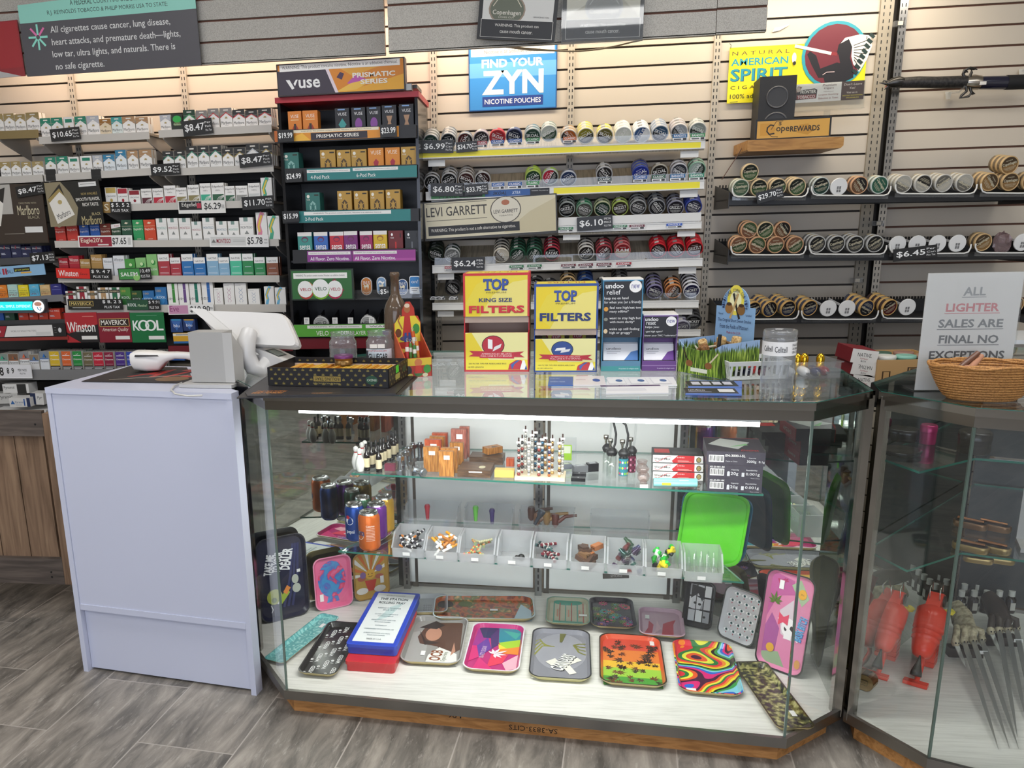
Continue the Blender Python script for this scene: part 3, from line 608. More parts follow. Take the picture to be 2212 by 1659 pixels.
price(K1,(1850,1295),(2095,1270),(1838,1195),'$8.47',PP,lab='black price tag reading 8.47 at the end of the second shelf')
price(K1,(135,1525),(350,1490),(125,1440),'$8.47',PP,Y=LY-.03,lab='black price tag reading 8.47 over the black and white advert')
price(K1,(1870,1620),(2112,1605),(1865,1520),'$11.70',('PER','PACK','PLUS TAX'),lab='black price tag reading 11.70 at the end of the third shelf')
price(K5,(240,432),(432,418),(235,345),'$7.13',('SPECIAL','PRICE','PLUS TAX'),Y=LY-.02,lab='black price tag reading 7.13 by the navy packs')
sign('price_tag','brown and black price strip reading 5.52 plus tax','price tag',K1(797,1640),K1(1010,1640),K1(795,1555),LY-.012,
     [('r',0,0,.26,1,'9a7a44'),('t','S',.13,.5,.16,.6,'efe6d0'),('t','$ 5. 5 2',.63,.68,.66,.4,'w',dict(bold=.01)),('t','PLUS TAX',.62,.22,.6,.24,'w',dict(bold=.01))],'171717',.003,'price tags')
sign('price_tag','white price strip with furrow logo reading 6.29','price tag',K1(1378,1648),K1(1740,1640),K1(1372,1550),LY-.012,
     [('r',.02,.28,.5,.95,'1c1c1c'),('t','Edgefield',.26,.66,.36,.4,'efece4'),('r',.4,.4,.49,.8,'b83048'),('t','$6.29',.73,.52,.36,.6,'202020',dict(bold=.012)),('t','PER PACK',.95,.5,.06,.3,'202020')],'e8e6e0',.003,'price tags')
sign('price_tag','red and white price strip reading 7.65 below the eagle packs','price tag',K5(608,302),K5(1024,298),K5(592,212),LY-.012,
     [('r',.02,.06,.62,.88,'9c2438'),('t',"Eagle20's",.25,.56,.4,.5,'f0e6d0',dict(bold=.012)),('r',.36,.16,.56,.27,'e8e0d8'),('t','$7.65',.76,.48,.26,.66,'202020',dict(bold=.012)),('r',.92,.2,.97,.8,'c8c8c4')],'efeeea',.003,'price tags')
sign('price_tag','white price strip with maroon lettering reading 5.78','price tag',K5(1618,298),K5(2072,298),K5(1612,205),LY-.012,
     [('r',.02,.12,.62,.84,'d4d4d0'),('p',[(.03,.35),(.07,.65),(.11,.35)],'7a7a76'),('t','MONTEGO',.24,.5,.24,.36,'9c2438',dict(bold=.01)),('r',.4,.44,.6,.47,'9a9a96'),('r',.4,.56,.6,.59,'9a9a96'),('t','$5.78',.77,.48,.26,.66,'202020',dict(bold=.012)),('t','PER PACK',.955,.6,.05,.12,'k'),('t','PLUS TAX',.955,.35,.05,.12,'k')],'efeeea',.003,'price tags')
sign('price_tag','red and black price strip reading 9.47 plus tax','price tag',K5(437,540),K5(862,550),K5(432,458),LY-.014,
     [('r',0,.04,.61,.98,'d8281e'),('t','Winston',.22,.5,.36,.56,'f4f0ea',dict(bold=.012)),('t','Save',.5,.48,.14,.2,'5a1410',dict(sh=.3)),('t','$ 9. 4 7',.81,.72,.34,.34,'w',dict(bold=.01)),('t','PLUS TAX',.81,.25,.28,.24,'w',dict(bold=.01))],'171717',.003,'price tags')
sign('price_tag','green and black price strip reading 10.49 plus tax','price tag',K5(918,555),K5(1168,545),K5(905,465),LY-.014,
     [('r',.02,.06,.66,.94,'3f8f44'),('e',.55,.2,.1,.3,'8cc46c'),('t','SALEM',.33,.48,.52,.34,'f4f8f0',dict(bold=.012)),('t','10.49',.83,.72,.3,.3,'w'),('t','PLUS TAX',.83,.27,.28,.24,'w')],'171717',.003,'price tags')
sign('price_tag','black price strip with gold frame reading 8.25 plus tax','price tag',K5(528,782),K5(948,782),K5(515,700),LY-.014,
     [('r',.03,.34,.47,.82,'c8ac5c'),('r',.04,.38,.46,.78,'171717'),('t','MAVERICK',.25,.58,.38,.28,'e0c878',dict(bold=.01)),('r',.08,.16,.42,.22,'d8d8d0'),('t','$ 8. 2 5',.81,.74,.34,.34,'w',dict(bold=.01)),('t','PLUS TAX',.81,.26,.28,.24,'w',dict(bold=.01))],'171717',.003,'price tags')
sign('price_tag','dark green price strip reading 9.91 plus tax','price tag',K5(982,786),K5(1238,786),K5(975,703),LY-.014,
     [('r',.0,.04,.64,.96,'1f4f34'),('t','KOOL',.16,.5,.26,.3,'f0f4f0',dict(bold=.01)),('t','Menthol',.46,.45,.26,.24,'c0d8b0',dict(sh=.2)),('t','$ 9.91',.82,.74,.32,.3,'w'),('t','PLUS TAX',.82,.26,.28,.24,'w')],'171717',.003,'price tags')
sign('price_tag','white and pink price strip reading 10.90 behind the till screen','price tag',K5(1300,820),K5(1650,815),K5(1290,745),LY-.014,
     [('r',.02,.06,.44,.94,'c890b0'),('t','Eve',.14,.6,.2,.6,'8a3a6c'),('t','$10.90',.70,.5,.44,.7,'202020',dict(bold=.012)),('t','PER',.95,.6,.07,.2,'k')],'efeeea',.003,'price tags')
sign('price_tag','white price strip reading 8.89 per pack','price tag',K5(-60,1310),K5(250,1310),K5(-60,1205),LY-.02,
     [('t','8',.26,.5,.1,.64,'202020',dict(bold=.02)),('t','8',.42,.55,.06,.42,'202020',dict(bold=.02)),('t','9',.54,.55,.06,.42,'202020',dict(bold=.02)),('t','PER PACK',.78,.6,.22,.18,'202020'),('t','PLUS TAX',.78,.35,.14,.12,'202020'),('r',0,0,1,.06,'fafafa')],'e2e2e4',.004,'price tags')
sign('price_strip','pale blue strip with red bars below the navy packs','shelf strip',K5(-60,540),K5(352,510),K5(-60,455),LY-.016,
     [('t','PAL',.14,.5,.1,.34,'2a3a5c'),('r',.215,.25,.25,.8,'b02838'),('r',.265,.25,.30,.8,'b02838'),('t','MALL',.35,.5,.13,.34,'2a3a5c'),('r',.43,.42,.73,.78,'1c1c1c'),('t','great price',.58,.58,.26,.2,'d8e048'),('r',.55,.25,.75,.38,'e8b040')],'8fbbdc',.004)
sign('price_strip','white advert strip with a dark dial below the orange packs','shelf strip',K5(-60,1000),K5(512,985),K5(-60,905),LY-.018,
     [('p',[(0,.06),(.16,.06),(.22,.94),(0,.94)],'a02434'),('t','RED',.08,.5,.1,.24,'w'),('p',[(.17,.06),(.83,.06),(.83,.94),(.23,.94)],'e4e2de'),('t','MORE OF WHAT MATTERS',.44,.5,.34,.14,'8a8a88'),('r',.6,.14,.8,.4,'d0d0cc'),('e',.925,.5,.022,.2,'d8d8d8'),('r',.85,.3,.88,.33,'8a8a8a'),('r',.85,.5,.88,.53,'8a8a8a'),('r',.85,.7,.88,.73,'8a8a8a')],'1a1a1c',.01)
m,w_,h_ = quad(K5(-40,808),K5(380,805),K5(-40,705),LY-.02)
t = thing('glowing_strip','lit turquoise strip with a round face badge below the bright packs','lit sign',m)
b = B(); b.box(-w_/2,0,0,w_/2*.9,.02,h_,M('4a4e54')); b.obj('housing',t)
b = B(); f_ = FRONT(w_); b.poly(f_,[(.02,h_*.2),(w_*.72,h_*.2),(w_*.72,h_*.85),(.02,h_*.85)],M('1fc4c4',.4,0,.9),2)
b.text(f_,'REAL. SIMPLE. DIFFERENT.',w_*.38,h_*.5,w_*.62,h_*.2,M('d8fbfa',.4,0,.9),3); b.obj('lit_panel',t)
b = B(); b.lathe([(h_*.52,0),(h_*.52,.012)],M('5a6066'),24,(w_*.36,-.006,h_*.5),(0,-1,0)); f2 = FR((w_*.36,-.0185,h_*.5),(1,0,0),(0,0,1))
b.paint(f2,h_,h_,[('e',0,0,.46,.46,M('f2f4f2',.4,0,.7)),('e',-.02,.18,.3,.16,'e8a890'),('s',[(-.1,-.02),(-.05,-.2),(.1,-.3),(.22,-.1)],.07,'2f9ac0'),('e',.12,-.05,.05,.04,'d88a70')],1); b.obj('badge',t)
b = B(); pts = [at(*K5(x,y),LY+.03) for x,y in ((375,760),(410,780),(395,815),(430,840),(470,860),(450,820),(490,800),(510,830))]
b.tube(pts,.003,'k'); b.obj('power_cable',label='black cable curling from the glowing strip',cat='cable')
# black blockers and adverts
for i,(x0,x1) in enumerate(((357,430),(708,782))):
    sign('lane_blocker','black plastic blocker in front of the %s green pack' % ('first' if i == 0 else 'silver') if i == 0 else 'black plastic blocker in front of the silver pack','lane blocker',K1(x0,1395),K1(x1,1393),K1(x0,1305),LY-.002,[('r',.05,.4,.95,.43,'3a3a3a')],'1c1c1c',.006)
sign('advert_board','black and gold advert with a large tilted pack below the second row','advert',K1(392,1750),K1(805,1725),K1(345,1410),LY-.03,
     [('p',[(0,0),(.48,0),(.56,.4),(.45,.75),(.3,1),(0,1)],'8f8468'),('p',[(.02,.62),(.28,.96),(.36,.60),(.1,.3)],'2a2622'),('p',[(.04,.55),(.27,.80),(.36,.62),(.48,.25),(.14,.06)],'e8e4da'),('p',[(.02,.62),(.26,.86),(.36,.64),(.26,.78),(.05,.55)],'a08a50'),
      ('t','Marlboro',.28,.27,.26,.13,'303030',dict(rot=.35)),('e',.24,.55,.04,.05,'b9a46a'),('t','NOW AVAILABLE.',.80,.70,.3,.055,'c0a868'),('t','SMOOTH FLAVOR.',.76,.58,.44,.075,'f2efe6',dict(bold=.01)),('t','RICH TASTE.',.80,.46,.3,.075,'f2efe6',dict(bold=.01)),('t','Marlboro',.78,.1,.36,.2,'c8b98a'),('t','BLACK',.88,.24,.16,.06,'c8b98a'),('r',.63,.86,.95,.96,'e4e4e0'),('r',.66,.91,.92,.92,'6a6a66')],'15140f',.006)
sign('advert_board','black and white advert with a tossed pack at the far end','advert',K1(-60,1880),K1(375,1870),K1(-60,1425),LY-.02,
     [('r',0,.5,.45,1,'b8b4ac'),('p',[(.08,.52),(.3,.7),(.36,.95),(.14,.88)],'26221e'),('p',[(.0,.36),(.2,.3),(.3,.68),(.12,.85)],'e6e2d8'),('t','Marlboro',.12,.5,.2,.12,'303030',dict(rot=1.1)),('t','Marlboro',.72,.56,.38,.16,'d8cfae'),('t','DARE MORE WITH',.72,.68,.3,.03,'b0a88c'),('t','BLACK',.8,.44,.2,.05,'b0a88c'),('r',.62,.18,.93,.28,'e4e4e0'),('r',.25,.16,.6,.17,'8a8478')],'3a2e24',.006)
def logo(name,lab,x0,x1,col,ops): sign('advert_board',lab,'advert',K5(x0+10,1035),K5(x1+10,1032),K5(x0,805),LY-.01,ops,col,.004,'square brand panels')
logo('','square red and black panel with white lettering',512,760,'1a1618',[('p',[(0,.35),(.45,0),(.0,0)],'b0242c'),('p',[(0,1),(1,1),(1,.6),(0,.28)],'b0242c'),('p',[(0,.36),(0,.28),(.42,0),(.5,0)],'1a1618'),('t','Winston',.48,.52,.86,.34,'f2f0ea',dict(bold=.015)),('r',.46,.1,.94,.22,'eceae4'),('r',.55,.86,.9,.88,'d88a80')])
logo('','square dark red panel with a gold framed name',762,1010,'86182c',[('r',.05,.53,.97,.80,'d0b060'),('r',.065,.55,.955,.78,'2a1210'),('t','MAVERICK',.5,.67,.8,.17,'f4f0e4',dict(bold=.012)),('t','American Quality',.52,.42,.8,.16,'f0e4d8',dict(sh=.25)),('r',.5,.1,.94,.22,'eceae4')])
logo('','square green panel with large white linked letters',1013,1272,'12703c',[('t','K',.16,.57,.2,.34,'f4f6f2',dict(bold=.015)),('e',.38,.57,.165,.185,'f4f6f2'),('e',.38,.57,.10,.135,'12703c'),('e',.59,.57,.165,.185,'f4f6f2'),('e',.59,.57,.10,.135,'12703c'),('s',[(.5,.45),(.53,.57),(.5,.69)],.05,'f4f6f2'),('t','L',.86,.57,.2,.34,'f4f6f2',dict(bold=.015)),('r',.5,.1,.96,.22,'eceae4'),('r',.2,.9,.8,.91,'8ac0a0')])
# small blue packs beside the green panel
for i,(x0,x1,y0,y1,c) in enumerate(((1320,1410,955,855,'1f3f78'),(1415,1508,945,855,'1c3468'),(1310,1424,1172,1085,'2a58a0'))):
    m,w_,h_ = quad(K5(x0,y0),K5(x1,y0),K5(x0,y1),3.62)
    boxmesh('',w_,.03,h_,c,[('p',[(.1,.86),(.9,.86),(.5,.1)],'3a6ab0'),('t','blu',.5,.5,.5,.24,'e8eef6'),('r',.1,.9,.9,1,'40a0d0' if i != 1 else 'c8a040')]).obj('vapor_pack',None,m,label='blue vapor pack with a pointed emblem, %s' % ('hanging beside the green panel','with a gold top behind the till screen','standing at the end of the long bottom row')[i],cat='vapor pack',group='blue vapor packs')
sign('price_strip','yellow and blue shelf strip half hidden behind the grey stand','shelf strip',K5(1340,1042),K5(1560,1038),K5(1340,962),3.6,[('r',0,0,1,.2,'2a6aa8'),('r',0,.72,1,.95,'e8e4da'),('r',.1,.8,.8,.86,'4a4a4a')],'d8a428',.004)
sign('rack_board','black metal rack board behind the blue vapor packs','rack board',K5(1290,1060),K5(2150,1060),K5(1290,815),3.70,[],'141414',.006)
sign('red_rail','dark red shelf rail running behind the till screen','shelf rail',K5(1300,1110),K5(2260,1100),K5(1300,1062),3.6,[],'6c1420',.02)
sign('red_rail','red rail below the white advert strip','shelf rail',K5(-60,1025),K5(528,1012),K5(-60,1000),3.6,[],'8a2a24',.02)
# cartons on the bottom shelf and below
def carton(K,bl,br,tl,Y,lab,ops,col='e2e2e0',d=.07,cat='carton',grp='cigarette cartons'):
    m,w_,h_ = quad(K(*bl),K(*br),K(*tl),Y); boxmesh('',w_,d,h_,col,ops).obj('carton',None,m,label=lab,cat=cat,group=grp)
PYO = [('r',.84,0,1,1,'1f2f58'),('p',[(.06,.3),(.16,.75),(.27,.3)],'2c6ab0'),('t','Pyramid',.5,.5,.42,.3,'5a7aa8'),('r',.3,.2,.6,.24,'9ab0cc'),('r',.70,.1,.76,.9,'2c5fa8')]
carton(N2,(80,1472),(245,1470),(78,1402),3.50,'white and blue carton with a pyramid lying above the gate',PYO)
carton(N2,(28,1365),(235,1362),(28,1292),3.60,'white carton with slanted lettering, topmost behind the gate',[('t','Pyramid',.25,.6,.4,.4,'3a3a3c'),('r',.55,0,.9,1,'2a2a2a')])
carton(N2,(-60,1450),(150,1440),(-60,1368),3.60,'grey white carton in the dark behind the gate',[('t','Pyramid',.55,.6,.5,.4,'3a3a3c')],'c4c4c2')
carton(N2,(248,1452),(352,1455),(248,1362),3.53,'navy and white carton behind the corner of the till counter',[('r',0,0,.4,1,'1a2a50'),('t','Pyr',.72,.6,.36,.3,'40444a')])
for i in range(3):
    carton(N2,(-60,1560+i*64),(372+i*6,1560+i*64),(-60,1500+i*64),3.52,'white carton with a blue triangle, %s of three piled under the shelf' % ('top','middle','lowest')[i],[('p',[(.88,.2),(.93,.8),(.97,.2)],'2c5fa8'),('r',.1,.9,.9,.95,'c8ccd4')],'e6e6e6',.2)
def KB(x,y): return (x,y)
for i in range(3):
    carton(KB,(60,985+i*18),(114,985+i*18),(60,969+i*18),3.3+.0,'%s carton seen in the gap between gate and counter, %s' % (('navy','red','orange red')[i],('upper','middle','lower')[i]),[('r',.1,.3,.5,.4,'e8e0d8')],('1a2a5c','c83a2a','d8452c')[i],.2)
o_ = sign('metal_shelf','grey steel shelf edge low between the gate and the counter','shelf',(20,1066),(120,1062),(20,1036),3.3,[('r',0,.4,1,.45,'9a9a9a')],'7e7e7e',.3)

zz = o_.matrix_basis.translation.z; wd_ = max(v.co.x for v in o_.data.vertices); B().box(-wd_,.02,-zz+.001,wd_,.28,-.001,M('1c1c1e')).obj('plinth',o_)
# ================================================================ black vapor rack
RY = 3.5
BLK = M('141416',.4)
r0,r1 = at(598,213,RY).x,at(894,199,RY).x+.014; rzt = at(745,206,RY).z
rack = thing('vapor_rack','tall black metal rack of vapor packs under a purple and orange header','shop rack',T((r0+r1)/2,RY,0))
rw = r1-r0; rt_ = rzt-.02
for x in (-rw/2,rw/2-.012): B().box(x,.0,0,x+.012,WALL_Y-RY-.06,rt_,M('2a2a2c',.15,.4)).obj('side_panel',rack)
B().box(-rw/2+.013,.24,.02,rw/2-.013,.25,rt_,BLK).obj('back_panel',rack)
B().box(-rw/2-.006,-.01,rt_+.001,rw/2+.006,WALL_Y-RY-.06,rt_+.022,M('b02030',.35)).obj('red_cap',rack)
def vshelf(bl,br,tl,K,ops,col,lab,glow=0):
    m,w_,h_ = quad(K(*bl),K(*br),K(*tl),RY-.02); zz = m.translation.z
    B().box(-rw/2+.014,.012,zz+.004-0,rw/2-.014,.23,zz+.012,BLK).obj('shelf',rack)
    b = B(); b.box(-w_/2,0,0,w_/2,.008,h_,M('1b1b1d')); b.paint(FRONT(w_),w_,h_,ops); o = b.obj('shelf_strip',rack); o.matrix_world = m
    o.matrix_parent_inverse = Matrix(); o.matrix_local = T((r0+r1)/2,RY,0).inverted() @ m; o['label'] = lab
    return zz+.012
WRN = 'WARNING: This product contains nicotine. Nicotine is an addictive chemical.'
z1 = vshelf((50,1105),(1140,1060),(55,1005),K2,[('r',.13,.12,.88,.92,'e0922c'),('r',.135,.72,.74,.95,'efe2c4'),('t',WRN,.44,.83,.5,.12,'303030'),('r',.26,.14,.66,.68,'2c2630'),('t','PRISMATIC SERIES',.45,.42,.30,.26,'f4f0e8',dict(bold=.015)),('p',[(.13,.1),(.26,.1),(.2,.7),(.15,.5)],'f0b840'),('r',.0,.1,.12,.95,'c86a24')],0,'orange and purple front strip')
z2 = vshelf((130,1405),(1145,1372),(130,1300),K2,[('r',.17,.08,1,.92,'2a7d7c'),('r',.17,.62,.5,.84,'e8e8e4'),('r',.52,.66,.86,.88,'e8e8e4'),('t',WRN,.335,.73,.3,.09,'k'),('t',WRN,.69,.77,.31,.09,'k'),('t','4-Pod Pack',.27,.30,.145,.26,'f4f4f2'),('t','6-Pod Pack',.62,.34,.145,.26,'f4f4f2')],0,'teal front strip of the pod shelf')
z3 = vshelf((112,118),(1160,98),(112,22),K6,[('r',.12,.04,.94,.96,'2a7d7c'),('r',.16,.62,.8,.9,'e8e8e4'),('t',WRN,.48,.76,.5,.12,'k'),('t','2-Pod Pack',.235,.32,.135,.26,'f4f4f2')],0,'teal front strip of the lower pod shelf')
z4 = vshelf((190,425),(1135,412),(190,322),K6,[('r',.12,.1,.485,.9,'8a3a8c'),('r',.49,.1,1,.9,'9a3c90'),('r',.5,.1,1,.3,'b050a0'),('r',.13,.62,.475,.84,'eceae6'),('r',.5,.62,.85,.84,'eceae6'),('t','WARNING: Zero nicotine* does not mean this product is safe.',.3,.73,.32,.1,'k'),('t','WARNING: Zero nicotine* does not mean this product is safe.',.675,.73,.33,.1,'k'),('t','All Flavor. Zero Nicotine.',.305,.32,.32,.26,'f4f0f4',dict(bold=.01)),('t','All Flavor. Zero Nicotine.',.675,.32,.33,.26,'f4f0f4',dict(bold=.01))],0,'purple front strip of the zero nicotine shelf')
z6 = vshelf((200,995),(1160,985),(200,895),K6,[('r',0,.04,.98,.96,'5aa83a'),('r',.11,.66,.55,.9,'eceae6'),('r',.58,.66,.95,.9,'eceae6'),('t','WARNING: This product contains',.33,.78,.4,.12,'k'),('t','VELO',.23,.3,.1,.36,'f4f6f0'),('t','DUAL-LAYER',.48,.3,.2,.3,'f4f6f0'),('t','WARNING',.76,.78,.3,.12,'k')],0,'bright green front strip of the lowest shelf')
m,w_,h_ = quad(K6(665,705),K6(1182,698),K6(665,630),RY-.02); B().box(-w_/2,0,0,w_/2,.004,h_,WRAP).obj('clear_lip',rack,T((r0+r1)/2,RY,0).inverted() @ m)
z5 = m.translation.z+.006; B().box(-rw/2+.014,.012,z5-.008,rw/2-.014,.23,z5,BLK).obj('shelf',rack)
def vbox(i,x0,x1,yt,yb,K,z,lab,col,ops,d=.05,Y=RY+.012,side=None,name='vapor_pack',rz=0):
    a,c = at(*K(x0,yt),Y),at(*K(x1,yt),Y); w_ = (c-a).length*.96; h_ = a.z-z
    boxmesh('',w_,d,h_,col,ops,side=side).obj(name,None,T((a.x+c.x)/2,Y,z+.001,rz),label=lab,cat='vapor pack',group='vapor packs on the black rack')
def vu(c,shp='d'):
    e = {'d': ('p',[(.5,.25),(.78,.45),(.5,.66),(.22,.45)],c),'o': ('e',.5,.45,.26,.2,c),'h': ('p',[(.3,.28),(.42,.46),(.3,.66),(.72,.66),(.6,.46),(.72,.28)],c)}[shp]
    return [('t','VUSE',.5,.80,.62,.1,'f2f2f2'),e,('r',.2,.93,.7,.97,'8ab0e0'),('r',.15,.14,.85,.17,c),('r',.3,.06,.5,.1,'d0d0d0')]
OR = [('t','VUSE',.5,.82,.6,.12,'f4ece0'),('p',[(.12,.2),(.4,.5),(.5,.4),(.62,.52),(.88,.2)],'a83418'),('r',.42,.18,.58,.56,'3a2a24'),('r',.2,.68,.8,.71,'f0c890')]
for i,(x0,x1,yt,c,op,d) in enumerate(((145,252,862,'e0842c',OR,'orange pack with red shards'),(258,378,856,'e0842c',OR,'orange pack with red shards'),(508,622,838,'1d1e24',vu('3f9c98'),'black pack with a teal diamond'),(635,745,832,'1d1e24',vu('8a4a9c','o'),'black pack with a purple gem'),(753,865,826,'1d1e24',vu('8a4a9c','o'),'black pack with a purple gem'),(870,985,815,'1d1e24',vu('b08a6a','h'),'black pack with a bronze hourglass'),(1003,1118,806,'1d1e24',vu('b08a6a','h'),'black pack with a bronze hourglass'))):
    vbox(i,x0,x1,yt,0,K2,z1,'%s, %s on the top shelf of the black rack' % (d,ORD[i]),c,op)
def pod(c,c2): return [('e',.2,.86,.1,.06,'e8e4d8'),('r',.62,.88,.92,.93,'2a2418'),('p',[(.5,.70),(.72,.58),(.72,.34),(.5,.2),(.28,.34),(.28,.58)],c2),('p',[(.5,.64),(.62,.46),(.5,.3),(.38,.46)],c),('s',[(.3,.35),(.7,.57)],.03,c),('s',[(.3,.57),(.7,.35)],.03,c),('t','VUSE',.2,.74,.24,.05,'e8e4d8')]
POR = [('t','VUSE',.5,.84,.66,.14,'f4e4d0'),('p',[(.5,.62),(.68,.52),(.62,.38),(.4,.36),(.33,.5)],'a8243c'),('p',[(0,.05),(.5,.22),(1,.05),(1,0),(0,0)],'e8b028')]
TEAL = '2f7068'
for i,(x0,x1,yt,k) in enumerate(((108,232,1180,'t'),(393,515,1160,'g'),(522,632,1160,'g'),(634,755,1155,'g'),(763,887,1145,'o'),(895,1012,1140,'o'),(1018,1138,1135,'g'))):
    c,op,d = {'t': (TEAL,pod(TEAL,'8ab8b0'),'teal pod pack with a pale flower'),'g': ('b8903c',pod('b8903c','4a3414'),'gold pod pack with a dark flower'),'o': ('d8882c',POR,'orange pod pack with a red rose')}[k]
    vbox(i,x0,x1,yt,0,K2,z2,'%s, %s on the second shelf of the black rack' % (d,ORD[i]),c,op,d=.07,rz=.0)
for i,(x0,x1,yt,k) in enumerate(((280,395,1488,'t'),(527,640,1475,'g'),(654,765,1475,'g'),(778,890,1470,'g'),(900,1015,1465,'g'))):
    c,op,d = {'t': (TEAL,pod(TEAL,'8ab8b0'),'teal pod pack with a pale flower'),'g': ('b8903c',pod('b8903c','4a3414'),'gold pod pack with a dark flower')}[k]
    vbox(i,x0,x1,yt,0,K2,z3,'%s, %s on the third shelf of the black rack' % (d,ORD[i]),c,op,d=.07)
def sen(c): return [('r',0,.86,1,1,'e8e4e0'),('e',.5,.74,.24,.1,'6a2a50' if c != 'd8b428' else 'a86a1c'),('e',.5,.72,.18,.06,c),('t','sensa',.5,.45,.76,.16,'f6f4f2',dict(bold=.01)),('r',.3,.1,.7,.14,'f0e8e8')]
for i,(x0,x1,yt,c,wd) in enumerate(((220,333,188,'3f9088','teal'),(345,455,186,'3a6ab8','blue'),(467,577,184,'c02c3c','red'),(577,685,180,'7a2c74','purple'),(700,800,180,'a02860','magenta'),(804,913,176,'d8b428','yellow'))):
    vbox(i,x0,x1,yt,0,K6,z4,'%s pack with a curled ribbon emblem on the black rack' % wd,c,sen(c),d=.05)
for i,(x0,x1,c,c2) in enumerate(((920,1036,'6c1c20','c82a24'),(1048,1160,'2a2c30','6a6e74'))):
    vbox(i,x0,x1,175,0,K6,z4,'dark pack with a %s pen emblem at the end of the fourth shelf' % ('red','grey')[i],c,[('e',.25,.86,.07,.05,'f0f0f0'),('t','VUSE',.25,.74,.24,.05,'f0f0f0'),('p',[(.44,.1),(.46,.6),(.54,.6),(.56,.1)],c2),('p',[(.1,.25),(.5,.38),(.9,.25),(.5,.2)],c2),('r',.8,.75,.86,.9,'1a1a1a')])
# round tins and header
for i,(x0,x1,yt,yb,c,wd,tx) in enumerate(((713,800,532,670,'c87a2c','orange','SNUS'),(833,910,528,668,'7a9cc0','pale blue',''),(990,1076,545,668,'3a5a8c','dark blue','SNUS'),(1085,1172,522,660,'3a86c8','blue and white','on!'))):
    m,w_,h_ = quad(K6(x0,yb),K6(x1,yb),K6(x0,yt),RY+.03); r_ = w_*.48; sq = i == 3
    pts = []
    for k in range(24):
        a_ = 2*math.pi*k/24; px_,py_ = math.cos(a_),math.sin(a_); rr = .35 if sq else 1
        pts.append(((w_*.48-r_*rr)*(1 if px_ > 0 else -1)*(1 if sq else 0)+px_*r_*rr,h_/2+(h_/2-r_*rr)*(1 if py_ > 0 else -1)+py_*r_*rr))
    b = B(); b.prism(pts,0,.018,M('c8c4bc',.3,.6),FR((0,.018,0),(1,0,0),(0,0,1)),None)
    b.prism([(x*.88,h_/2+(y-h_/2)*.92) for x,y in pts],.018,.0186,c,FR((0,.018,0),(1,0,0),(0,0,1)))
    f2 = FR((-w_/2,-.0008,0),(1,0,0),(0,0,1))
    b.paint(f2,w_,h_,[('t',tx or '~',.5,.7,.6,.2,'f4f4f2')]+([('r',.1,.06,.9,.4,'f2f2f0'),('r',.2,.28,.8,.31,'k'),('r',.2,.18,.7,.21,'k')] if sq else [('p',[(.25,.5),(.35,.62),(.45,.52),(.58,.64),(.72,.56),(.7,.42),(.62,.3),(.6,.45),(.42,.44),(.38,.3),(.33,.45)],'e8e0c8'),('s',[(.2,.2),(.5,.12),(.8,.2)],.03,'e8e0c8')]),3)
    b.obj('pouch_tin',None,m,label='%s upright pouch tin behind the clear lip of the black rack' % wd,cat='pouch tin',group='upright pouch tins')
sign('header_sign','lit header sign, purple and orange, on top of the black rack','sign',K2(75,748),K2(1056,693),K2(62,497),RY-.03,
     [('r',.01,.04,.99,.96,'e08a20'),('p',[(.5,.04),(.99,.04),(.99,.5),(.8,.3)],'f0b030'),('p',[(.45,.9),(.6,.5),(.75,.7),(.99,.96),(.6,.96)],'e8a838'),('p',[(.55,.3),(.62,.55),(.70,.4),(.66,.2)],'c05ab0'),('p',[(.45,.04),(.58,.3),(.8,.45),(.62,.1)],'f4c450'),('p',[(.01,.04),(.47,.04),(.40,.62),(.39,.78),(.01,.78)],'3a3140'),('p',[(.385,.78),(.41,.78),(.48,.04),(.455,.04)],'e8d8e0'),('p',[(.47,.5),(.5,.66),(.53,.6),(.51,.42)],'4a3050'),
      ('r',.025,.76,.965,.96,'efece6'),('r',.03,.775,.96,.945,'f6f4f0'),('t',WRN,.495,.86,.9,.13,'3a3634'),
      ('p',[(.07,.5),(.10,.5),(.135,.24),(.115,.2)],'f4f4f2'),('p',[(.13,.38),(.15,.5),(.165,.5),(.14,.3)],'f4f4f2'),('t','use',.255,.36,.17,.27,'f4f4f2',dict(bold=.02)),('t','PRISMATIC',.76,.53,.33,.15,'f8f0e0',dict(bold=.03)),('t','SERIES',.76,.32,.21,.15,'f8f0e0',dict(bold=.03))],'2a2428',.05)
b = B(); p = at(*K2(1075,670),RY-.02); b.box(p.x-.02,p.y,p.z-.012,p.x+.014,p.y+.04,p.z+.012,M('8a8a88',.3,.8)); b.box(p.x-.005,p.y+.04,p.z+.0,p.x+.03,p.y+.18,p.z+.014,M('2a2a2a',.3))
b.obj('sign_bracket',label='small metal clip bracket at the corner of the header sign',cat='bracket')
V1 = dict(Y=RY-.04)
price(K2,(72,1095),(195,1090),(66,1003),'$19.99',(),lab='black price tag reading 19.99 on the vapor rack',**V1)
price(K2,(862,1060),(990,1052),(860,962),'$23.99',(),lab='black price tag reading 23.99 on the vapor rack',**V1)
price(K2,(132,1408),(262,1402),(125,1318),'$24.99',(),lab='black price tag reading 24.99 on the vapor rack',**V1)
price(K6,(110,108),(238,104),(104,22),'$15.99',(),lab='black price tag reading 15.99 on the vapor rack',**V1)
price(K6,(858,685),(930,683),(852,605),'$5',('PER',),lab='black price tag half hidden behind the tall bottle',**V1)
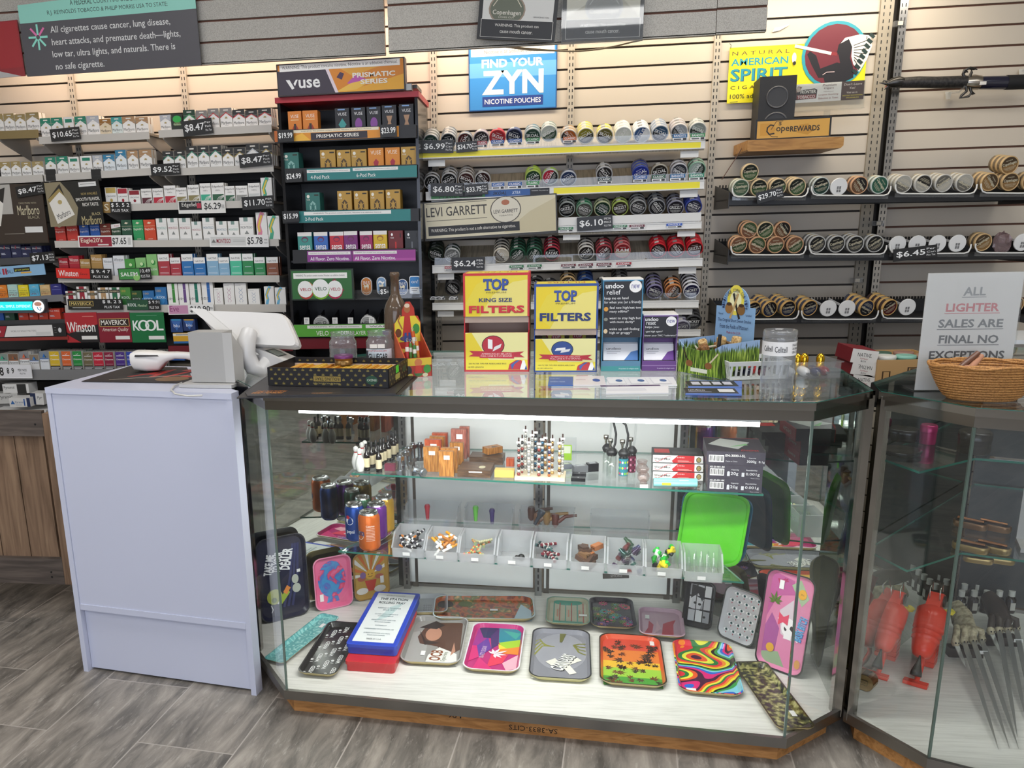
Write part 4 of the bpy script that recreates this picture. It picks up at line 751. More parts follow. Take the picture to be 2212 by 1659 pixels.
sign('advert_board','green advert with three round white tins under a clear cover','advert',K6(178,710),K6(662,705),K6(155,472),RY-.05,
     [('r',.02,.04,.97,.95,'2f6a34'),('p',[(.1,.3),(.3,.6),(.5,.2)],'c07a2c'),('p',[(.5,.3),(.7,.7),(.85,.3)],'8a2434'),('r',.05,.70,.9,.88,'f0efea'),('t',WRN,.475,.79,.78,.08,'2a2a2a'),
      ('e',.24,.32,.125,.29,'b03a30'),('e',.23,.36,.12,.27,'eef0ec'),('e',.70,.32,.125,.29,'b02c50'),('e',.70,.36,.12,.27,'eef0ec'),('e',.475,.34,.14,.32,'7ab02c'),('e',.475,.38,.135,.3,'f2f4f0'),('t','VELO',.235,.35,.18,.1,'b03a44',dict(bold=.01)),('t','VELO',.475,.37,.19,.11,'2f5a3a',dict(bold=.01)),('t','VELO',.71,.35,.16,.1,'b03a44',dict(bold=.01))],'1a2a1c',.01)
# lane dividers and tags of the lowest shelf
for i in range(8):
    x = at(*K6(235+i*118,850),RY).x; b = B(); b.prism([(0,0),(.16,0),(.16,.085),(.05,.06),(0,.03)],0,.004,M('202022'),FR((0,0,0),(0,1,0),(0,0,1)))
    b.obj('lane_divider',None,T(x,RY+.01,z6+.001),label='black lane divider, %s on the lowest shelf of the black rack' % ORD[i],cat='lane divider',group='lane dividers')
for i,x in enumerate((295,513,633,795)):
    sign('shelf_tag','white lane tag, %s on the lowest shelf of the black rack' % ORD[i],'shelf tag',K6(x-20,893),K6(x+20,893),K6(x-20,842),RY-.0,[('r',.2,.7,.8,.8,'4a4a4a'),('r',.2,.5,.8,.56,'6a6a6a'),('r',.2,.3,.6,.36,'6a6a6a')],'ecece8',.002,'lane tags')
sign('red_rail','dark red rail at the foot of the black rack','shelf rail',K6(215,1085),K6(1180,1072),K6(215,1002),RY-.01,[],'6c1420',.02)
for i,(x0,x1,y0,y1,c,lb) in enumerate(((2022,2098,1212,1150,'b8322c','red card box peeping over the patterned tray'),(2072,2160,1218,1178,'e0cc2a','bright yellow card box peeping over the patterned tray'))):
    m,w_,h_ = quad(K5(x0,y0),K5(x1,y0),K5(x0,y1),2.72-.03*i); z_ = m.translation.z; hh = h_+z_-ZT-.001; m.translation.z = ZT+.001
    boxmesh('',w_,.05,hh,c,[('t','2',.4,.8,.3,.2,'k')] if i else [('r',.2,.8,.8,.84,'f0d8d0')]).obj('card_box',None,m,label=lb,cat='box')
# ================================================================ tobacco cans
_lm = {}; _bm = {}
def lidmesh(ring,face,txt,rot,tc='f0f0ee',acc=None,r=.0335):
    k = (ring,face,txt,rot,acc)
    if k not in _lm:
        b = B(); b.lathe([(r,.010),(r,.001),(r-.0012,0),(r-.0035,0),(r-.0042,.0012)],M(ring,.3),24,(0,0,0),(0,1,0),cap0=True,cap1=False)
        f2 = FR((0,.0011,0),(1,0,0),(0,0,1)); rr = r-.0042
        disc = [(rr*math.cos(2*math.pi*i/24),rr*math.sin(2*math.pi*i/24)) for i in range(24)]
        b.poly(f2,disc,M(face,.3,.35),0)
        c,s = math.cos(rot),math.sin(rot); tr = lambda p: (p[0]*c-p[1]*s,p[0]*s+p[1]*c)
        if acc: b.poly(f2,[tr((rr*math.cos(math.pi*i/14),rr*math.sin(math.pi*i/14))) for i in range(15)],M(acc,.3,.35),1)
        p = tr((0,.004)); b.text(f2,txt,p[0],p[1],r*1.5,r*.42,M(tc,.35),2,bold=.012,rot=rot)
        for q,(yy,ww) in enumerate(((-.008,1.3),(-.0125,1.1),(-.017,.8),(.017,.7))):
            p = tr((0,yy)); b.text(f2,'I'*12 if q % 2 else 'mimiimimi',p[0],p[1],r*ww,r*.09,M(tc,.35),2,rot=rot,res=1)
        _lm[k] = b.mesh('lid')
    return _lm[k]
def bodymesh(col,lab,L_=.026,r=.0325):
    k = (col,lab,L_)
    if k not in _bm:
        b = B(); n = 24
        mats = [M(col if (i % 8) < 6 else lab,.35) for i in range(n)]
        for i in range(n):
            a0,a1 = 2*math.pi*i/n,2*math.pi*(i+1)/n
            b.add([(r*math.cos(a0),.010,r*math.sin(a0)),(r*math.cos(a1),.010,r*math.sin(a1)),(r*math.cos(a1),L_-.001,r*math.sin(a1)),(r*math.cos(a0),L_-.001,r*math.sin(a0))],[(0,3,2,1)],mats[i],True)
        b.add([(r*math.cos(2*math.pi*i/n),L_-.001,r*math.sin(2*math.pi*i/n)) for i in range(n)],[tuple(range(n))],col)
        _bm[k] = b.mesh('body')
    return _bm[k]
def can(m,lid,body,lab,group):
    t = thing('tobacco_can',lab,'tobacco can',m,group); link('lid',lid,t); link('body',body,t); return t
TILT = R(27)
def lanes(rowname,K,Y,rows,group,tilt=TILT,rz=0,sp=.0262,k0=0):
    for i,(x,y,n,ring,face,txt,acc,body,wd) in enumerate(rows,k0):
        p = at(*K(x,y),Y); rot = random.choice((.5,-.4,.2,-.9,2.6,.0,1.1,.8))
        lm = lidmesh(ring,face,txt,rot,acc=acc); bm = bodymesh(body,'c8c6c0' if i % 2 else '8a8a88')
        ax = Vector((0,math.cos(tilt),math.sin(tilt))); ax.rotate(Matrix.Rotation(rz,3,'Z'))
        for q in range(n):
            o = p+ax*(sp*q)
            can(T(o.x,o.y,o.z,rz,tilt),lm,bm,('%s lidded tobacco can, %s lane of %s' % (wd,ORD[i],rowname)) if q == 0 else ('tobacco can %s behind the front one, %s lane of %s' % (('just','two','three','four')[q-1],ORD[i],rowname)),group)
SN = 3.645; LIPY = 3.62
WH = M('e6e5e0',.35)
WOODG = noisemat('pale_woodgrain',[(.3,'8f8674'),(.55,'b3a994'),(.8,'c4baa6')],(60,3,3),2.5,6,.5)
def canshelf(label,K,bl,br,tl,strips=(),lipcol=WH,depth=.245,y0=LIPY,clear=True,tagops=()):
    m,w_,h_ = quad(K(*bl),K(*br),K(*tl),y0)
    t = thing('can_shelf',label,'shelf',m,'tilted can shelves')
    b = B(); b.box(-w_/2,0,0,w_/2,.006,h_,lipcol); b.box(-w_/2,-.003,h_-.004,w_/2,.008,h_,lipcol); b.box(-w_/2,-.004,0,w_/2,.0,.004,lipcol)
    b.paint(FRONT(w_),w_,h_,strips,2); b.obj('front_strip',t)
    s,c = math.sin(TILT),math.cos(TILT); zt = h_-.024; L_ = .225
    b = B(); b.prism([(.012,zt-.012),(.012,zt-.006),(.012+L_*c,zt-.006+L_*s),(.012+L_*c,zt-.012+L_*s)],-w_/2+.001,w_/2-.001,WOODG,FR((0,0,0),(0,1,0),(0,0,1)))
    b.obj('deck',t)
    if clear: B().box(-w_/2+.01,.0065,h_-.004,w_/2-.01,.0095,h_+.03,WRAP).obj('clear_lip',t)
    for x in (-w_/2+.02,w_/2-.09):
        B().box(x,.02,-.03,x+.07,.022,0,WH).obj('bracket',t)
    return t
YEL = M('f2e51e',.4)
canshelf('tilted can shelf with a bright yellow front, topmost of the tobacco cans',K3,(-310,1225),(1865,1145),(-310,1165),[('r',0,.12,.985,.82,YEL)])
canshelf('tilted can shelf with green, blue and yellow front strips',K3,(-285,1545),(1858,1455),(-285,1480),[('r',.47,.12,.985,.82,YEL),('r',.02,.0,.24,.95,'3f8f4c'),('r',.22,.0,.40,.9,'2c5a9c'),('r',.125,.2,.21,.8,'17171a'),('t','SKOAL',.275,.5,.05,.36,'k',dict(sh=.3,bold=.02)),('t','XTRA',.335,.5,.03,.36,'dce8f4',dict(sh=.3)),('r',.385,.1,.455,.9,'17171a'),('t','WARNING: This product can',.42,.6,.06,.14,'e8e8e8'),('t','CLASSIC SKOAL',.12,.25,.14,.34,'k',dict(sh=.2))])
canshelf('tilted can shelf with a white front beside the cream advert',K7,(735,190),(1838,155),(735,138),[])
canshelf('tilted can shelf with a white front holding red lidded cans',K7,(-235,500),(1845,445),(-235,440),[])
canshelf('low tilted can shelf with a white front behind the filter boxes',K7,(-235,785),(1815,765),(-235,730),[])
canshelf('lowest tilted can shelf almost hidden by the display boxes',K7,(900,990),(1830,985),(900,940),[])
sign('shelf_strip','white upper strip in front of the short row of dark cans','shelf strip',K7(735,135),K7(1835,95),K7(735,72),LIPY-.004,[],'e2e1dc',.004)
def tagrow(K,tags,Y=LIPY-.006):
    for i,(x0,x1,y0,y1,c,tx,lb) in enumerate(tags):
        sign('shelf_tag',lb,'shelf tag',K(x0,y0),K(x1,y0-(x1-x0)*.04),K(x0,y1),Y,[('r',0,0,1,.42,'f0f0ee'),('t',tx,.5,.72,.8,.34,'f4f4f4',dict(bold=.01)),('r',.08,.1,.6,.3,'5a5a5a'),('r',.7,.05,.95,.38,'2a2a2a')],c,.002,'small can shelf tags')
c1 = [(110,186,'a03a40','red tag under the fourth can'),(218,318,'2c5a9c','blue tag under the red lid'),(350,455,'2c5a9c','blue tag under the navy lid'),(488,590,'3a8a4a','green tag under the seventh can'),(772,875,'c86a30','orange tag under the orange can'),(1615,1728,'2c6a9c','blue tag near the end of the yellow shelf'),(1752,1865,'2f8a4c','green tag at the end of the yellow shelf')]
tagrow(K3,[(a,c_,1137-i*9 if i < 5 else 1085-(i-5)*5,1088-i*8 if i < 5 else 1035-(i-5)*5,col,'CLASSIC' if i < 5 else 'BANDITS',lb+' on the top can shelf') for i,(a,c_,col,lb) in enumerate(c1)])
c2 = [(222,320,'2c5a9c','blue'),(348,455,'2c5a9c','blue'),(490,588,'3a8a4a','green'),(1040,1145,'3a4a4a','dark'),(1312,1418,'2c5a9c','blue'),(1455,1560,'2a5a44','dark green'),(1595,1712,'2c6a9c','blue'),(1742,1858,'2f8a6c','sea green')]
tagrow(K3,[(a,c_,(1460,1455,1448,1418,1405,1400,1395,1390)[i],(1410,1405,1398,1372,1355,1350,1345,1340)[i],col,'CLASSIC' if i < 6 else 'BANDITS','%s tag, %s along the second can shelf' % (col_,ORD[i])) for i,(a,c_,col,col_) in enumerate(c2)])
tagrow(K7,[(a,c_,y0,y0-34,col,'GRIZZLY','%s tag on the white front of the short can shelf, %s' % (cn,ORD[i])) for i,(a,c_,y0,col,cn) in enumerate(((735,850,182,'2f7a4c','green'),(1155,1265,165,'2f7a4c','green'),(1283,1400,162,'6a1c2c','maroon'),(1568,1690,152,'2c5ab8','blue')))])
tagrow(K7,[(a,c_,y0,y0-34,col,'KODIAK','%s tag below the red lidded cans, %s along' % (cn,ORD[i])) for i,(a,c_,y0,col,cn) in enumerate(((360,468,475,'2f7a4c','green'),(497,608,470,'2f7a4c','green'),(758,870,465,'6a1c2c','maroon'),(890,1003,462,'6a1c2c','maroon'),(1030,1145,458,'6a1c2c','maroon'),(1182,1298,452,'a8202c','red'),(-140,-60,482,'a02c30','red')))])
tagrow(K6,[(a,a+70,705,678,'3a3a3c','~','grey tag, %s on the low can shelf' % ORD[i]) for i,a in enumerate((1245,1290,1390))])
g = 'cans on the tilted shelves'
sv = 'c2c4c6'; G1 = '3a4a44'
row1 = [(1250,1097,3,'b8bab8','23302c','SKOAL','2f4a40','6a6e68','silver rimmed dark green'),(1386,1088,3,'b8bab8','20262c','SKOAL',None,'707478','silver rimmed black'),(1515,1086,1,'b4b4b4','2a2424','SKOAL','5a2a2c','6c7480','grey rimmed black'),(1640,1070,1,'c0b8bc','2a2a2e','SKOAL',None,'9a8e94','pale rimmed black'),(1765,1062,1,'c03a40','b02c34','SKOAL',None,'c83c44','red'),(1893,1055,1,'4a5478','1f2438','SKOAL',None,'5a6488','navy'),(2035,1052,2,'b8c0c0','2a3430','SKOAL','2f4a40','5f7f8a','silver rimmed green black'),(2162,1030,2,'d0d4d0','2a4a34','SKOAL','c8d0c8','8a9a90','white rimmed green')]
lanes('top can row',K2,SN,row1,g)
lanes('top can row',K3,SN,[(815,1062,2,'c8c4bc','2a2420','SKOAL','b0642c','b8946a','silver rimmed orange'),(946,1050,3,'d0ccb4','2a2a20','SKOAL','8a8420','d8d040','pale rimmed yellow'),(1094,1050,2,'d8d4c4','34302c','SKOAL','6a6430','e0d834','cream rimmed yellow'),(1236,1042,3,'e6e8e4','d8dcd4','SNUS',None,'e8e8e4','white and grey'),(1379,1040,3,'e8eaec','e0e4e8','SNUS','3a5a8c','ecebe8','white and blue'),(1520,1030,3,'c4c8cc','222a34','SKOAL','3a5a78','8fa0b8','silver rimmed blue'),(1667,1020,3,'d4d0d0','4a4a4c','SKOAL','b0b4b8','b0a6a4','pale rimmed grey'),(1810,1008,2,'d4d4d0','2c3430','SKOAL','a8b0ac','9aa29a','grey green')],g,k0=8)
lanes('second can row',K2,SN,[(1258,1410,2,'b4b4b4','1c1e20','SKOAL',None,'34383a','black'),(1392,1392,3,'b4b4b4','1f1f20','SKOAL',None,'4a4a46','silver rimmed black'),(1522,1390,3,'b4b0ac','241e1e','SKOAL','4a2a28','4c4440','brown black'),(1650,1385,1,'b4b4b4','201e1e','SKOAL','3a2424','5a5652','grey rimmed black'),(2040,1372,2,'a8c060','202c24','SKOAL','2a4a34','a8cc34','lime sided black'),(2172,1366,1,'b4bcb0','24282a','SKOAL','c02c44','a0d040','lime sided grey')],g)
lanes('second can row',K3,SN,[(813,1378,1,'b8bcc4','1c2438','SKOAL','2a3a60','5a6478','dark blue'),(1090,1345,2,'b0b0b0','242022','SKOAL',None,'4a4848','black'),(1370,1340,3,'3a4a9c','24307c','SKOAL','2c3a98','6a7078','bright blue'),(1516,1330,1,'a8a498','2c2824','SKOAL',None,'6a6458','dark'),(1666,1322,2,'c0c0c4','3a3c44','SKOAL','8a8c94','5a5a60','grey'),(1806,1310,2,'8ab09a','34443c','SKOAL','b4c4bc','4a544e','green rimmed')],g,k0=6)
lanes('third can row',K3,SN,[(801,1615,3,'9aa09c','16181a','GRIZZLY',None,'1f2a26','black and green'),(936,1622,2,'7a9a84','5a5a54','GRIZZLY',None,'2c7a50','green sided'),(1075,1612,2,'b0b490','1f3a2c','GRIZZLY',None,'4a5a40','cream rimmed green'),(1212,1608,2,'a0b45a','3a3428','GRIZZLY',None,'4c4c34','lime rimmed'),(1350,1602,3,'9a9c9c','3a3a3c','GRIZZLY',None,'34343a','grey'),(1496,1600,3,'84868a','2c2c30','GRIZZLY',None,'2c2c34','dark grey'),(1640,1606,3,'8a8a98','28242c','GRIZZLY',None,'24242c','purple black'),(1778,1598,3,'3a4a98','3a3a50','GRIZZLY',None,'2c388a','blue sided')],g)
lanes('fourth can row',K6,SN,[(1287,358,3,'2a342c','1c2420','KODIAK',None,'26302a','dark green'),(1415,366,2,'b8bab8','8a8c8a','KODIAK',None,'30443a','grey lidded')],g)
lanes('fourth can row',K7,SN,[(295,365,4,'d8d0c0','6a6258','LEVI','e4dccc','3a3632','cream'),(422,362,4,'2a5a44','1f3a30','COUGAR',None,'1f3028','green'),(550,358,4,'2a5a44','1f3a30','COUGAR',None,'26302c','dark green'),(686,352,4,'a83040','1c1618','KAYAK',None,'2a2022','red rimmed black'),(950,348,3,'c8c4bc','241c1c','KAYAK',None,'3a3634','white rimmed black'),(1088,340,3,'a03a44','3a2024','KAYAK','6a2a30','4a3a3a','maroon'),(1230,330,3,'c06a6a','c8b8a0','RAM','a02c34','8a2a34','red and cream'),(1506,328,3,'c02430','3a1c1c','GRIZZLY',None,'b4202c','red'),(1646,322,3,'c82834','4a2420','GRIZZLY',None,'b8242e','bright red'),(1788,315,3,'c82834','4a201c','GRIZZLY',None,'b4222c','red sided')],g,k0=2)
lanes('fifth can row',K6,SN,[(1418,622,3,'3a3a3c','1c1c1e','LONGHORN',None,'2a2a2c','black')],g)
lanes('fifth can row',K7,SN,[(566,590,1,'3a3a3c','1c1c1e','LONGHORN',None,'2a2a2c','black'),(672,610,1,'3a3a3c','1c1c1e','LONGHORN',None,'2a2a2c','dark'),(810,580,2,'c8a878','5a4a34','SMOKEY',None,'3a3226','tan rimmed'),(945,590,3,'2c4a80','1c2a50','SMOKEY',None,'24386c','blue'),(1080,600,1,'4a4a4c','1c1c1e','SMOKEY',None,'2a2a2c','grey black'),(1215,590,4,'5a5a5a','1a1a1c','SMOKEY',None,'222224','black ringed'),(1340,640,2,'2c5a7a','1c2c34','SMOKEY',None,'24343c','blue black'),(1478,645,4,'8a84a8','2a2444','SMOKEY',None,'2a2a2e','purple'),(1622,642,3,'d8905a','3a2820','SMOKEY','a05a30','34241c','orange'),(1762,640,5,'e4e4ea','24244c','SMOKEY',None,'24242c','white rimmed navy')],g,k0=1)
lanes('lowest can row',K7,SN,[(1776,880,4,'4a4a4c','1a1a1c','SMOKEY',None,'242426','black'),(1690,920,2,'b8b8c4','3a2c54','SMOKEY',None,'6a6478','purple grey')],g)
PC = ('Per','Can','Plus Tax')
price(K2,(1180,1180),(1425,1178),(1158,1082),'$6.99',PC,lab='black price tag reading 6.99 at the start of the yellow shelf')
price(K2,(1448,1178),(1612,1165),(1438,1098),'$34.70',('Per','Roll','Plus Tax'),lab='black price tag reading 34.70 beside the 6.99 one')
price(K2,(1250,1512),(1500,1510),(1238,1412),'$6.80',PC,lab='black price tag reading 6.80 on the second can shelf')
price(K2,(1515,1508),(1692,1495),(1503,1425),'$33.75',('Per','Roll','Plus Tax'),lab='black price tag reading 33.75 beside the 6.80 one')
price(K7,(882,178),(1155,155),(870,72),'$6.10',('SPECIAL','PRICE','PLUS TAX'),lab='black price tag reading 6.10 on the short can shelf')
price(K6,(1412,478),(1665,475),(1406,380),'$6.24',('PER','CAN','PLUS TAX'),lab='black price tag reading 6.24 by the red lidded cans')
sign('advert_board','cream vintage looking advert with a round can emblem','advert',K2(1208,1860),K3(730,1795),K2(1200,1560),LIPY-.02,
     [('r',.01,.06,.99,.97,'d8d0b4'),('p',[(.6,.1),(.99,.06),(.99,.9),(.8,.6)],'cabf9c'),('r',.02,.93,.48,.945,'6a6454'),('r',.02,.50,.48,.515,'6a6454'),('t','LEVI GARRETT',.25,.73,.46,.24,'3a3630',dict(bold=.008)),('e',.62,.68,.115,.34,'4a4438'),('e',.62,.68,.108,.32,'dcd6c4'),('e',.62,.86,.03,.07,'b06a4a'),('t','LEVI GARRETT',.62,.64,.18,.09,'2a2620',dict(bold=.01)),('t','TOBACCO',.62,.53,.1,.04,'4a4438'),('r',.03,.13,.72,.36,'1a1918'),('t','WARNING: This product is not a safe alternative to cigarettes.',.37,.245,.64,.11,'e8e4da')],'2a2824',.006)
sign('poster','blue tin sign with big white letters on the slatted wall','sign',K3(48,860),K3(722,830),K3(38,350),WALL_Y-.012,
     [('r',.012,.015,.988,.985,'3c8fd4'),('r',.01,.5,.99,.72,'6ab0e4'),('r',.03,.82,.97,1,'efece4'),('t','WARNING: This product contains nicotine.',.5,.955,.82,.05,'5a564e'),('t','Nicotine is an addictive chemical.',.5,.885,.64,.055,'5a564e'),('t','FIND YOUR',.5,.71,.70,.13,'f4f0e6',dict(bold=.035)),('t','ZYN',.5,.42,.70,.36,'f4f0e6',dict(bold=.035)),('r',.155,.06,.845,.21,'25418c'),('t','NICOTINE POUCHES',.5,.135,.64,.075,'f4f4f2',dict(bold=.012))],'1f4f8c',.006)
for i,(px,py,tx) in enumerate(((K3(105,298),K3(705,328),0),(K3(762,325),K3(1385,302),1))):
    bl,br = px,py; tl = K3(130 if i == 0 else 762,-60)
    sign('hanging_advert',('framed advert with a green can hanging from the valance','framed advert with a silver can in a clear sleeve on the valance')[i],'advert',bl,br,tl,VY2-.03,
         [('r',.05,.06,.95,1,('c4c4c0','b0aa9a')[i])]+([] if i == 0 else [('p',[(.05,.5),(.35,.8),(.3,1),(.05,1)],'cfcabb'),('p',[(.95,.45),(.75,.8),(.8,1),(.95,1)],'c8c2b2')])+[('e',.36 if i == 0 else .51,.66,.235,.34,('8a7a6a','9a9a98')[i]),('e',.36 if i == 0 else .51,.66,.215,.31,('5a5f50','8c8c8a')[i]),('t','Copenhagen',.36 if i == 0 else .51,.58,.36,.13,'d8d4c8'),('t','LONG CUT',.36,.49,.2,.035,'c8c4b8') if i == 0 else ('r',.4,.48,.62,.485,'b0b0ae'),('s',[(.18,.72),(.24,.88),(.36,.95),(.48,.88),(.54,.72)],.015,'d0c8b4') if i == 0 else ('s',[(.33,.72),(.40,.88),(.51,.95),(.62,.88),(.69,.72)],.015,'b8b8b6'),('r',.04,.05,.96,.44,'c8c6c0'),('r',.045,.058,.955,.432,'1c1c1e'),('t','WARNING: This product can',.5,.31,.56,.08,'d0cec8'),('t','cause mouth cancer.',.5,.19,.42,.08,'d0cec8'),('t','HANGING ON',.8,.52,.2,.03,'3a3a3a') if i == 0 else ('r',0,0,.01,.01,'k')],'1a1a1a',.008,'framed can adverts')
sl = B(); m,w_,h_ = quad(K3(755,350),K3(1385,320),K3(755,-60),VY2-.045); sl.box(-w_/2,0,0,w_/2,.001,h_,WRAP); sl.obj('clear_sleeve',None,m,label='clear plastic sleeve over the silver can advert',cat='sleeve')
b = B(); b.tube([at(*K3(x,y),VY2+.25) for x,y in ((330,355),(480,372),(640,385),(780,395),(900,395),(1050,380),(1200,350),(1300,325),(1385,308))],.003,'c8b894'); b.obj('loose_cord',label='pale cord sagging below the valance over the blue sign',cat='cord')
b = B(); b.tube([at(*K3(x,y),VY2+.25) for x,y in ((250,352),(500,385),(720,392),(770,396))],.0025,'d8d0b8'); b.obj('loose_cord',label='second thin cord beside the sagging one over the blue sign',cat='cord')
sign('warning_sign','large dark grey and mint health warning sign hung on the valance','sign',K1(210,590),K1(1552,503),K1(132,42),VY1-.03,
     [('p',[(0,.745),(1,.775),(1,1.12),(0,1.0)],'8fd0c0'),('t','A FEDERAL COURT HAS ORDERED',.50,.985,.40,.075,'2a3432'),('t','R.J. REYNOLDS TOBACCO & PHILIP MORRIS USA TO STATE:',.505,.86,.68,.075,'2a3432')]
     +[('t',t_,x_,y_,w_,.12,'d8d8d6',dict(bold=.006)) for t_,x_,y_,w_ in (('All cigarettes cause cancer, lung disease,',.51,.62,.68),('heart attacks, and premature death—lights,',.535,.445,.73),('low tar, ultra lights, and naturals. There is',.515,.275,.70),('no safe cigarette.',.315,.10,.28))]
     +[('s',[(.095+.055*math.cos(a_)*.18,.54+.18*math.sin(a_)*.18),(.095+.055*math.cos(a_),.54+.18*math.sin(a_))],.03,'e070a8' if k in (1,3) else '8fdcc8') for k,a_ in enumerate([R(q) for q in (0,45,90,135,180,225,270,315)])],'4a484e',.006)
sign('poster','dark red poster edge beside the health warning sign','poster',K1(-60,605),K1(195,585),K1(-60,170),VY1-.02,[('p',[(0,.12),(.25,.12),(.9,.0),(0,0)],'b0aeac'),('p',[(0,.7),(.26,1),(.24,.8),(.1,.55)],'a8b0b4'),('r',.3,.16,.97,.98,'9c2028')],'8c1c26',.004)
for i,(x,y,c) in enumerate(((405,893,'3a3a3c'),(768,888,'c84a3c'),(1118,908,'5a8a7a'))):
    p = at(*K6(x,y),RY+.03); lm = lidmesh('e4e4e2','ecece8','VELO',.15,'3a3a3c'); bm = bodymesh('3a3c3e','d0d0ce')
    can(T(p.x,p.y,p.z,0,R(18)),lm,bm,'white lidded pouch can, %s on the lowest shelf of the black rack' % ('first','second','last, beside the bottle')[i],'white lidded pouch cans')
# ================================================================ wall to the side: round can racks, signs, sword
CYW = 3.56
def rackbar(lab,K,bl,br,h,Y=CYW+.02):
    p,q = at(*K(*bl),Y),at(*K(*br),Y); m = basis(p,q-p,(0,0,1)); L_ = (q-p).length
    t = thing('can_rack',lab,'can rack',m,'black can racks')
    B().box(0,0,0,L_,.012,h*.42,BLK).obj('front_rail',t); B().box(0,.012,.018,L_,.25,.024,BLK).obj('base',t); B().box(0,.236,0,L_,.242,.075,BLK).obj('back_rail',t)
    for x in (0,L_-.004):
        b = B(); b.prism([(-.01,-.012),(.27,-.012),(.27,.085),(-.01,.05)],0,.004,M('2a2826',.35,.3),FR((x,0,0),(0,1,0),(0,0,1))); b.obj('end_plate',t)
    b = B(); x = .01
    while x < L_: b.box(x,.22,.075,x+.003,.235,.086,'k'); x += .012
    b.obj('tooth',t,kind='stuff')
    return t,m,p,q
def tray(K,x0,x1,yb,lab,Y=CYW):
    p,q = at(*K(x0,yb),Y),at(*K(x1,yb),Y); m = basis(p,q-p,(0,0,1)); L_ = (q-p).length
    t = thing('wire_tray',lab,'can tray',m,'white lipped can trays')
    b = B(); b.tube([(0,-.006,.035),(.001,-.008,.02),(.008,-.01,.006),(.022,-.01,.001),(L_/2,-.01,0),(L_-.022,-.01,.001),(L_-.008,-.01,.006),(L_-.001,-.008,.02),(L_,-.006,.035)],.003,M('e0e0dc',.3),6); b.obj('front_wire',t)
    B().box(.004,-.004,-.012,L_-.004,.0,.004,WRAP).obj('clear_lip',t)
    return t
CU_ = 'c89a74'; GR = '2f4a2c'
def copen(K,Y,rows,rowname,k0=0,rz=R(8),tilt=R(9)):
    for i,(x,y,n,ring,face,acc,body,wd) in enumerate(rows):
        p = at(*K(x,y),Y); lm = lidmesh(ring,face,'Copenhagen',random.choice((.3,-.5,2.7,.1,-.9,.6)),'d8d0b4',acc=acc); bm = bodymesh(body,'a89878')
        ax = Vector((0,math.cos(tilt),math.sin(tilt))); ax.rotate(Matrix.Rotation(rz,3,'Z'))
        for q in range(n):
            o = p+ax*(.0262*q)
            can(T(o.x,o.y,o.z,rz,tilt),lm,bm,'%s tobacco can, %s in %s' % (wd,ORD[i+k0],rowname) if q == 0 else 'tobacco can %s behind the front one, %s in %s' % (('just','two','three')[q-1],ORD[i+k0],rowname),'round cans on the black racks')
def pusher(K,x,y,Y,lab):
    p = at(*K(x,y),Y); t = thing('lane_pusher',lab,'lane pusher',T(p.x,p.y,p.z,R(8),R(9)),'white lane pushers'); W_ = M('e4e4e2',.35); n = 24; r = .033
    b = B(); b.lathe([(r,.006),(r,.001),(r-.001,0)],W_,n,(0,0,0),(0,1,0)); b.obj('disc',t)
    b = B(); f2 = FR((0,-.0005,0),(1,0,0),(0,0,1))
    for sx in (-1,1):
        for z0,z1 in ((-.020,-.010),(-.008,.002)): b.poly(f2,[(sx*.001,z0),(sx*.008,z0),(sx*.008,z1),(sx*.001,z1)] if sx > 0 else [(-.008,z0),(-.001,z0),(-.001,z1),(-.008,z1)],M('7a7a7a'),1)
    b.obj('slot',t); B().box(-.002,.006,-.004,.002,.16,.004,W_).obj('stem',t)
rackbar('black can rack under the wooden shelf, topmost of three',K4,(165,1418),(2300,1378),.05)
rackbar('black can rack with four empty white pushers, middle of three',K8,(160,368),(2300,352),.05)
rackbar('black can rack behind the corn pipe box, lowest of three',K8,(120,800),(2300,785),.05)
for i,(x0,x1,y) in enumerate(((190,712,1362),(735,1280,1352),(1312,1872,1340),(1900,2420,1335))): tray(K4,x0,x1,y,'can tray with white wire lip, %s on the topmost black rack' % ORD[i])
for i,(x0,x1,y) in enumerate(((182,697,322),(722,1252,318),(1275,1832,312),(1862,2420,308))): tray(K8,x0,x1,y,'can tray with white wire lip, %s on the middle black rack' % ORD[i])
for i,(x0,x1,y) in enumerate(((120,648,765),(668,1195,766),(1220,1780,760))): tray(K8,x0,x1,y,'can tray with white wire lip, %s on the lowest black rack' % ORD[i])
CC = CYW+.012
lg = ('c4c0b0','3a5a44','24302a','8a8878','green lidded'); cg_ = (CU_,GR,'4a3a30','6a5a48','copper rimmed green')
def cc(x,y,n,k): return (x,y,n)+{'g': ('c0c4b4','46604a',None,'8a8c80','grey green'),'G': ('d0b890','3f5a3a','1e241f','8a8070','gold rimmed green'),'c': (CU_,'3f5236','7a5540','5a5048','copper rimmed green'),'b': (CU_,'6a4a34','1f1c1c','6a5a50','copper and black'),'d': ('b4bcb8','1f3c34','181c1c','6a706c','dark green and black'),'e': ('c4ccc4','2a5a48',None,'7a847c','bright green'),'s': ('c4c2ba','b0aea6','6a6862','9a9890','silver'),'S': ('c8c6be','2c2a28','a8a69e','8a8880','silver and black'),'o': ('c8a878','8a6a42','4a3a28','7a6a54','gold'),'k': ('b8b8b4','3a3a3a','1e1e1e','6a6a68','black and silver'),'n': ('c8a060','26304c','1a1c24','4a4c58','gold rimmed navy'),'r': ('c8a060','5a1c22','241818','4a3c3a','gold rimmed dark red')}[k]
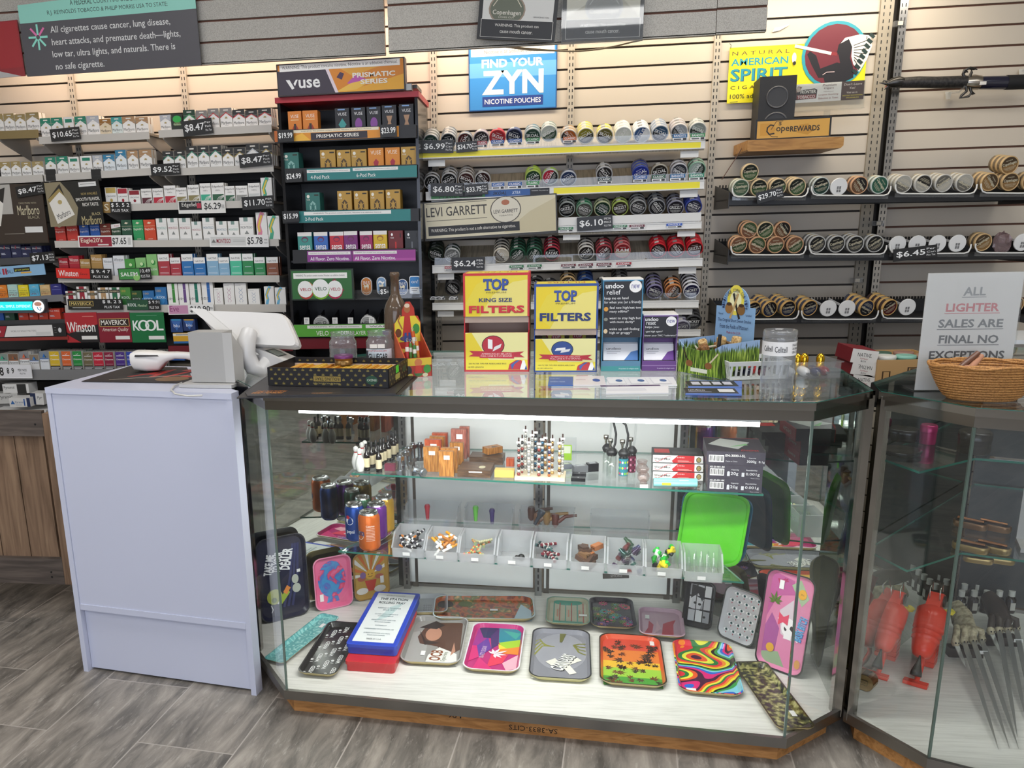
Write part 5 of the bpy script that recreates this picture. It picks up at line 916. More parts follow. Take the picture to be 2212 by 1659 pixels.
copen(K4,CC,[cc(257,1298,2,'g'),cc(385,1298,2,'G'),cc(515,1293,2,'G'),cc(648,1290,3,'G'),cc(812,1285,2,'d'),cc(1076,1280,2,'b'),cc(1216,1278,2,'e'),cc(1380,1272,3,'s'),cc(1518,1268,2,'S'),cc(1660,1266,3,'s'),cc(1804,1264,3,'s'),cc(1978,1258,3,'o'),cc(2120,1256,3,'o'),cc(2262,1254,2,'o')],'the topmost rack row')
copen(K4,CC+.004,[cc(322,1192,1,'G')],'the topmost rack, perched on top'); copen(K4,CC,[cc(2115,1140,3,'o')],'the topmost rack, lying on top',1)
pusher(K4,935,1290,CC,'round white pusher between green and copper cans on the topmost rack')
copen(K8,CC,[cc(245,253,2,'c'),cc(373,255,2,'c'),cc(500,253,2,'c'),cc(633,253,2,'c'),cc(787,249,3,'k'),cc(920,248,2,'k'),cc(1050,249,3,'k'),cc(1186,246,2,'k'),cc(1932,235,2,'o')],'the middle rack row')
copen(K8,CC+.004,[cc(316,150,2,'c'),cc(428,152,1,'G'),cc(546,150,1,'b')],'the upper layer of the middle rack')
for i,(x,y) in enumerate(((1340,250),(1477,247),(1617,245),(1755,243),(2205,235))): pusher(K8,x,y,CC,'round white pusher, %s of five along the middle rack' % ORD[i])
p = at(*K8(2075,238),CC); random.seed(3)
b = B(); rs = [[Vector(((.028+.012*random.random())*math.sin(a)*math.cos(2*math.pi*i/10),.01+.02*random.random()-.02*math.cos(a)*0,-(.034+.012*random.random())*math.cos(a))) for i in range(10)] for a in [math.pi*(k+.1)/8.2 for k in range(9)]]
b.rings(rs,glassmat('crumpled_wrap',(.8,.7,.72),1.45,.15,.45,(.55,.42,.42)),smooth=False); b.obj('plastic_wrapper',None,T(p.x,p.y,p.z),label='crumpled shiny plastic wrapper in the middle can rack',cat='wrapper')
copen(K8,CC,[cc(345,700,2,'n'),cc(460,697,4,'n'),cc(586,693,4,'n'),cc(735,690,3,'n'),cc(1128,690,4,'n'),cc(1287,686,4,'r')],'the lowest rack row',0,R(20),R(14))
for i,(x,y) in enumerate(((862,692),(992,692),(1408,683))): pusher(K8,x,y,CC,'round white pusher, %s of three along the lowest rack' % ORD[i])
copen(K8,CC,[cc(2140,552,2,'o'),cc(2155,668,2,'o')],'the stack beside the paper notice')
price(K4,(372,1408),(556,1360),(365,1332),'$29.70',('Per','Roll','Plus Tax'),Y=CYW-.03,lab='black price tag reading 29.70 clipped to the topmost can rack')
price(K8,(1310,370),(1612,335),(1304,285),'$6.45',('Per','Can','Plus Tax'),Y=CYW-.03,lab='black price tag reading 6.45 on the middle can rack')
sign('price_tag','black price tag half hidden behind the paper notice','price tag',K8(2090,772),K8(2172,778),K8(2088,678),CYW-.03,[('t','Per',.5,.75,.45,.2,'f2f2f0'),('t','Can',.5,.5,.5,.2,'f2f2f0'),('t','Plus Tax',.5,.26,.6,.12,'f2f2f0')],'171717',.003,'price tags')
# yellow tin sign with the round emblem
m,w_,h_ = quad(K4(160,715),K4(1105,562),K4(180,330),WALL_Y-.012)
m,w_,h_ = quad(K4(160,715),K4(1100,672),K4(180,330),WALL_Y-.014)
YL = 'f4e81c'; t = thing('tin_sign','yellow tin sign with a round dark red emblem, partly behind the speaker','sign',m)
b = B(); b.box(-w_/2,0,0,w_/2,.004,h_,M(YL,.35)); f_ = FRONT(w_)
TQ = '2a9aaa'
b.paint(f_,w_,h_,[('t','N A T U R A L',.23,.89,.42,.07,'5a3a2a'),('t','AMERICAN',.225,.735,.42,.13,TQ,dict(bold=.02)),('t','SPIRIT',.225,.50,.42,.23,'1f5a78',dict(bold=.03)),('t','SPIRIT',.222,.505,.415,.22,TQ,dict(bold=.012)),('t','C I G A R E T T E S',.25,.28,.46,.06,'3a2a20'),('t','100% additive-free',.22,.12,.4,.08,'2a2a20'),('r',.02,.02,.08,.028,'6a6a3a')])
b.obj('panel',t)
cxn,cyn,rr = .765,.78,.235
b = B(); n = 32; cx_,cz_ = w_*cxn,h_*cyn; r_ = w_*rr
b.prism([(cx_+r_*math.cos(2*math.pi*i/n),cz_+r_*math.sin(2*math.pi*i/n)) for i in range(n)],.0005,.003,TQ,f_)
f2 = FR(f_.p(cx_-r_,cz_-r_)+f_.N*.0031,f_.U,f_.V)
b.paint(f2,2*r_,2*r_,[('e',.5,.5,.455,.455,'6e2430'),
  ('p',[(.08,.52),(.12,.57),(.22,.50),(.30,.30),(.55,.38),(.62,.36),(.74,.44),(.80,.30),(.82,.14),(.62,.05),(.40,.04),(.36,.16),(.28,.16),(.16,.36)],'17141a'),
  ('p',[(.60,.36),(.56,.50),(.52,.50),(.54,.56),(.55,.64),(.60,.70),(.70,.72),(.76,.62),(.74,.44),(.68,.34)],'17141a'),
  ('p',[(.58,.66),(.64,.74),(.86,.78),(1.02,.76),(1.06,.60),(1.0,.40),(.90,.22),(.80,.34),(.76,.46),(.76,.60),(.70,.72)],'f0ece0'),
  ('s',[(-.12,.66),(.05,.62),(.48,.51)],.045,'f0ece0'),('s',[(.45,.52),(.54,.50)],.05,'8a2a30')]
  +[('s',[(.78+.004*k,.62-.035*k),(1.02-.02*k,.70-.07*k)],.010,'2a2420') for k in range(7)]+[('s',[(1.01-.03*k,.78-.075*k),(1.08-.03*k,.72-.075*k)],.05,'17302c') for k in range(8)]
  +[('e',-.12,.48,.035,.08,'f0ece0'),('e',-.11,.40,.025,.03,'17141a'),('s',[(.34,.2),(.40,.24),(.52,.24)],.012,'c8b0b0')])
b.obj('emblem',t)
b = B()
for x_,y_ in ((.005,.985),(.985,1.0)): b.tube([(-w_/2+w_*x_,-.002,h_*y_),(-w_/2+w_*x_,-.006,h_*y_+.012),(-w_/2+w_*x_-.004,.004,h_*y_+.02)],.0012,'k',5)
b.obj('hook',t)
# wooden shelf, speaker, signs
WS = 3.62
OAK = noisemat('oak',[(.3,'8a5c28'),(.5,'b5813f'),(.7,'c4924e')],(2,30,14),2.2,6,.45,2.2)
a,c = at(*K4(300,1058),WS),at(*K4(965,1010),WS); zt_ = at(*K4(300,968),WS).z; ln = c.x-a.x; zb_ = (a.z+c.z)/2
b = B(); b.prism([(0,.006),(.004,0),(ln-.01,0),(ln,.01),(ln,zt_-zb_-.004),(ln-.004,zt_-zb_),(0,zt_-zb_)],-(WALL_Y-WS-.006),0,OAK,FR((0,0,0),(1,0,0),(0,0,1)))
b.obj('wooden_shelf',None,T(a.x,WS,zb_,0,0,R(2.2)*0),label='thick oak shelf on the slatted wall carrying the black speaker',cat='shelf')
sy = WS+.06; p,q = at(*K4(365,968),sy),at(*K4(612,950),sy); sz0 = zt_+.0015; sz1 = at(*K4(490,525),sy).z; sw = (q.x-p.x)
sp = thing('loudspeaker','black box speaker standing on the oak shelf','speaker',T((p.x+q.x)/2,sy,sz0,R(-4)))
B().box(-sw/2,0,0,sw/2,.15,sz1-sz0,M('232325',.6)).obj('cabinet',sp)
hh = sz1-sz0
for z,r_ in ((hh*.67,.042),(hh*.24,.048)):
    b = B(); b.lathe([(r_,0),(r_,.003),(r_*.9,.004),(r_*.84,.002)],M('4c4c4e',.35,.5),24,(0,0,z),(0,-1,0),cap1=False)
    b.lathe([(r_*.84,.002),(r_*.6,-.006),(r_*.35,-.010),(r_*.3,-.004),(r_*.1,.001)],M('2e2e30',.5),24,(0,0,z),(0,-1,0)); b.obj('driver',sp)
b = B(); b.tube([at(*K4(x,y),WS+.10) for x,y in ((285,985),(230,1080),(170,1170),(125,1240))],.0018,'6a4a3a',5); b.obj('speaker_wire',label='thin brown wire hanging down from the oak shelf',cat='wire')
m,w_,h_ = quad(K4(360,966),K4(868,942),K4(360,838),WS+.004); mm = m.copy(); mm.translation.z = zt_+.0015
b = B(); b.box(-w_/2-.004,0,0,w_/2+.004,.012,h_+.006,'k'); b.paint(FR((-w_/2,-.0,0),(1,0,0),(0,0,1)),w_,h_,[('r',.01,.05,.99,.98,'e0a848'),('p',[(.05,.2),(.2,.2),(.27,.5),(.2,.85),(.05,.85)],'d89a34'),('p',[(.55,.3),(.7,.15),(.8,.4),(.7,.75),(.58,.7)],'cf9432'),('s',[(.20,.5),(.27,.95),(.36,.95)],.03,'1a1612'),('s',[(.16,.3),(.22,.12),(.3,.1)],.03,'1a1612'),('s',[(.24,.72),(.19,.76),(.15,.62),(.145,.42),(.18,.26),(.25,.3)],.075,'1a1612'),('t','ope',.36,.46,.18,.34,'1a1612',dict(bold=.012)),('t','REWARDS',.66,.50,.40,.30,'1a1612',dict(bold=.02)),('t','$',.32,.80,.04,.2,'1a1612')])
b.obj('rewards_sign',None,mm,label='orange sign with black lettering standing on the oak shelf',cat='sign')
m,w_,h_ = quad(K4(612,775),K4(1098,745),K4(620,590),WS+.10)
st = thing('cigar_sign','white and brown cigar sign in an acrylic holder beside the speaker','sign',m)
b = B(); b.box(-w_/2,0,h_*.33,w_/2,.003,h_*1.02,M('efece4',.4)); f_ = FR((-w_/2,0,h_*.33),(1,0,0),(0,0,1))
b.paint(f_,w_,h_*.69,[('r',.68,0,1,1,'4a3028'),('p',[(.02,.16),(.33,.2),(.34,.66),(.30,.74),(.05,.66),(.03,.5)],'2a1c1a'),('r',.05,.2,.32,.42,'8a2a2c'),('t','FRONTIER',.21,.58,.22,.18,'f0ece0',dict(bold=.02)),('t','TOBACCO',.185,.31,.25,.18,'f0e0d8',dict(bold=.02)),('p',[(.01,.55),(.06,.9),(.12,.86),(.09,.6)],'8a6a5a'),('e',.07,.72,.03,.14,'c8b8a8'),('t','Premium',.51,.87,.19,.13,'5a2a2a',dict(sh=.2)),('t','Cigars',.50,.70,.14,.13,'5a2a2a',dict(sh=.2)),('r',.43,.52,.57,.535,'5a2a2a'),('t','Largest Smoking',.50,.36,.28,.10,'7a2a2c',dict(sh=.2)),('t','Selection in Town',.50,.18,.28,.10,'7a2a2c',dict(sh=.2)),('t',"Don't Leave",.84,.84,.25,.12,'e8dcd0',dict(sh=.2)),('t','Yet!',.83,.64,.08,.12,'e8dcd0',dict(sh=.2)),('t','Visit us in',.83,.40,.15,.1,'e8dcd0',dict(sh=.2)),('t','HISTORIC DOWNTOWN',.84,.24,.28,.07,'d8c84a'),('t','WICKENBURG',.84,.12,.18,.07,'d8c84a')])
b.obj('card',st); B().box(-w_/2-.003,-.003,0,w_/2+.003,-.001,h_*1.02,WRAP).obj('acrylic_front',st); B().box(-w_/2-.01,-.02,-.003,w_/2+.0,.02,0,WRAP).obj('acrylic_base',st)
B().box(-.01,.0,-(m.translation.z-zt_)+.002,.012,.01,-.003,WRAP).obj('stand_post',st)
# sword
SY = 3.74; pts = [at(*K4(x,y),SY) for x,y in ((1370,575),(1810,565))]; e1 = at(*K4(2330,558),SY)
sw_ = thing('sword','dragon hilted sword in a dark blue scabbard lying across the wall','sword',T(pts[0].x,SY,pts[0].z)); o = pts[0]
P_ = lambda x,y,dy=0: at(*K4(x,y),SY+dy)-o
DM = M('4a4846',.3,.9)
CARB = noisemat('black_grip',[(.4,'141414'),(.6,'302c2a')],(120,120,120),1,2,.5)
b = B(); b.tube([P_(1360,572),P_(1480,568),P_(1600,570),P_(1810,565)],[.019,.0215,.0215,.023],CARB,14); b.obj('grip',sw_)
b = B(); b.tube([P_(1805,568),P_(1860,568),P_(1905,572)],[.022,.028,.026],M('b8b0a4',.25,1),16); b.obj('collar',sw_)
b = B(); b.tube([P_(1905,572),P_(2090,570),P_(2330,560)],[.024,.0255,.025],M('16182e',.12,0,0,1,0,.8),16); b.obj('scabbard',sw_)
b = B(); b.tube([P_(2085,570),P_(2150,568),P_(2330,560)],[.0268,.0268,.0268],M('121214',.7),16); b.obj('cord_wrap',sw_)
b = B(); b.tube([P_(1385,570),P_(1340,565),P_(1300,572),P_(1262,580)],[.018,.022,.017,.008],DM,10)
for x0,y0,x1,y1 in ((1320,555,1345,525),(1300,560,1310,532),(1280,568,1240,555),(1262,578,1212,572),(1275,590,1245,620),(1340,585,1365,605),(1355,560,1375,580),(1300,590,1290,610)): b.tube([P_(x0,y0),P_((x0+x1)/2+6,(y0+y1)/2),P_(x1,y1)],[.006,.004,.001],DM,6)
b.tube([P_(1285,590),P_(1260,595),P_(1250,605)],[.003,.002,.001],'a82a30',5); b.obj('dragon_pommel',sw_)
b = B()
for ptsq in (((1810,545),(1790,510),(1800,485),(1840,468),(1890,480)),((1840,470),(1870,475),(1885,465)),((1830,545),(1850,500),(1850,480)),((1810,590),(1815,630),(1780,660),(1765,680)),((1835,595),(1850,640),(1830,665),(1770,678)),((1850,640),(1868,650),(1850,655)),((1800,500),(1815,490),(1825,500))): b.tube([P_(*q_,-.01) for q_ in ptsq],[.006]+[.005]*(len(ptsq)-2)+[.0015],DM,6)
b.obj('guard',sw_); b = B(); b.box(-.012,0,0,.012,.0006,.012,'e4e0d8'); v = P_(1928,585,-.03); b.obj('price_sticker',sw_,T(v.x,v.y,v.z))
for i,(x,y) in enumerate(((1690,655),(2200,500))):
    p = at(*K4(x,y),WALL_Y-.02); b = B(); b.prism([(-.013,.012),(.013,.012),(.008,-.016),(-.008,-.016)],-.003,.0,M('d8d4c8',.3),FR((0,0,0),(1,0,0),(0,0,1)))
    b.tube([(0,.018,.008),(0,-.09,-.002),(0,-.13,.012)],.004,PLASTIC,6); b.obj('wall_hook',None,T(p.x,p.y,p.z),label='clear plastic wall hook under the sword, %s' % ('by its guard','by its scabbard')[i],cat='hook',group='wall hooks')
# small clips left on uprights
for i,(K,x,y,lb) in enumerate(((K4,1360,160,'clear plastic clip high on the chrome upright'),(K8,1210,103,'clear plastic clip on the chrome upright above the middle rack'),(K8,1062,497,'clear plastic clip on the wide upright below the middle rack'))):
    p = at(*K(x,y),WALL_Y-.05); b = B(); b.box(-.022,0,-.010,.022,.02,.010,PLASTIC); b.box(-.01,-.004,-.007,.008,0,.007,M('d8cdb8',.3)); b.obj('plastic_clip',None,T(p.x,p.y,p.z),label=lb,cat='clip',group='plastic clips')
for i,(x,y) in enumerate(((525,205),(1585,340))):
    p = at(*(K4(x,y) if i == 0 else (1,1)),WALL_Y-.004)
    if i == 0: b = B(); b.prism([(-.03,-.008),(.0,-.003),(.03,.012),(.034,.018),(.0,.01),(-.02,.008)],0,.003,M('e8e2d4',.4),FR((0,0,0),(1,0,0),(0,0,1))); b.obj('torn_tape',None,T(p.x,p.y,p.z),label='torn scrap of pale tape on the wall above the yellow sign',cat='tape')
# notice and goods behind the cases
# ================================================================ on the counters
def onz(px,py,z=ZT): return atz(px,py,z)
E0 = .0012
# ---- till counter: mat, scanner, stand, screen, cable
cz = cabt+E0
def flatquad(name,lab,cat,pts,z,th,mat,ops=(),group=None):
    q = [atz(px,py,z+th) for px,py in pts]; o = q[0]; b = B()
    b.prism([(v.x-o.x,v.y-o.y) for v in q],0,th,mat)
    U = q[1]-q[0]; V = q[-1]-q[0]; f_ = FR((0,0,th),U,(-U.y,U.x,0)); b.paint(f_,U.length,V.length,ops)
    return b.obj(name,None,T(o.x,o.y,z),label=lab,cat=cat,group=group)
flatquad('counter_mat','black rubber mat with red lettering on the white till counter','mat',[K5(628,1332),K5(1500,1345),K5(1440,1225),K5(1000,1215)],cz,.002,M('2b2727',.6),[('t','ATS',.62,.55,.6,.5,'a8281e',dict(sh=.3,bold=.02)),('s',[(.2,.1),(.5,.3),(.9,.5)],.02,'b8a898'),('e',.72,.2,.14,.14,'7a5a34')])
p = atz(*K5(1150,1282),cz); t = thing('barcode_scanner','white handheld scanner lying on the black till mat','scanner',T(p.x,p.y+.02,cz+.0042,R(6)))
SCW = M('e8e6e2',.35)
def loft(b,secs,mat,n=16):
    """rounded-box cross sections: (x, y0, y1, z0, z1)"""
    rs = []
    for x,y0,y1,z0,z1 in secs:
        r = []
        for i in range(n):
            a = 2*math.pi*i/n; c,s = math.cos(a),math.sin(a); e = .5
            r.append((x,(y0+y1)/2+(y1-y0)/2*math.copysign(abs(c)**e,c),(z0+z1)/2+(z1-z0)/2*math.copysign(abs(s)**e,s)))
        rs.append(r)
    return b.rings(rs,mat)
b = B(); loft(b,[(-.072,.005,.075,.022,.065),(-.062,.0,.08,.006,.070),(-.02,.0,.08,.0,.069),(.02,.004,.076,.002,.066),(.045,.012,.068,.030,.062),(.075,.018,.062,.040,.062),(.11,.02,.06,.038,.060),(.15,.022,.058,.028,.056)],SCW); b.obj('body',t)
b = B(); b.prism([(-.052,.0),(.03,-.0),(.026,.004),(-.05,.006)],0,.002,M('2a2624',.3),FR((0,-.0008,.054),(1,0,0),(0,0,1))); b.obj('scan_window',t)
p = atz(*K5(1440,1390),cz); q = atz(*K5(1770,1395),cz); bx = thing('display_stand','grey boxy screen stand with a slanted side on the till counter','stand',T(p.x,p.y+.045,cz,math.atan2(q.y-p.y,q.x-p.x)))
w_ = (q-p).length*.80; hz = at(*K5(1430,955),p.y+.05).z-cz; GS = M('b4b3b0',.4,.25); GS2 = M('c4c3c0',.4,.2)
b = B(); b.prism([(-.03,-.03),(w_*1.28,-.03),(w_*1.30,-.02),(w_*1.30,.06),(-.03,.11)],0,.010,GS2); b.obj('base',bx)
b = B(); b.prism([(0,.012),(w_,.012),(w_,hz),(0,hz)],-.07,0,GS,FR((0,.0,0),(1,0,0),(0,0,1)))
b.prism([(0,.012),(.07,.012),(.07,hz*.62),(0,hz*.99)],0,w_*.27,GS2,FR((w_,0,0),(0,1,0),(0,0,1))); b.obj('body',bx)
b = B(); cpt = [K5(1400,1345),K5(1340,1370),K5(1318,1400),K5(1350,1430),K5(1450,1447),K5(1560,1442)]
b.tube([atz(*c_,cz+.004) for c_ in cpt],.0028,M('cfcdc8',.5),8); b.obj('cable',label='pale grey cable looping round the foot of the display stand',cat='cable')
# white point of sale screen on a round neck, standing behind
SYP = 2.62
tl_,tr_,br_,bl_ = at(*N5(160,190),SYP+.02),at(*N5(905,215),SYP-.02),at(*N5(1030,500),SYP-.08),at(*N5(390,470),SYP-.04)
foot = atz(*N5(700,640),ZT+.0012); scr = thing('till_screen','white till screen seen from behind on a curved white neck','till screen',T(foot.x,foot.y,ZT+.0012))
o = Vector((foot.x,foot.y,ZT+.0012)); b = B(); q4_ = [tl_-o,tr_-o,br_-o,bl_-o]; nn = (q4_[1]-q4_[0]).cross(q4_[3]-q4_[0]).normalized()
if nn.y < 0: nn = -nn
def rquad(q,r,n=5):
    out = []
    for i in range(4):
        a,c,d = q[i-1],q[i],q[(i+1) % 4]; u = (a-c).normalized()*r; v = (d-c).normalized()*r
        for k in range(n): s = k/(n-1); out.append((c+u)*(1-s)**2+c*2*s*(1-s)+(c+v)*s*s)
    return out
back = rquad(q4_,.03); SW = M('d6d4d1',.3); cen = sum(q4_,Vector())/4
inner = [cen+(v-cen)*.95-nn*.006 for v in back]
b.rings([[v+nn*.026 for v in back],[v+nn*.004 for v in back],inner],SW,smooth=False); b.obj('screen_case',scr)
b = B(); f_ = FR(tl_-o-nn*.007,tr_-tl_,(tl_-bl_)); b.prism([(-.012,.002),(.042,.0),(.10,-.21),(.055,-.215)],0,.012,M('d4d2ce',.35),f_); b.obj('rear_cover',scr)
na = at(*N5(615,420),SYP-.06)-o
b = B(); b.tube([na+Vector((0,-.005,.02)),na+Vector((-.004,-.028,-.005)),na+Vector((-.006,-.03,-.05)),na+Vector((.01,-.025,-.09)),na+Vector((.03,-.02,-.10)),Vector((na.x+.05,na.y+.03,.04))],[.026,.029,.028,.027,.026,.027],SW,16); b.obj('neck',scr)
b = B(); b.lathe([(.045,0),(.045,.006),(.03,.012),(.026,.05)],SW,24,(na.x+.05,na.y+.035,0)); b.obj('foot',scr)
pa = [atz(*N5(x,y),ZT) for x,y in ((512,690),(760,720),(770,650),(560,590))]
cp = thing('card_reader','white card reader with small grey screen behind the patterned tray','card reader',T(pa[0].x+.035,pa[0].y-.02,ZT+E0,R(-18)))
b = B(); b.prism([(0,0),(.19,0),(.19,.025),(.05,.075),(0,.08)],-.075,0,SW,FR((0,0,0),(1,0,0),(0,0,1))); b.obj('body',cp)
f_ = FR((.05,.0,.075),(.14,0,-.05),(0,1,0)); b = B(); b.poly(f_,[(.02,.012),(.075,.012),(.075,.06),(.02,.06)],M('3a3a3a',.3),3); b.poly(f_,[(.026,.017),(.069,.017),(.069,.055),(.026,.055)],M('9aa098',.2),5); b.obj('display',cp)
# ---- showcase top: folded black rolling mat and open patterned tray
gz = ZT+E0
def flatpoly(name,lab,cat,pts,z,th,mat,par=None):
    q = [atz(px,py,z+th) for px,py in pts]; o = q[0]; b = B(); b.prism([(v.x-o.x,v.y-o.y) for v in q],0,th,mat); return b,o
RUB = M('2c2b2c',.45)
mt = thing('rolling_mat','black folded rubber mat with orange lettering under the patterned tray','mat',T(0,0,gz))
b = B(); q = [atz(px,py,gz+.005) for px,py in (N5(500,905),N5(1840,880),N5(1990,735),N5(1905,700),N5(760,720),N5(575,845))]; b.prism([(v.x,v.y) for v in q],0,.003,RUB); b.obj('lower_layer',mt)
b = B(); q = [atz(px,py,gz+.007) for px,py in (N5(590,893),N5(1810,875),N5(1960,730),N5(750,740),N5(572,865))]; b.prism([(v.x,v.y) for v in q],.0032,.006,M('333133',.4))
U = (q[1]-q[0]); f_ = FR((q[0].x,q[0].y,.006),(U.x,U.y,0),(-U.y,U.x,0)); W_ = U.length
b.paint(f_,W_,.1,[('t','THE NATURAL',.13,.62,.22,.16,'c87a3a',dict(sh=.4,bold=.01)),('t','WAY TO ROLL',.115,.38,.22,.18,'e89a50',dict(sh=.4,bold=.02)),('t','www.',.395,.21,.06,.09,'5a5654',dict(sh=.3)),('t','rawthentic',.50,.22,.14,.12,'d8a070',dict(sh=.3)),('t','.com',.61,.21,.06,.09,'5a5654',dict(sh=.3))]); b.obj('upper_layer',mt)
tz = gz+.0072
tA,tB,tC = atz(*N5(762,812),tz),atz(*N5(1758,832),tz),atz(*N5(1880,712),tz)
tu = (tB-tA); tw = tu.length; trz = math.atan2(tu.y,tu.x); td = .20; th_ = at(*N5(762,662),tA.y).z-tz
tr = thing('gift_tray','open black box tray patterned with small gold leaves on the glass top','box',T(tA.x,tA.y,tz,trz))
PATB = M('17161a',.5); GOLDL = M('8f8040',.45)
def leaf(b,f_,x,y,s,mat,l,n=5,rot=0):
    """small fan shaped leaf drawn from narrow petals"""
    for k in range(n):
        a = math.pi/2+rot+(k-(n-1)/2)*.62; L_ = s*(1-.16*abs(k-(n-1)/2)); c,d = math.cos(a),math.sin(a)
        b.poly(f_,[(x,y),(x+c*L_*.5-d*s*.11,y+d*L_*.5+c*s*.11),(x+c*L_,y+d*L_),(x+c*L_*.5+d*s*.11,y+d*L_*.5-c*s*.11)],mat,l)
def leafwall(name,f_,W_,H_,flip=False):
    b = B(); return b
def wall(fr,W_,H_,extra=()):
    b = B(); b.prism([(0,0),(W_,0),(W_,H_),(0,H_)],-.003,0,PATB,fr)
    nx = max(2,int(W_/.0235)); ny = 4
    for j in range(ny):
        for i in range(nx+1):
            x = (i+(.5 if j % 2 else 0))*W_/nx; y = (j+.35)*H_/ny
            if x < W_-.004 and x > .002: leaf(b,fr,x,y,.0085,GOLDL,1,5)
    b.paint(fr,W_,H_,extra,3); return b
wall(FR((0,0,0),(1,0,0),(0,0,1)),tw,th_,[('r',.385,.28,.61,.56,'9a8440'),('t','ROLLING TRAY',.498,.42,.2,.17,'17161a',dict(rot=math.pi,bold=.01)),('t','PREMIUM MULTI-FUNCTION',.49,.18,.22,.08,'b0a060',dict(rot=math.pi)),('e',.862,.40,.048,.24,'1f4a34'),('t','ENDO',.862,.40,.075,.13,'c8d0c0',dict(rot=math.pi,bold=.01))]).obj('front_wall',tr)
wall(FR((tw,0,0),(0,1,0),(0,0,1)),td,th_,[('r',.35,.55,.5,.95,'4ae03a'),('r',.32,.2,.55,.5,'b8b058'),('r',.7,.4,.9,.7,'1f4a34')]).obj('end_wall',tr)
wall(FR((0,td,0),(0,-1,0),(0,0,1)),td,th_).obj('end_wall',tr)
b = wall(FR((tw,td,0),(-1,0,0),(0,0,1)),tw,th_*1.0); b.prism([(.003,.003),(tw-.003,.003),(tw-.003,th_*.66),(.003,th_*.66)],.0032,.005,M('e8cdb8',.5),FR((0,td,0),(1,0,0),(0,0,1)))
fi = FR((0,td-.0055,0),(1,0,0),(0,0,1))
for i in range(14): leaf(b,fi,.02+i*tw/14,th_*.78,.008,GOLDL,2)
b.obj('back_wall',tr)
B().box(.003,.003,.0005,tw-.003,td-.003,.003,M('d8c0a8',.6)).obj('floor_panel',tr)
b = B(); random.seed(5)
for i in range(48):
    x = .03+(tw-.06)*i/48; b.prism([(x,.015),(x+.005,.015),(x+.0052+random.uniform(-.002,.002),td-.03),(x,td-.03)],0,th_*.62+random.uniform(-.003,.003),random.choice(('d89a2c','e0b03c','e8c050','c8842a')))
b.obj('paper_pack',None,T(tA.x,tA.y,tz+.0035,trz),label='orange and yellow rolling paper packs filling the patterned tray',cat='paper packs',kind='stuff')
gp = atz(*N5(1372,655),tz+th_*.65); t = thing('grinder','small round grinder with a purple lid standing in the patterned tray','grinder',T(gp.x,gp.y+.02,tz+.004+th_*.64+.0004))
b = B(); b.lathe([(.027,0),(.027,.012),(.026,.0125),(.026,.014),(.027,.0145),(.027,.019)],M('8a6a3c',.3,.7),24); b.obj('body',t)
b = B(); b.lathe([(.029,.0192),(.029,.026),(.027,.028)],M('6a2f68',.35,.3),24); b.poly(FR((0,0,.0282),(1,0,0),(0,1,0)),[(.009*math.cos(i*.7),.009*math.sin(i*.7)) for i in range(9)],'b088b0',1); b.obj('lid',t)
# jars and bottle behind the tray
def jar(lab,px,pyb,r,h,Y,neck,ribs,label_ops=None,z=ZT+E0):
    x = at(px,pyb,Y).x; t = thing('plastic_jar',lab,'jar',T(x,Y,z)); b = B()
    prof = [(r*.93,0),(r,.006)]
    for k in range(ribs): z0 = .012+k*(h*.66)/max(1,ribs); dz = h*.66/max(1,ribs); prof += [(r,z0),(r*.972,z0+dz*.5)]
    prof += [(r,h*.70),(r*.97,h*.76),(neck,h*.82),(neck,h*.86),(neck*1.03,h*.87),(neck*1.03,h*.89),(neck,h*.90),(neck,h*.97),(neck*1.03,h*.975),(neck*1.03,h),(neck*.95,h),(neck*.95,h*.85),(r*.96,h*.74),(r*.96,.004)]
    b.lathe(prof,PLASTIC,28,cap1=False); b.obj('body',t)
    return t
j1 = jar('empty clear ribbed plastic jar behind the patterned tray',742,770,.044,.125,2.57,.037,6)
j2 = jar('clear plastic jar with a black and blue label behind the tray',822,772,.044,.130,2.55,.037,2)
b = B(); n = 14; r = .0452
for i in range(n):
    a0,a1 = [math.pi*1.5-1.05+2.1*(i+k)/n for k in (0,1)]
    b.add([(r*math.cos(a0),r*math.sin(a0),.02),(r*math.cos(a1),r*math.sin(a1),.02),(r*math.cos(a1),r*math.sin(a1),.078),(r*math.cos(a0),r*math.sin(a0),.078)],[(0,1,2,3)],'dfeaf0',True)
f_ = FR((-.036,-.0462,.02),(1,0,0),(0,0,1)); b.paint(f_,.072,.058,[('t','STOP SMOKING SPIT',.5,.92,.8,.1,'c04050'),('t','GLUEGAR',.52,.62,.84,.34,'17181c',dict(bold=.02)),('r',.2,.26,.84,.38,'1c1c20'),('t','PREMIUM ROLLING WRAP',.52,.32,.58,.07,'e8e8e8'),('r',.12,.02,.95,.2,'8ac8c4'),('r',.02,.1,.1,.96,'2a2a2e')],2); b.obj('label',j2)
b = B()
for z,x in ((.0,-.012),(.0,.012)): b.box(x-.011,-.047,.082,x+.011,-.0462,.094,'ece8e0')
b.obj('price_sticker',j2)
bx_ = at(842,795,2.56).x; bt = thing('bottle','tall dusty brown wine bottle standing on the glass top','bottle',T(bx_+.008,2.66,gz))
BRG = glassmat('amber_dusty_glass',(.62,.48,.34),1.5,.12,.30,(.45,.37,.28)); hb = at(842,588,2.66).z-gz
b = B(); b.lathe([(.033,0),(.0375,.006),(.0375,hb*.56),(.036,hb*.62),(.030,hb*.68),(.0205,hb*.73),(.0145,hb*.77),(.0135,hb*.84),(.0135,hb*.95),(.0155,hb*.953),(.0155,hb*.985),(.0135,hb),(.010,hb),(.010,hb*.8),(.027,hb*.67),(.034,hb*.55),(.034,.012)],BRG,28,cap1=False); b.obj('glass_body',bt)
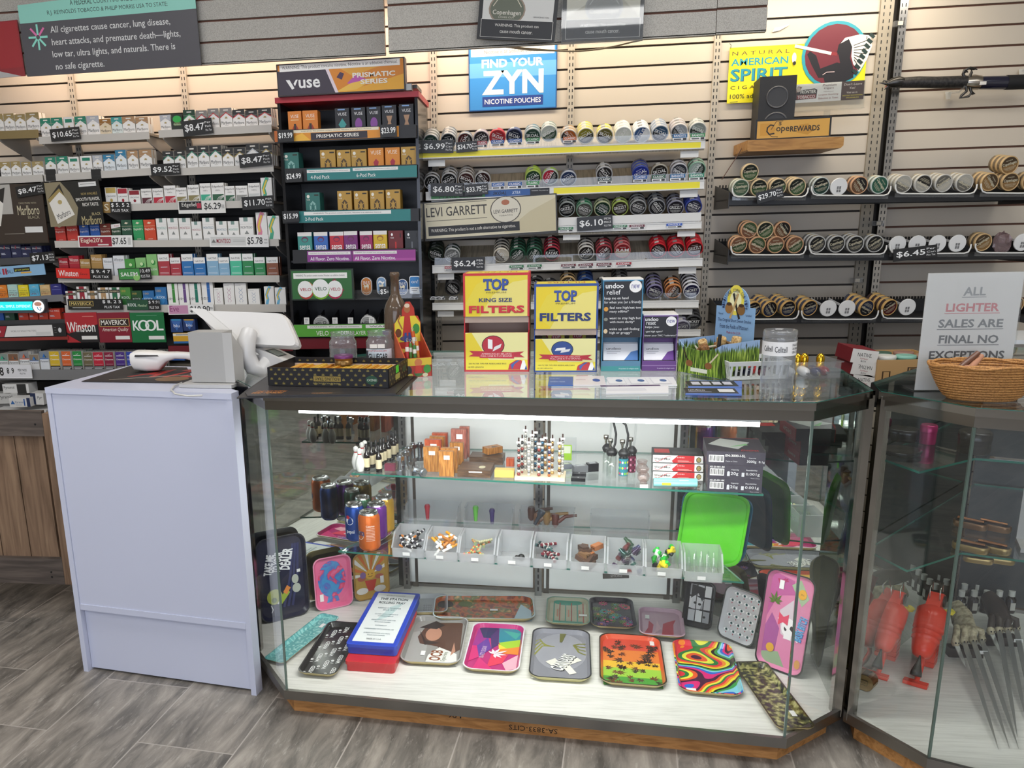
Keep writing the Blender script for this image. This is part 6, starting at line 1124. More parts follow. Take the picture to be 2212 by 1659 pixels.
b = B(); b.box(-.038,-.0385,hb*.36,-.018,-.0375,hb*.40,M('3a4468',.5)); b.obj('sticker',bt)
# small cardboard stand of cone packs
dx,dy_ = atz(*K6(1060,1290),gz),atz(*K6(1478,1235),gz)
dq = atz(*K6(1262,1292),gz); ds = thing('cone_display','red and yellow cardboard display with printed dancers holding pencil like packs','display box',T(dq.x,dq.y,gz,R(24)))
fw = .085; sd = .115; RED = 'a83228'
b = B(); b.box(-fw,0,0,0,.003,.058,RED); b.paint(FR((-fw,0,0),(1,0,0),(0,0,1)),fw,.058,[('r',.02,.6,.98,.98,'d8b83a'),('e',.14,.35,.12,.25,'2a2a2a'),('e',.5,.22,.16,.2,'3a6a3a'),('e',.5,.75,.14,.2,'c87848'),('p',[(.36,.2),(.64,.2),(.6,.6),(.4,.6)],'c03a30'),('e',.82,.4,.14,.22,'3f8a3a'),('e',.2,.1,.1,.1,'d8c060'),('e',.74,.1,.1,.1,'c8c0a0')]); b.obj('front_flap',ds)
b = B(); b.prism([(0,0),(sd,0),(sd,.125),(0,.06)],-.003,0,'b84a2c',FR((0,0,0),(0,1,0),(0,0,1))); fs = FR((0,0,0),(0,1,0),(0,0,1))
b.paint(fs,sd,.1,[('p',[(.05,.05),(.95,.05),(.95,.6),(.05,.4)],'c8622c'),('p',[(.02,.02),(.98,.02),(.98,.22),(.5,.12)],'6a2a24'),('s',[(.16,.1),(.2,.3),(.17,.5)],.03,'4a2418'),('s',[(.82,.1),(.8,.5),(.84,.85)],.03,'5a2a1c'),('e',.45,.36,.05,.06,'5a3420'),('r',.4,.1,.5,.3,'d8a03c'),('e',.65,.2,.08,.1,'d8a03c')]); leaf(b,fs,sd*.18,.05,.022,M('6a3a1c'),8,7); leaf(b,fs,sd*.8,.083,.024,M('7a3a1c'),8,7); b.obj('side_panel',ds)
b = B(); b.prism([(0,0),(sd,0),(sd,.125),(0,.06)],0,.003,'c85a34',FR((-fw,0,0),(0,1,0),(0,0,1))); b.obj('side_panel',ds)
bp = [(-fw,0),(0,0),(0,.15),(-.008,.17),(-.018,.172),(-.02,.195),(-.032,.215),(-.045,.215),(-.058,.19),(-.06,.16),(-fw,.15)]
b = B(); b.prism(bp,0,.003,'b83a2c',FR((0,sd-.002,0),(1,0,0),(0,0,1))); fb = FR((-fw,sd-.0055,0),(1,0,0),(0,0,1))
b.paint(fb,fw,.22,[('p',[(.02,.42),(.98,.42),(.98,.68),(.8,.78),(.2,.78),(.02,.68)],'e0cc3c'),('p',[(.3,.5),(.66,.5),(.6,.78),(.4,.8)],'b8342c'),('e',.5,.88,.12,.055,'a86a40'),('e',.5,.925,.1,.03,'d8c8b0'),('s',[(.3,.6),(.16,.72),(.24,.8)],.02,'a86a40'),('e',.82,.6,.13,.07,'3f8a3a'),('e',.15,.55,.12,.06,'6a3a20'),('e',.5,.47,.3,.04,'5a4a6a'),('e',.3,.3,.1,.03,'e0c058'),('e',.7,.28,.12,.03,'e0c890'),('p',[(.36,.42),(.44,.42),(.46,.55),(.38,.55)],'2c4a8a'),('p',[(.54,.42),(.62,.42),(.6,.55),(.52,.55)],'2c4a8a')]); b.obj('back_card',ds)
for i,(x,y,c,hh_) in enumerate(((-.072,.02,'b03030',.10),(-.056,.03,'5a8a34',.095),(-.044,.02,'3f7a3a',.09),(-.030,.03,'d8842c',.10),(-.028,.05,'c85a24',.128))):
    t = thing('cone_tube','%s pencil like pack in the dancer display, %s' % (('red','olive','green','amber','tall orange')[i],('by the edge','in front','in the middle','leaning','standing highest')[i]),'pack',ds.matrix_world @ T(x,y,.0025,0,R(-4),R(4-2*i)) if False else Matrix.Translation((dq.x,dq.y,gz+.003)) @ Matrix.Rotation(R(24),4,'Z') @ T(x,y,.0,0,R(-6),R(3-2*i)),'pencil like packs')
    b = B(); b.cyl((0,0,0),(0,0,hh_),.0055,c,10); b.obj('tube',t); b = B(); b.cyl((0,0,hh_*.72),(0,0,hh_*.86),.006,'e4ddd0',10); b.obj('tag',t); b = B(); b.tube([(0,0,hh_),(.003,0,hh_+.008),(0,0,hh_+.012),(-.003,0,hh_+.008),(0,0,hh_)],.0008,M('c0c0c0',.3,.8),5); b.obj('ring',t)
# ---- filter boxes
def filterbox(lab,x0,x1,yb,yt,ycut,ycut2,rim,ops_top,ops_bot,d=.13,big=True):
    a,c = atz(x0,yb,gz),atz(x1,yb,gz); U = c-a; w_ = U.length; rz = math.atan2(U.y,U.x); Y = a.y; H_ = at(x0,yt,Y).z-gz; z1 = at(x0,ycut,Y).z-gz; z0 = at(x0,ycut2,Y).z-gz
    m = (a+c)/2; t = thing('filter_box',lab,'display box',T(m.x,m.y,gz,rz)); f_ = FRONT(w_); YW = 'e8d42a'
    b = B(); b.box(-w_/2,0,z1,w_/2,.003,H_,rim); b.paint(FR((-w_/2,0,z1),(1,0,0),(0,0,1)),w_,H_-z1,ops_top); b.obj('header',t)
    b = B(); b.box(-w_/2,0,0,w_/2,.003,z0,rim); b.paint(f_,w_,z0,ops_bot); b.obj('front_panel',t)
    for s_ in (-1,1):
        b = B(); xx = s_*w_/2; b.prism([(0,0),(d,0),(d,H_),(0,H_),(0,z1),(.012,z1-.004),(.012,z0+.006),(0,z0)],-.003 if s_ > 0 else 0,0 if s_ > 0 else .003,rim,FR((xx,0,0),(0,1,0),(0,0,1)))
        if s_ > 0: b.paint(FR((xx,0,0),(0,1,0),(0,0,1)),d,H_,[('r',.12,.12,.88,.86,YW)])
        b.obj('side_panel',t)
    B().box(-w_/2+.003,d-.003,0,w_/2-.003,d,H_,M('c8b09c',.6)).obj('back_panel',t)
    B().box(-w_/2+.003,.004,.0,w_/2-.003,d-.004,.003,M('c8b09c',.6)).obj('floor_panel',t)
    b = B(); b.box(-w_/2,0,H_-.002,w_/2,d,H_+.001,rim); b.paint(FR((-w_/2,0,H_+.001),(1,0,0),(0,1,0)),w_,d,[('r',.03,.06,.97,.94,YW),('t','FILTERS',.5,.5,.6,.4,'b82c28',dict(rot=math.pi))]); b.obj('top_panel',t)
    b = B(); b.box(-w_/2+.003,.012,z1-.02,w_/2-.003,.015,H_-.003,M('cdb6a4',.6)); b.obj('inner_flap',t)
    return t,w_,H_,z0,z1
RD,BLU = 'c82430','274a94'
def top_ops(rim,cap,sub):
    o = [('r',.03,.0,.97,.965,'e6cc1e'),('p',[(.03,.3),(.2,.75),(.45,.965),(.97,.965),(.97,.0),(.3,.0)],'e4d03a'),('p',[(.25,.0),(.45,.5),(.75,.8),(.97,.85),(.97,.0)],'e8da78')]
    o += [('r',-.0,.0,.03,1,rim),('r',.97,0,1,1,rim),('r',0,.955,1,1,rim)]
    if sub: o += [('r',.328,.605,.418,.64,'2c4690'),('r',.582,.605,.662,.64,'2c4690'),('r',.305,.80,.33,.88,'2c4690'),('r',.415,.80,.44,.88,'2c4690'),('t','TOP',.5,.745,.38,.27,'1c2f6a',dict(bold=.035)),('t','TOP',.495,.755,.365,.255,'3450a0',dict(bold=.02)),('t','PREMIUM',.5,.56,.3,.035,'5a5020'),('t','KING SIZE',.49,.385,.50,.095,'1c2f6a',dict(bold=.02)),('t','FILTERS',.505,.165,.84,.175,'b0202c',dict(bold=.04)),('t','FILTERS',.5,.172,.83,.165,'d02834',dict(bold=.025))]
    else: o += [('r',.325,.61,.41,.64,'2c4690'),('r',.57,.61,.645,.64,'2c4690'),('t','TOP',.49,.74,.36,.25,'1c2f6a',dict(bold=.035)),('t','TOP',.485,.75,.345,.235,'3450a0',dict(bold=.02)),('t','PREMIUM',.49,.57,.3,.035,'5a5020'),('t','FILTERS',.49,.27,.80,.19,'1c2f6a',dict(bold=.035))]
    return o
def bot_ops(rim,oval,k,mm):
    return [('r',.025,.05,.975,1,'ece6a0'),('p',[(.025,.05),(.025,.98),(.12,1),(.3,.5),(.5,.05)],'e6cf2c'),('r',.025,.05,.975,.31,'e8d838'),('e',.45,.68,.175,.25,'1a1a1c'),('e',.45,.68,.165,.235,oval)]+([('p',[(.37,.6),(.44,.58),(.44,.82),(.37,.84)],'f0f0ee'),('p',[(.44,.52),(.56,.62),(.58,.72),(.47,.64)],'e4e4e2')] if k else [('p',[(.33,.64),(.5,.66),(.5,.74),(.36,.72)],'f0f0ee'),('p',[(.42,.58),(.56,.62),(.58,.70),(.44,.66)],'e4e4e2')])+[
      ('p',[(.07,.40),(.14,.46),(.08,.54),(.26,.53),(.74,.50),(.92,.52),(.86,.45),(.93,.37),(.74,.38),(.26,.39)],'b82434'),('p',[(.24,.36),(.77,.34),(.77,.49),(.24,.52)],'c02838'),('t',"AMERICA'S #1 SELLING",.5,.46,.46,.04,'f0e0d8'),('t','FULL LINE R-Y-O BRAND',.5,.405,.48,.04,'f0e0d8'),
      ('t',('200' if k else '100')+' FILTER TIPS PER RESEALABLE BAG',.36,.21,.58,.035,'3a3420'),('t',('18' if k else '15')+' MM LENGTH',.18,.12,.24,.035,'3a3420'),('p',[(.68,.06),(.70,.2),(.8,.30),(.88,.30),(.94,.06)],'b82434'),('p',[(.74,.06),(.78,.2),(.86,.30),(.82,.30),(.72,.18)],'3a5aa0'),('p',[(.86,.06),(.9,.30),(.93,.30),(.97,.06)],'f0eeea'),('p',[(.93,.06),(.955,.18),(.97,.06)],'274a94')]
filterbox('tall red edged yellow filter box with an empty opening',1003,1143,803,592,684,719,RD,top_ops(RD,'TOP',True),bot_ops(RD,'b82434',True,18))
fb2 = filterbox('shorter blue edged yellow filter box with packets in its opening',1153,1289,804,615,711,732,BLU,top_ops(BLU,'TOP',False),bot_ops(BLU,'2c4a8c',False,15))
m2 = fb2[0].matrix_world.copy(); m2 = fb2[0].matrix_basis
for i,(x,z,rt,c) in enumerate(((-.025,.105,-.2,'e0cc2c'),(.035,.10,.15,'d8c428'),(-.05,.098,.4,'a89a3c'))):
    w2 = .05; b = boxmesh('',w2,.006,.05,c,[('e',.5,.6,.3,.2,'b82434'),('t','TOP',.5,.62,.5,.16,'f0eee0')]); b.obj('filter_packet',None,m2 @ T(x,.05+.02*i,fb2[3]-.032,0,R(-14),rt*.4),label='yellow filter packet in the blue edged box, %s' % ('standing at the front','behind at the side','slumped at the corner')[i],cat='packet',group='filter packets')
# ---- black and purple sachet dispensers
def dispenser(lab,x0,x1,yb,yt,ymid,col,ops,lowcol,packcol,foot,fops):
    a,c = atz(x0,yb,gz),atz(x1,yb,gz); U = c-a; w_ = U.length; rz = math.atan2(U.y,U.x); H_ = at(x0,yt,a.y).z-gz; z1 = at(x0,ymid,a.y).z-gz; d = .11; m = (a+c)/2
    t = thing('sachet_dispenser',lab,'display box',T(m.x,m.y,gz,rz)); s_ = w_/2
    b = B(); b.box(-s_,.0,z1,s_,.003,H_,col[1]); b.poly(FR((-s_,0,z1),(1,0,0),(0,0,1)),[(.003,0),(w_-.003,0),(w_-.003,H_-z1-.003),(.003,H_-z1-.003)],col[0],1); b.paint(FR((-s_,0,z1),(1,0,0),(0,0,1)),w_,H_-z1,ops,2); b.obj('header',t)
    for sg in (-1,1): B().box(sg*s_-(.003 if sg > 0 else 0),.004,0,sg*s_+(0 if sg > 0 else .003),d,H_,col[1]).obj('side_panel',t)
    B().box(-s_,.004,H_+.0002,s_,d,H_+.003,M('f0efec',.4)).obj('top_panel',t); B().box(-s_+.004,d-.004,.0,s_-.004,d-.001,H_-.001,col[1]).obj('back_panel',t)
    b = B(); b.box(-s_,0,0,s_,.003,z1*.30,lowcol); b.paint(FRONT(w_),w_,z1*.30,fops); b.obj('front_panel',t)
    b = B(); b.prism([(.004,z1*.30),(.05,z1*.30),(.05,z1*.9),(.045,z1*.93)],-s_+.004,s_-.004,lowcol,FR((0,0,0),(0,1,0),(0,0,1))) if False else b.box(-s_+.004,.05,.003,s_-.004,.053,z1*.95,lowcol); b.obj('inner_panel',t)
    for k in range(3):
        bb = boxmesh('',w_*.88,.003,z1*.52,packcol[0],[('p',[(.6,0),(1,0),(1,.6),(.8,.5)],packcol[1]),('t','undoo',.3,.7,.42,.16,'3a3a44'),('r',.1,.5,.5,.53,'b0b0b8'),('r',.1,.4,.4,.43,'b0b0b8')])
        bb.obj('sachet',None,T(m.x,m.y,gz,rz) @ T(0,.012+.01*k,z1*.31+.003*k,0,R(-28)),label='sachet %s in the %s dispenser' % (('leaning at the front','second from the front','third from the front')[k],'tall black' if foot else 'short purple edged'),cat='sachet',group='sachets')
    return t
WT = 'f2f2f0'
dispenser('tall black sachet dispenser with white lettering and blue edges',1298,1383,802,606,729,('17171b','3f84a8'),
  [('t','undoo',.29,.905,.45,.09,WT,dict(bold=.015)),('t','relief',.27,.795,.34,.085,WT),('e',.81,.89,.155,.105,'f0efec'),('t','new',.81,.89,.2,.07,'3a3a8a'),('t','keep me on hand',.34,.685,.6,.06,WT),('t','for when you (or a friend):',.5,.615,.92,.06,WT),('e',.09,.5,.055,.04,'e0a03c'),('t','feel too high/eat too',.57,.52,.78,.055,WT),('t','many edibles*',.42,.455,.48,.055,WT),('e',.09,.32,.05,.03,'8a8a7a'),('t','want to stay high but',.57,.335,.78,.055,WT),('t','with more clarity*',.5,.27,.62,.055,WT),('e',.09,.11,.05,.04,'e0c8a0'),('t','wake up still feeling',.56,.145,.76,.055,WT),('t','high or groggy*',.47,.08,.56,.055,WT)],'4a7a98',('e8eaee','4a7ab8'),1,[('r',0,0,1,.5,'2f8a8c'),('t','24 packets (2 softgels each)',.7,.25,.5,.14,'d8ecec')])
dispenser('short purple edged sachet dispenser with white lettering',1386,1460,801,682,730,('1a191d','6a4a88'),
  [('t','undoo',.24,.84,.38,.17,WT,dict(bold=.015)),('t','reset',.22,.66,.28,.15,WT),('e',.80,.74,.15,.22,'f0efec'),('t','new',.80,.74,.22,.14,'3a3a8a'),('t','helps you:',.26,.48,.4,.12,WT),('t','-get high again*',.32,.28,.5,.1,WT),('t','-lower your THC * tolerance*',.5,.1,.94,.1,WT)],'5a2a78',('ecebf0','6a3a90'),0,[('r',0,.5,1,.58,'8a6aa0'),('t','12 packets (2 softgels each)',.7,.25,.5,.14,'e0d0ec')])
# cards lying on the glass
def cardpile(lab,pts,ops,col,n=3,grp='cards lying on the glass top'): flatquad('info_card',lab,'card',[K7(*p_) for p_ in pts],gz,.003,M(col,.4),ops,grp)
cardpile('blue half card lying in front of the blue edged filter box',[(655,1362),(848,1362),(850,1296),(665,1296)],[('t','undoo reset',.4,.4,.6,.16,'c8d8f0'),('t','MORE INFO',.3,.75,.4,.1,'a8c0e8')],'3a68b4')
cardpile('white half card with a small blue picture on the glass top',[(852,1360),(1102,1358),(1088,1292),(855,1294)],[('t','undoo',.3,.6,.3,.16,'b08aa0'),('e',.78,.5,.12,.18,'3a5aa8')],'e8e2e4')
cardpile('long white leaflet with three panels under the black dispenser',[(1108,1362),(1652,1360),(1622,1298),(1112,1300)],[('r',x,.1,x+.26,.85,'d8d8e0') for x in (.04,.36,.68)]+[('r',x+.01,.14,x+.25,.81,'f2f2f4') for x in (.04,.36,.68)]+[('e',x+.15,.5,.05,.15,'4a6a9c') for x in (.06,.38,.70)],'eeeef0')
cardpile('white leaflet with a dark purple heading near the front of the glass',[(1103,1428),(1585,1422),(1582,1364),(1110,1365)],[('r',0,.84,1,1,'4a2a5a'),('r',.05,.3,.7,.6,'dcdce2'),('t','undoo reset',.3,.92,.4,.08,'e8e0f0')],'ececee')
for i,pts in enumerate(([(1735,1378),(2150,1380),(2150,1330),(1745,1325)],[(1715,1432),(2150,1436),(2148,1384),(1740,1380)])):
    cardpile(('black and blue flyer with four pictures beside the grass box','black and blue flyer with a white code box nearest the front')[i],pts,[('r',.03,.15,.97,.9,'1c1c24')]+([('r',.12+.2*k,.35,.28+.2*k,.75,'c8c8d4') for k in range(4)] if i == 0 else [('r',.64,.35,.92,.75,'d8d8d8'),('t','undoo',.25,.6,.3,.2,'e8e8f0'),('r',.08,.3,.5,.36,'9a9ab0')]),'5a7ac4')
# ---- grass printed pipe box
def grassmat():
    m,nt,b = newmat('printed_grass'); N = nt.nodes.new; L = nt.links.new
    tc = N('ShaderNodeTexCoord'); mp = N('ShaderNodeMapping'); no = N('ShaderNodeTexNoise'); cr = N('ShaderNodeValToRGB'); sp_ = N('ShaderNodeSeparateXYZ')
    mp.inputs['Scale'].default_value = (260,260,22); no.inputs['Scale'].default_value = 1; no.inputs['Detail'].default_value = 4; no.inputs['Distortion'].default_value = .8
    L(tc.outputs['Object'],mp.inputs[0]); L(mp.outputs[0],no.inputs['Vector']); ramp(cr,[(.35,'1c2c10'),(.48,'4a6a20'),(.58,'88a838'),(.7,'c8d870')]); L(no.outputs['Fac'],cr.inputs[0])
    L(tc.outputs['Object'],sp_.inputs[0]); mr = N('ShaderNodeMapRange'); mr.inputs[1].default_value = .058; mr.inputs[2].default_value = .10; L(sp_.outputs[2],mr.inputs[0])
    ad = N('ShaderNodeMath'); ad.operation = 'ADD'; L(mr.outputs[0],ad.inputs[0]); n2 = N('ShaderNodeMath'); n2.operation = 'MULTIPLY_ADD'; n2.inputs[1].default_value = 1.6; n2.inputs[2].default_value = -.8; L(no.outputs['Fac'],n2.inputs[0]); L(n2.outputs[0],ad.inputs[1])
    c2 = N('ShaderNodeValToRGB'); ramp(c2,[(.45,'000000'),(.6,'ffffff')]); L(ad.outputs[0],c2.inputs[0])
    mx = N('ShaderNodeMix'); mx.data_type = 'RGBA'; mx.inputs[7].default_value = (*lin('9ab8dc'),1); L(c2.outputs[0],mx.inputs[0]); L(cr.outputs[0],mx.inputs[6]); L(mx.outputs[2],b.inputs['Base Color']); b.inputs['Roughness'].default_value = .4
    return m
GRASS = grassmat(); SKY = M('8fb4d8',.4)
ga,gb_,gc = atz(*K7(1650,1255),gz),atz(*K7(1985,1315),gz),atz(*K7(2150,1180),gz)
U = gb_-ga; gw = U.length; grz = math.atan2(U.y,U.x); GD = .15; gh_ = .095
gbx = thing('pipe_display_box','grass printed cardboard box of corn cob pipes with an arched header','display box',T(ga.x,ga.y,gz,grz))
b = B(); b.prism([(0,0),(gw,0),(gw,gh_),(gw*.82,gh_*.84),(gw*.5,gh_*.74),(gw*.15,gh_*.80),(0,gh_)],-.003,0,GRASS,FR((0,0,0),(1,0,0),(0,0,1)))
f_ = FR((0,0,0),(1,0,0),(0,0,1)); CORN = '8a5a34'
b.paint(f_,gw,gh_,[('s',[(.12,.78),(.2,.5),(.26,.36)],.05,'3a2a20'),('e',.28,.32,.08,.1,CORN),('s',[(.92,.72),(.8,.5),(.74,.4)],.05,'d8ccb0'),('e',.72,.32,.08,.1,CORN),('r',.32,.08,.70,.2,'d8dccc')]); b.obj('front_panel',gbx)
b = B(); b.prism([(0,0),(GD,0),(GD,gh_*1.02),(0,gh_)],-.003,0,GRASS,FR((gw,0,0),(0,1,0),(0,0,1))); b.obj('side_panel',gbx)
b = B(); b.prism([(0,0),(GD,0),(GD,gh_),(0,gh_)],0,.003,GRASS,FR((0,0,0),(0,1,0),(0,0,1))); b.obj('side_panel',gbx)
B().box(.003,.003,0,gw-.003,GD-.003,.003,SKY).obj('floor_panel',gbx)
hw = at(*K8(405,780),ga.y+GD).x-at(*K8(75,780),ga.y+GD).x; hz0 = gh_*.9; hz1 = at(*K8(240,520),ga.y+GD).z-gz; s1 = at(*K8(90,655),ga.y+GD).z-gz
pts = [(0,0),(hw,0),(hw,s1)]+[(hw/2+hw*.36*math.cos(math.pi*k/14),s1+(hz1-s1)*math.sin(math.pi*k/14)) for k in range(15)]+[(0,s1)]
hx = gw*.5-hw*.55; b = B(); b.prism(pts,0,.003,SKY,FR((hx,GD-.004,0),(1,0,0),(0,0,1))); fh = FR((hx,GD-.0075,0),(1,0,0),(0,0,1)); Hh = hz1
rel = lambda z: z/Hh
sm = s1/Hh; ops = [('e',.5,sm+.08,.22,.18,'f0e058'),('e',.5,sm+.07,.15,.12,'f8f4c0'),('s',[(.44,.92),(.54,.74),(.62,.62)],.03,'2a2420'),('s',[(.56,.92),(.46,.74),(.38,.62)],.03,'c8a870'),('e',.34,sm-.02,.10,.065,'a07440'),('e',.66,sm-.03,.10,.065,'8a6434'),('e',.34,sm+.03,.07,.02,'4a3420'),('e',.66,sm+.02,.07,.02,'4a3420'),
  ('t','The Original Short Sweet Smoke',.5,sm-.17,.86,.05,'20305a'),('t','From the Fields of Missouri',.5,sm-.24,.74,.05,'20305a'),('t','Made in the U.S.A',.5,sm-.31,.36,.03,'b03040'),('t','Natural',.14,sm-.09,.12,.025,'20305a'),('t','Varnished',.86,sm-.09,.15,.025,'20305a'),('t','#16',.5,.9,.06,.03,'20305a')]
arc = 'MINIATURE CORN COB PIPE'
for k,ch in enumerate(arc):
    a_ = math.pi*(1.02-1.04*k/(len(arc)-1))
    if ch != ' ': ops.append(('t',ch,.5+.30*math.cos(a_),sm+(1-sm)*.82*math.sin(a_),.036,.042,'20305a',dict(rot=a_-math.pi/2,bold=.01)))
b.paint(fh,hw,Hh,ops); b.obj('header',gbx)
GM = Matrix.Translation((ga.x,ga.y,gz)) @ Matrix.Rotation(grz,4,'Z')
COB = noisemat('corn_cob',[(.35,'a8824c'),(.6,'d8b880')],(200,200,200),1,3,.7)
COB2 = noisemat('dark_corn_cob',[(.35,'6a4424'),(.6,'9a6c3c')],(200,200,200),1,3,.6)
def pipe(m,lab,cob,stem,grp='corn cob pipes'):
    t = thing('corn_cob_pipe',lab,'pipe',m,grp)
    b = B(); b.lathe([(.009,0),(.013,.004),(.014,.028),(.012,.033),(.008,.033),(.007,.02),(.006,.014)],cob,14,cap1=True); b.obj('bowl',t)
    b = B(); b.tube([(.012,0,.010),(.03,0,.016),(.06,0,.024)],[.004,.0035,.0028],stem,8); b.obj('stem',t)
for i,(x,y,z,rz,rx,cb,sc,lb) in enumerate(((.02,.045,.03,.3,.5,COB2,'efe6d0','dark corn cob pipe lying low in the grass box'),(.05,.03,.055,2.8,.9,COB2,'efe6d0','brown corn cob pipe with pale stem across the grass box'),(.035,.07,.06,.1,.4,COB,'efe6d0','tan corn cob pipe leaning inside the grass box'),(.07,.045,.05,2.5,-.4,COB2,'c87a3c','orange stemmed corn cob pipe in the grass box'),(.09,.075,.072,1.2,.2,COB,'efe6d0','round pale corn cob pipe standing highest in the grass box'),(.13,.09,.075,3.4,.3,COB,'8a6a44','half hidden corn cob pipe at the back of the grass box'),(.06,.10,.05,.8,.1,COB2,'241f1c','corn cob pipe with a black stem deep in the grass box'))):
    pipe(GM @ T(x,y,z,rz,rx,0),lb,cb,M(sc,.3))
b = B(); b.cyl((0,0,0),(.004,.0,.075),.005,'1c1a1a',10); b.obj('pipe_mouthpiece',None,GM @ T(gw*.8,.02,.045),label='black stem sticking up out of the grass printed box',cat='pipe stem')
# ---- white slotted basket with small things
ba,bb_ = atz(*K8(195,1195),gz),atz(*K8(560,1235),gz)
bk = thing('plastic_basket','white slotted plastic basket behind the clear jar','basket',T(1,1,1)); bw = .155; bdp = .12; bhh = .052; U = bb_-ba; bk.matrix_local = T(ba.x+.0,ba.y+.02,gz,R(8))
W2 = M('d8dad6',.35)
for nm,fr,L_ in (('front_side',FR((0,0,0),(1,0,0),(0,-.18,1)),bw),('end_side',FR((bw,0,0),(0,1,0),(.18,0,1)),bdp),('back_side',FR((bw,bdp,0),(-1,0,0),(0,.18,1)),bw),('end_side',FR((0,bdp,0),(0,-1,0),(-.18,0,1)),bdp)):
    b = B(); b.prism([(0,0),(L_,0),(L_,.010),(0,.010)],-.002,0,W2,fr); b.prism([(-.008,bhh-.012),(L_+.008,bhh-.012),(L_+.009,bhh),(-.009,bhh)],-.003,.001,W2,fr); n = int(L_/.013)
    for k in range(n+1): x = k*L_/n; b.prism([(x-.003,.008),(x+.003,.008),(x+.003,bhh-.010),(x-.003,bhh-.010)],-.002,0,W2,fr)
    b.obj(nm,bk)
B().box(0,0,0,bw,bdp,.002,W2).obj('bottom',bk)
BM = bk.matrix_basis.copy()
for i,(x,y,c,r) in enumerate(((.03,.03,'1c1c1e',.011),(.06,.04,'2a2a3c',.012),(.10,.03,'5a2030',.011),(.085,.07,'b03030',.013),(.05,.085,'4a1c20',.013),(.12,.08,'1a1a1c',.012))):
    t = thing('glass_bead_pipe','small dark %s trinket in the white basket, %s' % (('black','navy','maroon','red','brown red','grey black')[i],('near the corner','in front','near the jar','on top','at the back','behind the jar')[i]),'trinket',BM @ T(x,y,.0025),'trinkets in the white basket')
    b = B(); b.sph((0,0,r),r,M(c,.15),12,(1.2,1,1)); b.obj('bowl',t); b = B(); b.tube([(0,0,r),(.012,.004,r*1.7),(.02,.004,r*2.2)],[.006,.005,.004],M(c,.15),8); b.obj('neck',t)
# clear tub of gold and white bottles
ta = thing('plastic_tub','clear shallow plastic tub holding gold and white bullets','tub',T(0,0,0)); tq = atz(*K8(455,1180),gz)
ta.matrix_local = T(tq.x+.045,tq.y-.01,gz,R(8)); tW,tD,tH = .145,.10,.045; TM = ta.matrix_basis.copy()
b = B(); o_ = [(0,0),(tW,0),(tW,tD),(0,tD)]; 
b.box(0,0,0,tW,tD,.002,PLASTIC); b.box(0,0,.002,tW,.002,tH,PLASTIC); b.box(0,tD-.002,.002,tW,tD,tH,PLASTIC); b.box(0,.002,.002,.002,tD-.002,tH,PLASTIC); b.box(tW-.002,.002,.002,tW,tD-.002,tH,PLASTIC); b.obj('body',ta)
b = B(); b.box(-.005,-.005,tH,tW+.005,0,tH+.003,PLASTIC); b.box(-.005,tD,tH,tW+.005,tD+.005,tH+.003,PLASTIC); b.box(-.005,0,tH,0,tD,tH+.003,PLASTIC); b.box(tW,0,tH,tW+.005,tD,tH+.003,PLASTIC); b.obj('rim',ta)
GLD = M('c8a02c',.18,1)
for i,(x,y) in enumerate(((.055,.07),(.075,.072),(.115,.06))):
    t = thing('gold_bullet','shiny gold dome topped vial standing in the clear tub, %s' % ('beside the jar','in the middle','at the end')[i],'vial',TM @ T(x,y,.0025),'gold vials'); b = B(); b.lathe([(.011,0),(.011,.035),(.010,.036)],GLD,16); b.obj('body',t); b = B(); b.lathe([(.0115,.0365),(.0115,.046),(.009,.054),(.004,.059)],GLD,16); b.obj('cap',t)
for i,(x,y,c) in enumerate(((.02,.02,'e6e4e0'),(.06,.018,'e6e4e0'),(.092,.022,'23244a'),(.118,.025,'7a1c26'))):
    t = thing('novelty_vial','%s rounded vial lying in the clear tub, %s' % (('white','white','navy blue','dark red')[i],('farthest under the jar','second along','third along','fourth along')[i]),'vial',TM @ T(x,y,.0155),'lying vials'); b = B(); b.lathe([(.008,-.022),(.013,-.016),(.013,.012),(.008,.020),(.004,.024)],M(c,.2),14,(0,.02,0),(0,-1,-.1)); b.obj('body',t); b = B(); b.lathe([(.004,.024),(.004,.029)],M('9a9a9a',.3,.8),10,(0,.02,0),(0,-1,-.1)); b.obj('tip',t)
# tall clear jar in front
jq = atz(1682,852,gz); jr = .0405; jh = at(1690,712,jq.y+jr).z-gz
jt = thing('plastic_jar','tall clear straight jar with a white label near the case corner','jar',T(jq.x+.004,jq.y+jr,gz))
b = B(); b.lathe([(jr*.95,0),(jr,.004),(jr,jh*.84),(jr*1.02,jh*.85),(jr*1.02,jh*.88),(jr*.99,jh*.89),(jr*.99,jh*.92),(jr*1.02,jh*.93),(jr*1.02,jh*.95),(jr*.98,jh),(jr*.94,jh),(jr*.94,jh*.87),(jr*.965,jh*.84),(jr*.965,.004)],PLASTIC,32,cap1=False); b.obj('body',jt)
b = B(); n = 28; z0,z1 = jh*.61,jh*.83; r = jr+.0005
for i in range(n):
    a0,a1 = [math.pi*1.5-1.9+3.8*(i+k)/n for k in (0,1)]; b.add([(r*math.cos(a0),r*math.sin(a0),z0),(r*math.cos(a1),r*math.sin(a1),z0),(r*math.cos(a1),r*math.sin(a1),z1),(r*math.cos(a0),r*math.sin(a0),z1)],[(0,1,2,3)],M('efeeec',.4),True)
def curved(b,t_,a_,z_,wA,h_,mat):
    v,f,asp = glyphs(t_,.008,2); b.add([((r+.0004)*math.cos(a_+x*wA),(r+.0004)*math.sin(a_+x*wA),z_+y*h_) for x,y in v],f,mat)
